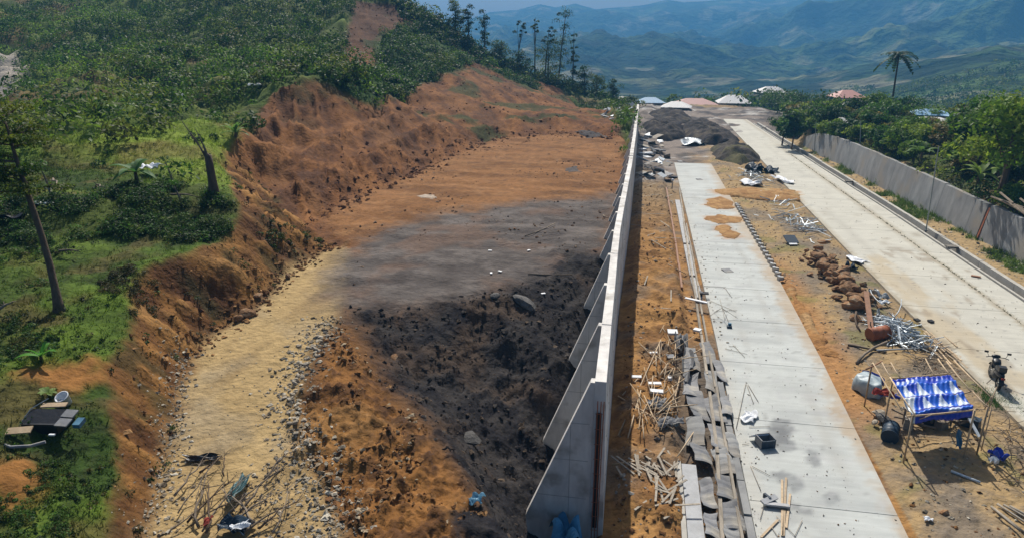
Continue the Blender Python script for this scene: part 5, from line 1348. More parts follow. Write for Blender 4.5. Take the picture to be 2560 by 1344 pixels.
MB().tube([(-0.1, 0.5, 0.25), (-0.25, 0.45, 0.0)], 0.012, 5).build('side_stand', M['black'], mo)
MB().box((0, -0.05, 0.93), (0.24, 0.26, 0.2)).build('rear_box', M['black'], mo)

# ------------------------------------------------------------------ dowel blocks on the edge of the slab
NB = 22
for i in range(NB):
    t = i/(NB-1)
    py = 515+(700-515)*t**1.25; yy = P(1845+(1958-1845)*t, py).y; x_ = MR(yy)+0.02
    o = empty('edge_block', (x_, yy, 0)); o.rotation_euler = (0, 0, random.uniform(-0.08, 0.08))
    tag(o, ('farthest' if i == 0 else 'nearest')+' small white-faced block in the row along the right edge of the middle slab' if i in (0, NB-1) else ('second', 'third', 'fourth', 'fifth', 'sixth', 'seventh', 'eighth', 'ninth', 'tenth', 'eleventh', 'twelfth', 'thirteenth', 'fourteenth', 'fifteenth', 'sixteenth', 'seventeenth', 'eighteenth', 'nineteenth', 'twentieth', 'twenty-first')[i-1]+' white-faced block from the sand bank in the slab edge row', 'block', 'blocks along the right edge of the middle slab')
    MB().box((0.02, 0, 0.10), (0.30, 0.20, 0.20), (0, 0, 0.35)).build('block', M['kerb'], o)
    MB().box((-0.05, 0.05, 0.215), (0.16, 0.16, 0.03), (0, 0.15, 0.35)).build('cap', M['white'], o)
    MB().tube([(0.12, -0.03, 0.08), (0.34, -0.12, 0.06)], 0.02, 5).build('dowel', M['black'], o)

# ------------------------------------------------------------------ side strip of the slab: gutter, rails, sheeting
def rail(pl, z_, wd, hh, name, label, cat, mat, seg=4.0, group=None):
    pts = [P(a, b, z_) for a, b in pl]
    out = []
    for a, b in zip(pts, pts[1:]):
        L = (b-a).length; n = max(1, round(L/seg))
        for k in range(n):
            p, q = a.lerp(b, k/n), a.lerp(b, (k+0.985)/n)
            p, q = p+Vector((random.uniform(-.02, .02), 0, 0)), q+Vector((random.uniform(-.02, .02), 0, random.uniform(-0.02, 0.03)))
            d = q-p; o = MB().box((0, 0, 0), (wd, d.length, hh)).build(name, mat)
            o.location = (p+q)/2; o.rotation_euler = d.to_track_quat('Y', 'Z').to_euler(); out.append(o)
    return out
ORD = ('farthest', 'second farthest', 'third farthest', 'fourth farthest', 'fifth farthest', 'sixth farthest', 'seventh farthest', 'eighth farthest', 'ninth farthest', 'tenth farthest', 'eleventh farthest', 'twelfth farthest', 'thirteenth farthest', 'fourteenth farthest', 'fifteenth farthest')
for i, o in enumerate(rail([(1698, 470), (1722, 640), (1742, 760), (1768, 940), (1792, 1140), (1808, 1360)], 0.14, 0.10, 0.14, 'form_rail', '', '', M['timber'])):
    tag(o, ORD[min(i, 14)]+' length of the left timber form rail beside the middle slab', 'timber rail', 'left line of form rails beside the middle slab')
for i, o in enumerate(rail([(1716, 560), (1735, 660), (1756, 790), (1790, 970), (1820, 1140), (1856, 1360)], 0.16, 0.08, 0.12, 'form_rail', '', '', M['timber'])):
    tag(o, ORD[min(i, 14)]+' length of the right timber form rail beside the middle slab', 'timber rail', 'right line of form rails beside the middle slab')
for i, o in enumerate(rail([(1666, 470), (1690, 610), (1705, 720)], 0.05, 0.10, 0.10, 'form_rail', '', '', M['plank'])):
    tag(o, ORD[min(i, 14)]+' length of the thin brown rail lying left of the form rails', 'timber rail', 'thin brown rails left of the form rails')
# splashed concrete board between the rails
for i, (a, b) in enumerate((((1690, 500), (1712, 610)), ((1712, 612), (1728, 690)), ((1729, 694), (1742, 745)))):
    p, q = P(*a, 0.06), P(*b, 0.06); d = q-p
    o = MB().box((0, 0, 0), (0.36, d.length*0.98, 0.10)).build('form_board', M['conc_top']); o.location = (p+q)/2+Vector((0.1, 0, 0)); o.rotation_euler = d.to_track_quat('Y', 'Z').to_euler()
    tag(o, ('far', 'middle', 'near')[i]+' concrete-splashed form board along the left edge of the middle slab', 'board')
gut = tag(empty('gutter', (2.0, 14, 0)), 'smooth pale concrete gutter beside the form rails at the bottom edge', 'gutter')
adopt(strip(ip([10, 15, 19], [1.78, 1.80, 1.80]), 10, 18.2, 0.42, -0.2, 0.16, 'channel', M['conc_top'], None, 4), gut)
adopt(strip(ip([10, 15, 19], [1.62, 1.64, 1.64]), 10, 18.2, 0.13, -0.2, 0.24, 'side_wall', M['kerb'], None, 4), gut)
crb = tag(empty('kerb_strip', (3.3, 14, 0)), 'broken dark grey kerb strip between the form rails and the slab', 'kerb')
for k in range(9):
    y0_ = 10+k*1.55; adopt(strip(ip([8, 30], [3.26, 3.44]), y0_, y0_+1.5, 0.2, -0.2, 0.10+random.uniform(-0.03, 0.03), 'kerb_block', M['conc_grey'], None, 3), crb)
def sheet_strip(px0, py0, px1, py1, wd, h, seed, label, mat='sheet', n=16):
    a, b = P(px0, py0, 0.1), P(px1, py1, 0.1); d = b-a; L = d.length; g = random.Random(seed)
    ph = [g.uniform(0, 6.28) for _ in range(5)]
    def fn(u, v):
        t = u; c = math.sin(t*L*2.4+ph[0]); c2 = math.sin(t*L*3.7+ph[1])
        w_ = wd*(0.65+0.3*c)
        return ((v-0.5)*w_+0.10*math.sin(t*L*1.3+ph[2]), (t-0.5)*L, 0.07+h*(1 if v in (0, 1) else 0.3)*abs(math.sin(t*L*1.9+ph[3]+v*1.7))+0.05*c2*v)
    o = MB().grid(fn, max(n, int(L*5)), 5).build('sheeting', M[mat]); o.location = (a+b)/2; o.rotation_euler = d.to_track_quat('Y', 'Z').to_euler()
    o.modifiers.new('thickness', 'SOLIDIFY').thickness = 0.012
    return tag(o, label, 'sheeting')
sheet_strip(1705, 845, 1722, 960, 0.5, 0.32, 3, 'rolled grey sheeting standing on edge left of the form rails, far piece')
def form_sheet(px, py, wd, L, rz, tx, ty, z_, label, mat='sheet'):
    p = P(px, py, z_); a, b = wd/2, L/2
    def fn(u, v): return ((u-0.5)*wd*(1-0.12*v)+0.03*math.sin(v*7+px), (v-0.5)*L, 0.035*math.sin(u*4+v*3+px)+0.012*math.sin(v*23)+0.05*(u-0.5)*(v-0.5)*4)
    o = MB().grid(fn, 8, 12).build('form_sheet', M[mat]); o.location = p; o.rotation_euler = (tx, ty, rz)
    o.modifiers.new('thickness', 'SOLIDIFY').thickness = 0.015
    return tag(o, label, 'sheet', 'grey sheets buckled along the form rails')
WH_ = ['far', 'upper', 'middle', 'lower', 'near']
FS = [(1733, 895, .34, 1.5, .05, .1, .35), (1728, 960, .42, 1.5, -.1, -.08, -.4), (1742, 1010, .5, 1.4, .12, .1, .3), (1738, 1075, .46, 1.3, -.05, .12, -.35), (1752, 1130, .42, .9, .1, -.1, .3),
      (1770, 880, .36, 1.5, .05, .1, -.35), (1778, 950, .40, 1.5, -.08, -.05, .45), (1785, 1020, .40, 1.3, .1, .1, -.4), (1795, 1090, .42, 1.2, 0, -.1, .4), (1808, 1150, .42, 1.0, .08, .12, -.35), (1815, 1215, .44, 1.0, -.06, -.1, .3), (1828, 1285, .42, .9, .05, .1, -.3), (1835, 1340, .4, .8, 0, 0, .3),
      (1800, 925, .26, 1.3, .08, .05, .3), (1815, 1010, .26, 1.2, -.06, -.1, -.35), (1832, 1110, .26, 1.0, .05, .1, .4), (1768, 1230, .30, 1.0, .05, .05, -.25), (1778, 1310, .30, .8, -.05, -.05, .25)]
for i, (px, py, wd, L, rz, tx, ty) in enumerate(FS):
    row = 'left of the left form rail' if i < 5 else ('between the two form rails' if i < 13 else ('between the right form rail and the slab' if i < 16 else 'lapping over the gutter'))
    k_ = WH_[i] if i < 5 else (('farthest', 'far', 'upper', 'upper middle', 'middle', 'lower middle', 'lower', 'nearest')[i-5] if i < 13 else (('far', 'middle', 'near')[i-13] if i < 16 else ('upper', 'lower')[i-16]))
    form_sheet(px, py, wd*1.3, L*1.25, rz, tx*0.5, ty*0.55, 0.16, k_+' buckled grey sheet '+row, 'sheet' if i % 3 else 'conc_grey')
stick('board', 'white board laid across both form rails', 'board', P(1713, 744, 0.3), P(1768, 756, 0.28), 0.085, M['white'], flat=True)
o = empty('clamp', P(1752, 738, 0.1)); tag(o, 'black steel clamp on the slab edge beside the white board', 'clamp')
MB().box((0, 0, 0.1), (0.14, 0.3, 0.18)).build('jaw', M['black'], o); MB().box((0.2, 0.1, 0.14), (0.34, 0.08, 0.06)).box((0.2, -0.1, 0.14), (0.34, 0.08, 0.06)).build('arm', M['black'], o)
stick('board', 'short white block between the rails below the white board', 'board', P(1735, 822, 0.2), P(1752, 826, 0.2), 0.14, M['white'], flat=True)
o = empty('post', P(1680, 472, 0)); tag(o, 'short post with a white ball top at the far end of the form rails', 'post')
MB().tube([(0, 0, 0), (0, 0, 0.7)], 0.05, 8).build('shaft', M['timber'], o); MB().lathe((0, 0, 0.78), [(0.02, -0.14), (0.12, -0.08), (0.15, 0), (0.12, 0.08), (0.02, 0.13)], 12).build('ball', M['white'], o, True)

# ------------------------------------------------------------------ stick and board litter beside the wall
BG = 'bamboo sticks littering the dirt by the tall wall'
for k in range(75):
    cx, cy = random.choice(((1660, 900), (1650, 960), (1660, 1000), (1620, 1080), (1655, 1050), (1680, 930)))
    p = on(cx+random.gauss(0, 22), cy+random.gauss(0, 26), 0.08+random.random()*0.2)
    a = random.gauss(1.35, 0.6); L = random.uniform(0.5, 1.9)
    stick('bamboo_stick', ('short' if L < 0.9 else ('middling' if L < 1.4 else 'long'))+' thin bamboo stick in the '+('upper' if cy < 940 else ('middle' if cy < 1030 else 'lower'))+' part of the litter, '+('pointing away' if 1.0 < a < 2.1 else 'lying crosswise'), 'stick', p, p+Vector((math.cos(a)*L, math.sin(a)*L, random.gauss(0, 0.1))), random.uniform(0.012, 0.022), M['bamboo'], BG, n=5)
for i, (a, b, lab) in enumerate((((1555, 1005), (1640, 920), 'long bamboo stick slanting from the wall up to the litter'), ((1545, 1100), (1650, 880), 'longest bamboo stick, slanting across the litter'), ((1545, 1000), (1680, 1110), 'reddish bamboo stick crossing below the white boards'),
        ((1568, 1120), (1600, 1010), 'bamboo stick lying nearly upright in the picture left of the litter'), ((1700, 945), (1675, 1065), 'bamboo stick along the right side of the litter'), ((1755, 1055), (1690, 1175), 'pale bamboo stick leaning on the gutter end'),
        ((1530, 1170), (1600, 1182), 'bamboo stick by the wall below the litter'), ((1668, 680), (1715, 690), 'stick pointing at the rails, far up the dirt strip'))):
    stick('bamboo_stick', lab, 'stick', on(*a, 0.12), on(*b, 0.12), 0.025, M['bamboo'], n=6)
def slabby(px, py, sx, sy, rz, mat, label, name='board', cat='board', h=0.05, dz=0.12, tilt=0.15):
    o = MB().box((0, 0, 0), (sx, sy, h), (tilt, 0, 0)).build(name, M[mat]); o.location = on(px, py, dz); o.rotation_euler[2] = rz
    return tag(o, label, cat)
slabby(1680, 848, 0.42, 0.34, 0.1, 'white', 'white box lid at the top of the stick litter', h=0.10, dz=0.3)
slabby(1590, 963, 0.36, 0.14, 0.1, 'white', 'narrow white board by the tall wall, left of the litter')
slabby(1634, 990, 0.48, 0.14, 0.15, 'white', 'white board in the litter, upper of two')
slabby(1638, 1012, 0.48, 0.18, 0.0, 'white', 'white board in the litter, lower of two', h=0.08)
slabby(1672, 972, 0.16, 0.16, 0.3, 'white', 'small white block at the right of the two white boards', h=0.12)
slabby(1632, 900, 0.3, 0.10, 0.3, 'white', 'short white strip left of the top of the litter')
slabby(1675, 908, 0.30, 0.26, 0.3, 'sheet', 'square grey panel in the middle of the litter')
for i, (px, py, sx, sy, rz) in enumerate(((1640, 1032, 0.7, 0.3, 0.3), (1655, 1048, 0.4, 0.3, -0.5), (1672, 1080, 0.8, 0.28, 0.2), (1690, 1072, 0.3, 0.5, -0.3), (1660, 1095, 0.5, 0.22, 0.4))):
    crumple('metal_sheet', on(px, py, 0.05), sx, sy+0.15, 0.12, M['sheet'], ('upper', 'folded', 'long', 'upright', 'lower')[i]+' crumpled grey sheet in the litter below the white boards', 'metal sheet', 60+i, rz)
crumple('metal_sheet', on(1700, 870, 0.1), 0.4, 1.3, 0.4, M['sheet'], 'curled grey sheet falling beside the white box lid', 'metal sheet', 70)
for k in range(26):
    p = on(1640+random.gauss(0, 32), 1205+random.gauss(0, 12), 0.06); a = random.gauss(-0.6, 0.5)+math.pi/2+0.9; L = random.uniform(0.4, 1.1)
    stick('wood_offcut', 'grey wood offcut in the lower litter beside the tall wall', 'wood offcut', p, p+Vector((math.cos(a)*L, math.sin(a)*L, 0.03)), 0.03, M['timber'], 'grey offcuts in the lower litter', flat=True)
for k in range(16):
    p = on(1660+random.gauss(0, 22), 1285+random.gauss(0, 22), 0.05); a = random.uniform(0, 3); L = random.uniform(0.3, 0.8)
    stick('wood_offcut', 'grey offcut in the lowest litter at the bottom of the dirt strip', 'wood offcut', p, p+Vector((math.cos(a)*L, math.sin(a)*L, 0.03)), 0.03, M['timber'], 'grey offcuts at the bottom of the strip', flat=True)
for k in range(30):
    yy = 30+random.random()*60; p = Vector((random.uniform(0.3, 3.2), yy, 0)); p.z = gh(p.x, p.y)+0.05; a = random.uniform(0, 3.1); L = random.uniform(0.5, 2)
    stick('wood_offcut', 'pale stick lying far along the dirt strip beside the wall', 'stick', p, p+Vector((math.cos(a)*L, math.sin(a)*L, 0.02)), 0.03, M['timber'], 'sticks scattered far along the dirt strip', flat=True)
for i in range(46):
    p = Vector((random.uniform(0.5, 3.6), random.uniform(62, 96), 0)); p.z = gh(p.x, p.y)+0.1
    o = MB().box((0, 0, 0), (random.uniform(0.5, 1.8), random.uniform(0.4, 1.2), 0.08), (random.gauss(0, .25), random.gauss(0, .25), 0)).build('scrap_sheet', M[random.choice(('white', 'steel', 'sheet', 'timber'))])
    o.location = p; o.rotation_euler[2] = random.uniform(0, 3); tag(o, 'scrap sheet among the pale building waste at the far end of the tall wall', 'scrap sheet', 'building waste at the far end of the wall')
for i in range(26):
    p = Vector((random.uniform(-5, -0.8), random.uniform(82, 100), 0)); p.z = gh(p.x, p.y)+0.12
    o = MB().box((0, 0, 0), (random.uniform(0.3, 1.1), random.uniform(0.3, 0.8), 0.1), (random.gauss(0, .3), random.gauss(0, .3), 0)).build('scrap_sheet', M[random.choice(('steel', 'steel', 'sheet', 'conc_top'))])
    o.location = p; o.rotation_euler[2] = random.uniform(0, 3); tag(o, 'scrap sheet in the waste left of the far end of the tall wall', 'scrap sheet', 'building waste left of the far wall end')

# ------------------------------------------------------------------ things on the middle slab
crumple('sack', gs(1872, 1045, 0.03), 0.42, 0.75, 0.10, M['white'], 'white flattened sack lying on the middle slab', 'sack', 81, -0.35)
o = empty('crate', gs(1912, 1112, 0)); o.rotation_euler[2] = 0.35
tag(o, 'grey and dark blue open box on the middle slab beside the wet stain', 'box')
m = MB(); m.box((0, 0, 0.03), (0.48, 0.42, 0.04)); m.box((0, 0.2, 0.17), (0.48, 0.03, 0.28)); m.box((-0.23, 0, 0.17), (0.03, 0.40, 0.28)); m.box((0.23, 0, 0.17), (0.03, 0.40, 0.28)); m.build('box_wall', M['sheet'], o)
MB().box((-0.05, 0.30, 0.18), (0.55, 0.04, 0.3), (0.9, 0, 0)).build('lid', M['white'], o); MB().box((0.0, -0.2, 0.15), (0.46, 0.03, 0.26)).build('front_panel', M['darkblue'], o)
o = empty('broken_form', gs(1928, 1262, 0)); o.rotation_euler[2] = 0.5
tag(o, 'broken grey formwork piece with dark slots near the bottom of the middle slab', 'formwork')
MB().box((0, 0.1, 0.12), (0.55, 0.16, 0.05), (0.3, 0, 0.2)).build('upper_plate', M['conc_top'], o); MB().box((0.1, -0.12, 0.08), (0.62, 0.18, 0.05), (-0.2, 0, -0.5)).build('lower_plate', M['conc_top'], o)
MB().box((0, 0, 0.05), (0.35, 0.12, 0.06)).build('dark_web', M['darkblue'], o); MB().box((0.02, 0.22, 0.1), (0.07, 0.24, 0.14), (0, 0, 0.1)).build('rib', M['darkblue'], o)
SL = [((1864, 960), (1840, 1072)), ((1866, 960), (1884, 1010)), ((1870, 962), (1896, 1006)), ((1872, 1068), (1925, 1067)), ((1855, 1112), (1872, 1110)), ((1876, 1165), (1902, 1228)), ((1880, 1166), (1925, 1190)), ((1955, 1200), (1955, 1340)),
      ((1965, 1195), (1958, 1340)), ((1975, 1235), (1965, 1320)), ((1902, 1344), (1945, 1300)), ((1940, 1290), (1990, 1344)), ((2005, 1302), (1985, 1344)), ((1930, 1320), (1945, 1344)), ((1812, 872), (1868, 886)), ((1832, 862), (1862, 894)), ((1822, 866), (1840, 866)),
      ((1812, 720), (1830, 745)), ((1775, 752), (1840, 780)), ((1800, 748), (1812, 800)), ((1760, 716), (1815, 718)), ((1790, 778), (1842, 776)), ((1915, 1240), (1900, 1300))]
for i, (a, b) in enumerate(SL):
    flat = i in (7, 8, 9, 10)
    stick('rod' if not flat else 'batten', 'thin rod lying on the middle slab' if not flat else 'pale batten in the bundle at the bottom of the middle slab', 'rod' if not flat else 'batten', gs(*a, 0.03), gs(*b, 0.03), 0.010 if not flat else 0.03, M['timber'] if not flat else M['bamboo'],
          'thin rods scattered on the middle slab' if not flat else 'battens at the bottom of the middle slab', flat=flat, n=5)
o = empty('trowel', gs(1823, 818, 0)); tag(o, 'small blue-white tool with a dark base standing on the middle slab', 'tool')
MB().box((0, 0, 0.05), (0.22, 0.18, 0.08)).build('base', M['darkblue'], o); MB().box((0.02, 0.08, 0.14), (0.14, 0.10, 0.10)).build('head', M['cyanblue'], o); MB().tube([(0, 0.1, 0.15), (-0.25, 1.1, 0.55)], 0.014, 5).build('handle', M['timber'], o)
for i, (a, b) in enumerate((((-0.25, 1.1), (-0.5, 1.7)), ((-0.25, 1.1), (0.1, 1.75)), ((-0.25, 1.1), (0.5, 1.12)), ((-0.25, 1.1), (-0.85, 0.98)))):
    pa = Vector(o.location)+Vector((a[0], a[1], 0.5)); pb = Vector(o.location)+Vector((b[0], b[1], 0.04))
    stick('rod', 'thin rod propped in the star of rods above the blue-white tool', 'rod', pa, pb, 0.010, M['timber'], 'star of thin rods on the middle slab', n=5)
for i, (px, py, lab) in enumerate(((1700, 407, 'far end'), (1748, 453, 'far part'), (1818, 683, 'middle, near the left edge'))):
    slabby(px, py, 0.5, 0.5, 0.4, 'sheet', 'small dark scrap lying on the middle slab, '+lab, 'scrap', 'scrap', 0.05, 0.16, 0.1)
for i, (px, py, lab) in enumerate(((2290, 812, 'small black scrap on the left edge of the right carriageway'), (2325, 812, 'small black stone on the right carriageway level with the scrap heap'))):
    slabby(px, py, 0.22, 0.2, 0.4, 'black', lab, 'scrap', 'scrap', 0.08, 0.2, 0.1)
stick('board', 'brown board lying on the shoulder beside the drain', 'board', P(2428, 688, 0.03), P(2452, 692, 0.03), 0.10, M['plank'], flat=True)
for k in range(34):
    p = P(1770+k*2.2+random.gauss(0, 6), 560+k*9+random.gauss(0, 5), 0); p.x = ML(p.y)+random.uniform(0.05, 0.5)
    o = link('debris_chip', random.choice(SM)); o.location = p+Vector((0, 0, 0.02)); s_ = random.uniform(0.03, 0.07); o.scale = (s_, s_, s_*0.7)
    tag(o, 'small dark chip on the left edge of the middle slab', 'debris', 'chips along the left edge of the middle slab')

# ------------------------------------------------------------------ left foreground: camp rubbish, branch pile
o = empty('rubbish_stack', on(125, 1060), 0.15); tag(o, 'low stack of dark boxes, boards and sheets on the grass at the far left', 'rubbish stack')
MB().box((-0.1, 0.05, 0.28), (0.85, 0.42, 0.06), (0.35, 0, 0)).build('dark_panel', M['black'], o)
MB().box((-0.1, 0.1, 0.12), (0.8, 0.6, 0.24)).build('dark_box', M['black'], o)
MB().box((-0.1, 0.38, 0.40), (0.55, 0.14, 0.03), (0.2, 0, 0.1)).build('tan_board', M['bamboo'], o)
MB().box((0.42, 0.12, 0.34), (0.30, 0.22, 0.03), (0.3, 0, -0.1)).build('grey_panel', M['sheet'], o)
MB().box((0.42, -0.13, 0.26), (0.30, 0.22, 0.03), (0.3, 0, -0.1)).build('grey_panel', M['sheet'], o)
MB().box((0.68, 0.0, 0.18), (0.16, 0.24, 0.10), (0.2, 0, 0)).build('blue_box', M['cyanblue'], o)
MB().box((-0.35, -0.45, 0.24), (0.50, 0.18, 0.03), (0.35, 0, 0.2)).build('tan_board', M['bamboo'], o)
MB().tube([(-0.65, -0.72, 0.1), (-0.3, -0.82, 0.06), (0.1, -0.78, 0.07), (0.35, -0.66, 0.1)], 0.035, 6).build('bent_tube', M['sheet'], o)
MB().tube([(-0.68, -0.3, 0.02), (-0.52, 0.2, 0.4), (-0.3, 0.5, 0.5)], 0.012, 5).build('frame_rod', M['steel'], o)
MB().box((0.3, -0.38, 0.1), (0.13, 0.05, 0.03)).build('white_chip', M['white'], o)
o = empty('bucket', on(168, 1000, 0.0)); tag(o, 'small white bucket on the grass just beyond the dark rubbish stack', 'bucket')
MB().lathe((0, 0, 0), [(0.10, 0), (0.145, 0.26), (0.155, 0.26), (0.155, 0.28), (0.135, 0.28), (0.09, 0.03), (0.01, 0.03)], 16, rot=Matrix.Rotation(0.5, 3, 'X')).build('pail', M['white'], o, True)
MB().tube([(-0.15, -0.14, 0.22), (0, -0.28, 0.28), (0.15, -0.14, 0.22)], 0.006, 5).build('handle', M['steel'], o)
crumple('plastic_sheet', on(378, 436, 0.35), 0.8, 0.7, 0.2, M['white'], 'pale plastic sheet caught on the bush at the terrace edge', 'sheet', 91)
crumple('plastic_sheet', on(105, 524, 0.06), 0.8, 0.35, 0.10, M['white'], 'pale plastic sheet on the ground right of the leaning tree', 'sheet', 92)
crumple('plastic_sheet', on(20, 545, 0.05), 1.3, 0.8, 0.12, M['black'], 'black sheet in the shade at the left picture edge', 'sheet', 93)
crumple('plastic_sheet', on(640, 232, 0.3), 0.9, 0.9, 0.2, M['white'], 'pale plastic sheet on the hillside above the red scarp', 'sheet', 94)
crumple('plastic_sheet', on(448, 255, 0.3), 0.8, 0.7, 0.2, M['white'], 'pale plastic sheet on the green hillside, left of the red scarp', 'sheet', 95)
def branch(a, b, r, seed, label, group=None, mat='bark', twigs=5):
    g = random.Random(seed); a, b = Vector(a), Vector(b); d = b-a; L = d.length
    o = empty('branch', a); tag(o, label, 'branch', group)
    n = 6; pts = []
    for k in range(n+1):
        t = k/n; p = d*t+Vector((g.gauss(0, 0.04), g.gauss(0, 0.04), 0.10*math.sin(t*math.pi)+g.gauss(0, 0.02)))*L*0.5
        pts.append(p)
    MB().tube(pts, [r*(1-0.75*k/n) for k in range(n+1)], 6).build('limb', M[mat], o, True)
    for j in range(twigs):
        k = g.randint(1, n-1); p = pts[k]; dd = (d.normalized()+Vector((g.gauss(0, 0.7), g.gauss(0, 0.7), g.gauss(0.1, 0.3)))).normalized()*L*g.uniform(0.15, 0.4)
        m = MB().tube([p, p+dd*0.5+Vector((g.gauss(0, .02), g.gauss(0, .02), 0.02)), p+dd], [r*0.4, r*0.25, r*0.1], 5)
        e_ = (dd+Vector((g.gauss(0, .3), g.gauss(0, .3), 0))*dd.length)*0.5
        m.tube([p+dd*0.5, p+dd*0.5+e_], [r*0.2, r*0.08], 4); m.build('twig', M[mat], o)
    return o
BR = [((470, 1310), (590, 1210)), ((490, 1330), (520, 1200)), ((500, 1335), (640, 1200)), ((560, 1330), (690, 1250)), ((600, 1290), (700, 1180)), ((455, 1290), (560, 1150)), ((480, 1320), (610, 1260)), ((640, 1320), (560, 1240)), ((660, 1210), (720, 1150)),
      ((520, 1344), (530, 1220)), ((575, 1290), (660, 1225)), ((440, 1250), (510, 1170)), ((610, 1344), (700, 1290)), ((560, 1200), (566, 1150)), ((420, 1344), (500, 1290)), ((650, 1330), (760, 1260)), ((500, 1190), (560, 1160)), ((690, 1344), (740, 1220))]
for i, (a, b) in enumerate(BR):
    branch(on(*a, 0.1), on(*b, 0.14+0.1*random.random()), random.uniform(0.018, 0.04), i, ('long' if abs(a[1]-b[1])+abs(a[0]-b[0]) > 150 else 'short')+' bare dead branch in the '+('left' if a[0] < 500 else ('middle' if a[0] < 620 else 'right'))+' of the tangle on the track, '+('low' if a[1] > 1315 else 'upper')+' one', 'dead branches on the near end of the track', random.choice(('bark', 'deadwood', 'deadwood')), 6)
o = crumple('cloth_strip', on(597, 1232, 0.12), 0.24, 0.95, 0.10, M['teal'], 'long teal strip of sheet lying among the dead branches', 'sheet strip', 101, 0.15)
crumple('plastic_sheet', on(588, 1330, 0.1), 0.6, 0.5, 0.2, M['darkblue'], 'dark blue sheet at the bottom edge under the branches', 'sheet', 102)
crumple('plastic_sheet', on(604, 1340, 0.22), 0.35, 0.2, 0.08, M['white'], 'white rag on the dark blue sheet at the bottom edge', 'cloth', 103, 0.6)
crumple('cloth', on(522, 1320, 0.15), 0.12, 0.3, 0.08, M['redcloth'], 'thin red rag on the branches near the bottom edge', 'cloth', 104)
crumple('plastic_sheet', on(505, 1150, 0.03), 0.85, 0.22, 0.10, M['black'], 'dark crumpled sheet lying on the track just above the dead branches', 'sheet', 105, 0.2)
crumple('plastic_sheet', Vector((-1.25, 14.2, 0.25)), 0.75, 0.9, 0.5, material('bright_blue_sheet', (0.10, 0.32, 0.5), (0.05, 0.18, 0.32), 3, 0.5, 0.3, 9, bdist=0.02), 'blue plastic sheet at the foot of the near end of the tall wall', 'sheet', 106)
crumple('plastic_sheet', on(1192, 1262, 0.12), 0.30, 0.35, 0.12, M['cyanblue'], 'pale blue scrap on the left slope of the dark pit', 'sheet', 107)
stick('board', 'small pale board on the near counterfort side of the pit', 'board', on(1388, 1305, 0.3), on(1402, 1307, 0.3), 0.04, M['white'], flat=True)
for i, (a, b) in enumerate((((150, 640), (205, 645)), ((130, 455), (165, 500)), ((235, 470), (270, 492)), ((0, 785), (45, 778)), ((430, 500), (500, 510)))):
    branch(on(*a, 0.15), on(*b, 0.25), 0.05, 200+i, ('pale fallen branch right of the leaning tree trunk', 'short dead stem leaning on the upper terrace', 'fallen branch at the edge of the upper terrace', 'pale log end at the left picture edge', 'fallen branch in the dark cover below the snag')[i], None, 'deadwood', 3)

# ------------------------------------------------------------------ trees
def leafmesh(name, ctr, rad, per, size, cols, seed, parent, **k):
    V, Fc, cc = leaf_cloud(ctr, rad, per, size, cols, seed, **k)
    return link(name, np_mesh(name, V, Fc, M['leaf'], cc), parent)
# leaning tree on the left
bp = on(148, 775); tpz = PY(18, 292, bp.y+1.2)
tr_ = empty('leaning_tree', bp); tag(tr_, 'tall thin tree leaning left with flat tiers of sparse foliage, at the left edge', 'tree')
d = tpz-bp
def tpt(t): return d*t+Vector((0.10*math.sin(t*5), 0, -0.15*math.sin(t*math.pi)))
MB().tube([Vector((0, 0, -0.2))]+[tpt(t) for t in (0.03, 0.12, 0.25, 0.4, 0.55, 0.7, 0.85, 1.0)], [0.20, 0.14, 0.105, 0.095, 0.085, 0.08, 0.068, 0.045, 0.02], 9).build('trunk', M['bark'], tr_, True)
ctrs = []
for k in range(38):
    t = random.uniform(0.60, 1.04); a = random.uniform(0, 6.28); L = random.uniform(0.5, 1.5)*(1.25-0.45*(t-0.6)/0.4)
    p0 = tpt(min(t, 1)); p1 = p0+Vector((math.cos(a)*L, math.sin(a)*L, random.uniform(0.0, 0.35)))
    MB().tube([p0, p0.lerp(p1, 0.5)+Vector((0, 0, 0.08)), p1], [0.028, 0.018, 0.006], 5).build('bough', M['bark'], tr_)
    for q in (0.5, 0.75, 1.0): ctrs.append((*(p0.lerp(p1, q)), q))
ct = np.array(ctrs)[:, :3]
leafmesh('foliage', ct, 0.26+0.2*rng.random(len(ct)), 80, 0.05, np.array([(0.04, 0.08, 0.015), (0.09, 0.13, 0.025), (0.14, 0.17, 0.03)])[rng.integers(0, 3, len(ct))], 701, tr_, flat=0.35)
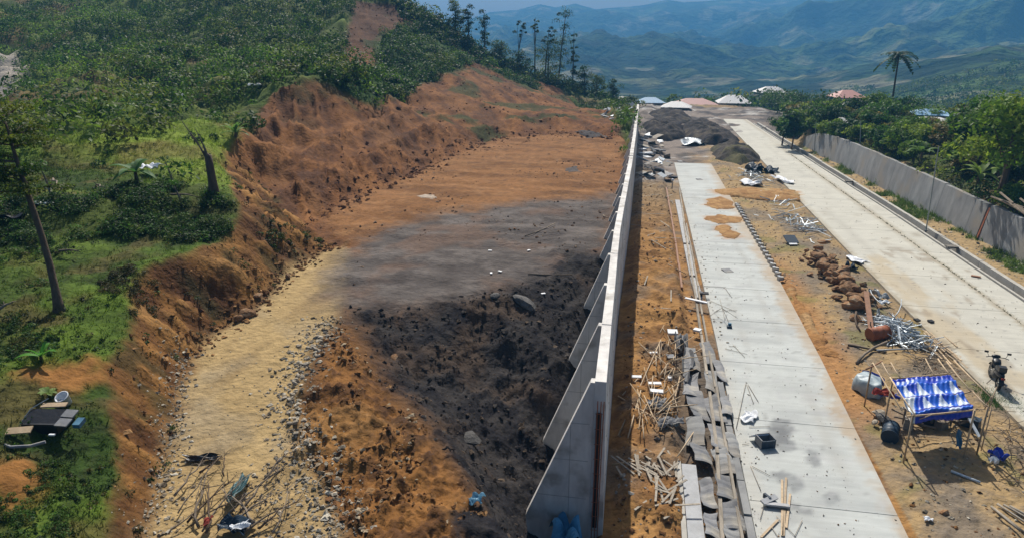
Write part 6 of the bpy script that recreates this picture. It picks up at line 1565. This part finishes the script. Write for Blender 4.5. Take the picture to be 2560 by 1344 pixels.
# snag
sb = on(538, 495); st_ = PY(520, 388, sb.y)
sn = empty('snag', sb); tag(sn, 'broken dead tree trunk with thin bare branches at the lip of the red bank', 'dead tree')
dd = st_-sb
MB().tube([Vector((0, 0, -0.3)), dd*0.1, dd*0.4, dd*0.75, dd], [0.34, 0.22, 0.18, 0.16, 0.15], 10).build('trunk', M['bark'], sn, True)
MB().tube([dd*0.95, dd+Vector((-0.2, 0, 0.15))], [0.14, 0.05], 7).build('broken_stub', M['bark'], sn)
for (px, py) in ((452, 300), (470, 330), (500, 345), (486, 318)):
    q = PY(px, py, sb.y)-sb
    MB().tube([dd*0.8, dd.lerp(q, 0.5)+Vector((0.05, 0, -0.1)), q], [0.05, 0.03, 0.01], 5).build('bare_branch', M['deadwood'], sn)
for i, (px, py, h_) in enumerate(((132, 470, 1.2), (432, 420, 0.9), (455, 480, 0.7))):
    p = on(px, py+30); o = empty('sapling', p); tag(o, ('leafy sapling on the upper terrace right of the leaning tree', 'bare sapling beside the bush with the plastic sheet', 'small sapling near the dead trunk')[i], 'sapling')
    MB().tube([(0, 0, -0.1), (-0.1, 0, h_*0.5), (-0.25, 0, h_)], [0.05, 0.04, 0.02], 6).build('stem', M['deadwood'], o)
    leafmesh('foliage', [(-0.25, 0, h_)], [0.35], 60, 0.07, (0.05, 0.12, 0.02), 710+i, o)
# bright broad-leaved plants
def broadleaf(name, pos, n, L, wd, col, label, cat, seed, group=None, stem=0.4, up=0.9):
    g = random.Random(seed); o = empty(name, pos, g.uniform(0, 6)); tag(o, label, cat, group)
    MB().tube([(0, 0, -0.1), (0, 0, stem)], [0.07*L, 0.05*L], 7).build('stem', M['bark'] if stem < 0.5 else M['bark'], o)
    for k in range(n):
        a = 2*math.pi*k/n+g.uniform(-0.4, 0.4); el = g.uniform(0.3, up); l_ = L*g.uniform(0.7, 1.1); V, cc = [], []
        s_ = 7; Fc = []
        for i in range(s_+1):
            t = i/s_; r_ = l_*t; zc = stem+math.sin(el)*r_-0.55*l_*t*t*(1.1-el*0.4); xc = math.cos(el)*r_
            w_ = wd*math.sin(math.pi*min(1, t*0.9+0.08))*0.5
            for sgn in (-1, 0, 1):
                x_, y_ = xc, sgn*w_; V.append((x_*math.cos(a)-y_*math.sin(a), x_*math.sin(a)+y_*math.cos(a), zc+abs(sgn)*w_*0.35))
                kk = 0.8+0.4*g.random(); cc.append((col[0]*kk, col[1]*kk, col[2]*kk))
        for i in range(s_):
            for q in (0, 1): Fc.append((i*3+q, i*3+q+1, (i+1)*3+q+1, (i+1)*3+q))
        link('leaf', np_mesh('leaf', V, np.array(Fc), M['leaf'], np.array(cc), True), o)
    return o
broadleaf('banana_plant', on(105, 905), 7, 0.75, 0.17, (0.09, 0.27, 0.03), 'bright green upright young plant at the left, above the bare orange patch', 'plant', 1, None, 0.12, 1.5)
broadleaf('banana_plant', on(345, 470, 0.1), 9, 1.3, 0.35, (0.06, 0.16, 0.03), 'broad-leaved bush under the pale plastic sheet on the terrace edge', 'bush', 2, None, 0.5, 1.0)
broadleaf('leafy_plant', on(120, 985), 7, 0.35, 0.14, (0.16, 0.24, 0.06), 'pale green low plant beside the white bucket', 'plant', 3, None, 0.08, 0.8)
broadleaf('leafy_plant', on(590, 345, 0.1), 12, 1.4, 0.22, (0.12, 0.24, 0.05), 'spiky light green clump at the top left of the red scarp', 'bush', 4, None, 0.2, 1.2)
# bushes and trees behind the grey wall
KIND = []
def bush(pos, r_, h_, cols, label, seed, cat='bush', per=52, leaf=0.16, group=None, name='bush', trunk=True, n=None):
    g = np.random.default_rng(seed); o = empty(name, pos); tag(o, label, cat, group)
    n = n or int(9+r_*7); a = g.random(n)*6.28; q = g.random(n)**0.5*r_*0.75
    ct = np.stack([np.cos(a)*q, np.sin(a)*q, h_*(0.35+0.6*g.random(n)*(1-0.35*q/r_))], -1)
    if trunk:
        m = MB().tube([(0, 0, -0.3), (0.05*r_, 0, h_*0.4), (0, 0.05*r_, h_*0.75)], [0.06*r_+0.03, 0.05*r_, 0.02], 6); m.build('trunk', M['bark'], o)
        for k in range(3): MB().tube([(0.03*r_, 0, h_*0.3), tuple(ct[k])], [0.035*r_, 0.01], 5).build('limb', M['bark'], o)
    leafmesh('crown', ct, r_*(0.28+0.22*g.random(n)), per, leaf, np.asarray(cols)[g.integers(0, len(cols), n)], seed+1, o, flat=0.8, shell=0.35)
    return o
PALS = [[(0.04, 0.10, 0.02), (0.08, 0.16, 0.03)], [(0.13, 0.22, 0.03), (0.22, 0.29, 0.05), (0.09, 0.16, 0.03)], [(0.13, 0.13, 0.04), (0.20, 0.15, 0.07), (0.08, 0.10, 0.03)], [(0.03, 0.07, 0.02), (0.05, 0.10, 0.03)]]
BL = ['dark green bush in the planted slope behind the grey wall', 'yellow-green bush in the planted slope behind the grey wall', 'olive-brown bush in the planted slope behind the grey wall', 'very dark bush in the planted slope behind the grey wall']
sy = 30+92*rng.random(1500); sx = np.array([rwx(min(v, 100)) for v in sy])+1.3+22*rng.random(1500)**1.2
k = fbm(sx, sy, 0.2, 3, 581) > -0.3; sx, sy = sx[k], sy[k]; s_ = 0.35+0.7*rng.random(len(sx))
V, Fc, cc = leaf_cloud(np.stack([sx, sy, ghs(sx, sy)+s_*0.4], -1), s_, 70, 0.12, np.array([(0.04, 0.09, 0.02), (0.10, 0.15, 0.03), (0.13, 0.12, 0.05), (0.03, 0.05, 0.02), (0.18, 0.22, 0.05)])[rng.integers(0, 5, len(sx))], 583, jit=0.5, flat=0.9)
tag(link('slope_undergrowth', np_mesh('slope_undergrowth', V, Fc, M['leaf'], cc)), kind='stuff')
n = 620
sy = 92+75*rng.random(n); sx = 19+4*rng.random(n)+52*rng.random(n)**1.3+(sy-92)*0.1
k = (fbm(sx, sy, 0.08, 3, 591) > -0.28) & (sx > 21); sx, sy = sx[k], sy[k]; s_ = 1.0+1.7*rng.random(len(sx))**1.5
V, Fc, cc = leaf_cloud(np.stack([sx, sy, ghs(sx, sy)+s_*0.9+0.5*rng.random(len(sx))], -1), s_, 150, 0.21, np.array([(0.03, 0.07, 0.02), (0.05, 0.10, 0.025), (0.08, 0.13, 0.03), (0.025, 0.05, 0.02)])[rng.integers(0, 4, len(sx))], 593, jit=0.45, flat=0.95, shell=0.4)
tag(link('far_thicket', np_mesh('far_thicket', V, Fc, M['leaf'], cc)), kind='stuff')
cnt = 0
for yy in np.arange(33, 122, 3.1):
    for col_ in range(6):
        x_ = rwx(min(yy, 100))+1.9+col_*3.1+random.uniform(-1, 1)+max(0, yy-100)*0.2; y_ = yy+random.uniform(-1.3, 1.3)
        if col_ == 0 and yy < 62 and random.random() < 0.6: continue
        if 104 < y_ and x_ < 24: continue
        th_ = math.degrees(math.atan2(x_, y_))
        if th_ > 33: continue
        k = random.choice((0, 0, 1, 1, 2, 3)); s_ = random.uniform(0.8, 1.5)+0.012*max(0, yy-40)+0.12*col_
        bush(Vector((x_, y_, gh(x_, y_)-0.1)), s_*1.1, s_*random.uniform(1.2, 1.9), PALS[k], ('dark green', 'yellow-green', 'olive-brown', 'very dark')[k]+' '+('low' if s_ < 1.7 else 'tall')+' bush behind the grey wall, '+('first', 'second', 'third', 'fourth', 'fifth', 'back')[col_]+' row, '+('near right end' if yy < 50 else ('right of middle' if yy < 68 else ('left of middle' if yy < 90 else 'far left end'))), 800+cnt, per=90, leaf=0.075+0.0010*yy, group='bushes behind the grey wall'); cnt += 1
print('bushes', cnt)
TT = [((2540, 300), 50, 3.6, 7.5, 1, 'tall yellow-green tree at the right picture edge behind the wall'), ((2480, 300), 62, 3.0, 6.0, 0, 'rounded green tree left of the tall one at the right edge'), ((2420, 350), 70, 2.6, 5, 2, 'olive tree in the middle of the planted slope'),
      ((1985, 322), 88, 1.6, 4.5, 3, 'dark upright tree at the far end of the grey wall'), ((1960, 318), 92, 1.6, 3.5, 0, 'green tree just left of the dark upright tree at the wall end'), ((2180, 300), 100, 2.5, 5.0, 1, 'light green tree beside the blue house'), ((2250, 290), 105, 3.0, 5.5, 0, 'green tree between the blue house and the blue roof'),
      ((2500, 250), 90, 4.0, 7, 1, 'large light green tree high on the right')]
for i, ((px, py), Y_, r_, h_, k, lab) in enumerate(TT):
    p = PY(px, py, Y_); p.z = gh(p.x, p.y)
    bush(p, r_, h_, PALS[k], lab, 1200+i, 'tree', 90, 0.2, None, 'broadleaf_tree', n=int(r_*12))
for i, (px, py, Y_) in enumerate(((2433, 385, 2.2), (2300, 412, 2.5), (2490, 470, 2.1), (2385, 440, 2.3), (2440, 478, 2.2), (2530, 430, 2.2))):
    p = P(px, py, Y_); p.z = gh(p.x, p.y)
    broadleaf('banana_plant', p, 9, 1.9, 0.5, random.choice(((0.14, 0.22, 0.03), (0.09, 0.17, 0.03))), ('banana plant with yellowish leaves near the right edge, mid slope', 'banana plant above the thin pole at the wall', 'banana plant above the gap in the grey wall', 'banana plant in the middle of the slope', 'banana plant near the top of the wall by the bare poles', 'banana plant at the right edge')[i], 'banana plant', 30+i, None, 1.2, 1.2)
# palm
def palm(pos, h_, label, seed, n=26, L=3.0):
    g = random.Random(seed); o = empty('palm_tree', pos); tag(o, label, 'palm tree')
    MB().tube([(0, 0, -0.5), (0.15, 0, h_*0.35), (0.1, 0.1, h_*0.7), (0, 0, h_)], [0.22, 0.16, 0.13, 0.11], 8).build('trunk', M['bark'], o, True)
    for k in range(n):
        a = 2*math.pi*k/n+g.uniform(-.2, .2); el = g.uniform(-0.2, 1.0); m = []; V, Fc = [], []; prev = None; s_ = 10
        for i in range(s_+1):                   # a midrib whose saw-toothed leaflets share its points
            t = i/s_; r_ = L*t*math.cos(el*0.8); z_ = h_+L*(math.sin(el)*t-0.75*t*t)
            c_ = Vector((math.cos(a)*r_, math.sin(a)*r_, z_)); sd_ = Vector((-math.sin(a), math.cos(a), 0)); w_ = 0.62*math.sin(math.pi*min(1, 0.12+t*0.86))
            V += [tuple(c_)]+[tuple(c_+sd_*q*w_+Vector((math.cos(a)*0.3, math.sin(a)*0.3, -0.25*w_))) for q in (-1, 1)]
        for i in range(s_):
            for q in (1, 2): Fc.append((i*3, i*3+3, i*3+q))
        link('frond', np_mesh('frond', V, np.array(Fc), M['leaf'], np.tile((0.035, 0.07, 0.02), (len(V), 1))), o)
p = PY(2222, 290, 112); p.z = gh(p.x, p.y); palm(p, (PY(2222, 140, 112).z-p.z), 'tall coconut palm behind the blue house', 5)
# crest trees
def crest_tree(px, ptop, pbase, Y_, r_, cols, label, seed, sparse=False, lean=0.0):
    b_ = PY(px, pbase, Y_); z_ = gh(b_.x, b_.y); t_ = PY(px, ptop, Y_).z; h_ = t_-z_
    o = empty('crest_tree', (b_.x, b_.y, z_)); tag(o, label, 'tree')
    g = np.random.default_rng(seed)
    MB().tube([(0, 0, -0.5), (lean*0.4, 0, h_*0.45), (lean, 0, h_*0.93)], [0.16, 0.11, 0.03], 6).build('trunk', M['bark'], o)
    n = 10 if sparse else 26; tt_ = (0.72+0.28*g.random(n)) if sparse else (0.25+0.75*g.random(n))
    rad_ = r_*(1.25-tt_*0.7) if not sparse else np.full(n, r_*1.1)
    a = g.random(n)*6.28; q = g.random(n)*rad_
    ct = np.stack([np.cos(a)*q+lean*tt_, np.sin(a)*q, h_*tt_], -1)
    for k in range(4): MB().tube([(lean*0.4, 0, h_*0.5), tuple(ct[k])], [0.05, 0.02], 5).build('limb', M['bark'], o)
    leafmesh('crown', ct+g.normal(size=ct.shape)*0.15*r_, (0.2+0.42*g.random(n))*r_*(0.75 if sparse else 1.0), 80, 0.13, np.asarray(cols)[g.integers(0, len(cols), n)], seed, o, flat=0.9, shell=0.3)
DC = [(0.02, 0.05, 0.014), (0.04, 0.08, 0.02)]; YC = [(0.06, 0.10, 0.02), (0.09, 0.13, 0.03)]
for i, a in enumerate(((1140, 8, 100, 126, 1.6, YC, 'light green tree on the crest, leftmost of the group against the sky', False, 0), (1172, 22, 110, 127, 1.3, DC, 'narrow dark tree on the crest, second from the left', False, 0), (1212, 28, 130, 128, 1.5, DC, 'dark cone-shaped tree on the crest against the blue mountains', False, 0),
                       (1290, 56, 160, 130, 1.1, DC, 'crooked sparse tree on the crest, leaning right', True, 1.2), (1337, 32, 170, 131, 0.9, YC, 'slender pole-like tree on the crest with a small top', True, 0),
                       (1362, 72, 180, 131, 1.0, DC, 'small leaning sparse tree on the crest', True, 0.6), (1395, 28, 185, 132, 2.4, DC, 'wide-crowned tree on the crest, drooping to the right', False, 1.2), (1432, 66, 200, 133, 1.0, DC, 'low dark tree on the crest, right of the wide-crowned one', False, 0),
                       (1250, 110, 175, 128, 2.2, YC, 'broad green bush on the crest below the sparse trees', False, 0), (1370, 112, 195, 131, 2.6, YC, 'big light green bush on the crest below the wide-crowned tree', False, 0), (1300, 140, 190, 126, 2.0, DC, 'dark bush on the crest between the two light bushes', False, 0),
                       (1490, 185, 260, 134, 1.8, YC, 'green bush at the right end of the crest', False, 0), (1530, 205, 290, 136, 1.8, DC, 'last green bush where the crest meets the wall end', False, 0), (1460, 170, 240, 134, 1.8, DC, 'dark bush on the lower crest', False, 0))):
    crest_tree(*a[:7], 900+i, *a[7:])

# ------------------------------------------------------------------ thin poles, bare pole frame
for i, (bx, by, ty, lab) in enumerate(((2315, 578, 365, 'tall thin grey pole standing in the verge before the grey wall'), (2148, 425, 305, 'thin grey pole standing near the far part of the grey wall'), (2036, 385, 305, 'short thin pole at the far end of the grey wall'))):
    b_ = P(bx, by, 0); t_ = PY(bx+(32 if i == 0 else 4), ty, b_.y)
    o = empty('pole', b_); tag(o, lab, 'pole')
    MB().tube([(0, 0, -0.2), tuple((t_-b_)*0.5), tuple(t_-b_)], [0.045, 0.04, 0.03], 7).build('shaft', M['polegrey'], o); MB().tube([(0, 0, 0), (0, 0, 0.12)], 0.10, 8).build('foot', M['kerb'], o)
o = empty('pole_rack', (rwx(44)+2, 44, 2.1)); tag(o, 'rack of bare pale poles on the slope above the gap in the grey wall', 'pole rack')
for k in range(8):
    a = PY(2478+k*9, 492+k*3, 45-k*0.4)-Vector(o.location); b_ = PY(2560+k*6, 520+k*7, 42-k*0.5)-Vector(o.location)
    MB().tube([a, b_], 0.06, 6).build('pole', M['deadwood'], o)
for k in range(2):
    a = PY(2500+k*50, 486+k*15, 44)-Vector(o.location); MB().tube([a+Vector((0, 0, 0.1)), a+Vector((-0.2, -2.0, -0.1))], 0.06, 6).build('cross_pole', M['deadwood'], o)

# ------------------------------------------------------------------ houses and roofs
def house(px, py, Y_, w_, d_, h_, wallm, roofm, label, rz=0.0, rise=0.8, name='house', z=None, win=3):
    p = PY(px, py, Y_); z = p.z if z is None else z
    o = empty(name, (p.x, p.y, z), rz); tag(o, label, 'house')
    MB().box((0, 0, h_/2-1), (w_, d_, h_+2)).build('wall', M[wallm], o)
    m = MB(); e_ = 0.45; x0, y0 = w_/2+e_, d_/2+e_
    m.v = [(-x0, -y0, h_), (x0, -y0, h_), (x0, y0, h_), (-x0, y0, h_), (-w_*0.2, 0, h_+rise), (w_*0.2, 0, h_+rise), (-x0, -y0, h_-0.08), (x0, -y0, h_-0.08), (x0, y0, h_-0.08), (-x0, y0, h_-0.08)]
    m.f = [(0, 1, 5, 4), (1, 2, 5), (2, 3, 4, 5), (3, 0, 4), (6, 7, 1, 0), (7, 8, 2, 1), (8, 9, 3, 2), (9, 6, 0, 3), (9, 8, 7, 6)]
    m.build('roof', M[roofm], o)
    for k in range(win):
        x_ = (k-(win-1)/2)*w_/(win+0.3)
        f_ = MB().box((x_, -d_/2-0.03, h_*0.55), (w_/win*0.45, 0.08, h_*0.38)).build('window', M['kerb'], o)
        MB().box((x_, -d_/2-0.09, h_*0.55), (w_/win*0.36, 0.04, h_*0.30)).build('pane', M['glassdark'], f_)
    return o
house(2128, 314, 98, 4.4, 4.0, 2.4, 'wallblue', 'roofwhite', 'blue-walled house with a pale lower roof behind the far end of the grey wall', 0.1, 0.7)
house(2112, 272, 103, 3.0, 3.4, 1.6, 'wallblue', 'roofpink', 'faded red roof standing above the blue-walled house', 0.1, 0.9)
house(2325, 330, 88, 3.6, 3.0, 1.2, 'wallgrey', 'roofwhite', 'low hut with a white sheet roof among the bushes on the right', -0.2, 0.5)
house(2318, 314, 93, 4.0, 3.0, 1.4, 'wallgrey', 'roofblue', 'hut with a pale blue sheet roof just behind the white-roofed hut', -0.2, 0.6)
house(2415, 320, 86, 2.6, 2.8, 1.2, 'wallgrey', 'roofblue', 'small hut with a pale green-blue roof near the right edge', 0.2, 0.4)
house(1832, 272, 165, 6.5, 6, 1.0, 'wallgrey', 'roofwhite', 'white hipped roof at the far end of the right carriageway', 0.0, 1.6, z=-1.2, win=3)
house(1735, 268, 160, 9, 5, 1.2, 'wallgrey', 'roofpink', 'long low building with a faded roof beyond the gravel heaps', 0.05, 1.2, z=-1.5, win=5)
house(1690, 278, 142, 5, 4, 1.0, 'wallgrey', 'roofwhite', 'small white-roofed building at the end of the middle carriageway', -0.1, 1.0, z=-0.5)
house(1925, 246, 200, 7, 6, 2, 'wallgrey', 'roofwhite', 'pale roof far to the right of the white hipped roof', 0.2, 1.5, z=-2)
house(1625, 266, 150, 5, 4, 1.2, 'wallgrey', 'roofblue', 'blue-grey roof beyond the far end of the tall wall', 0.1, 1.0, z=-0.5)
house(1560, 272, 158, 5, 4, 1.2, 'wallgrey', 'roofwhite', 'white roof left of the far end of the tall wall', -0.1, 1.0, z=-1)
# trees filling the valley floor beyond the site
n = 2600
th = np.radians(-10+58*rng.random(n)); r = 128+330*rng.random(n)**1.3
x, y = r*np.sin(th), r*np.cos(th)
ok = (fbm(x, y, 0.02, 3, 95) > -0.25) & ~((x > -12) & (x < 34) & (y < 152)) & ((x > 3) | (y > 165))
x, y, r = x[ok], y[ok], r[ok]
iz = np.where(r < 275, ghs(x, y), 0.0)
ia = ((np.arctan2(x, y)-az[0])/(az[-1]-az[0])*(NA-1)).astype(int); ih = (np.log(np.maximum(r, 271)/270)/math.log(2500/270)*(NH-1)).astype(int)
iz = np.where(r < 275, iz, hz[ia, ih])
V, Fc, cc = leaf_cloud(np.stack([x, y, iz+1.0], -1), 1.6+2.2*rng.random(len(x)), 46, 0.5, GREENS[rng.integers(0, 6, len(x))]*0.8, 97, flat=0.9)
tag(link('valley_trees', np_mesh('valley_trees', V, Fc, M['leaf'], cc)), kind='stuff')
tot = sum(len(o.data.polygons)*(2 if len(o.data.polygons) and o.data.polygons[0].loop_total == 4 else 1) for o in bpy.data.objects if o.type == 'MESH')
print('tris ~', tot, 'objects', len(bpy.data.objects))
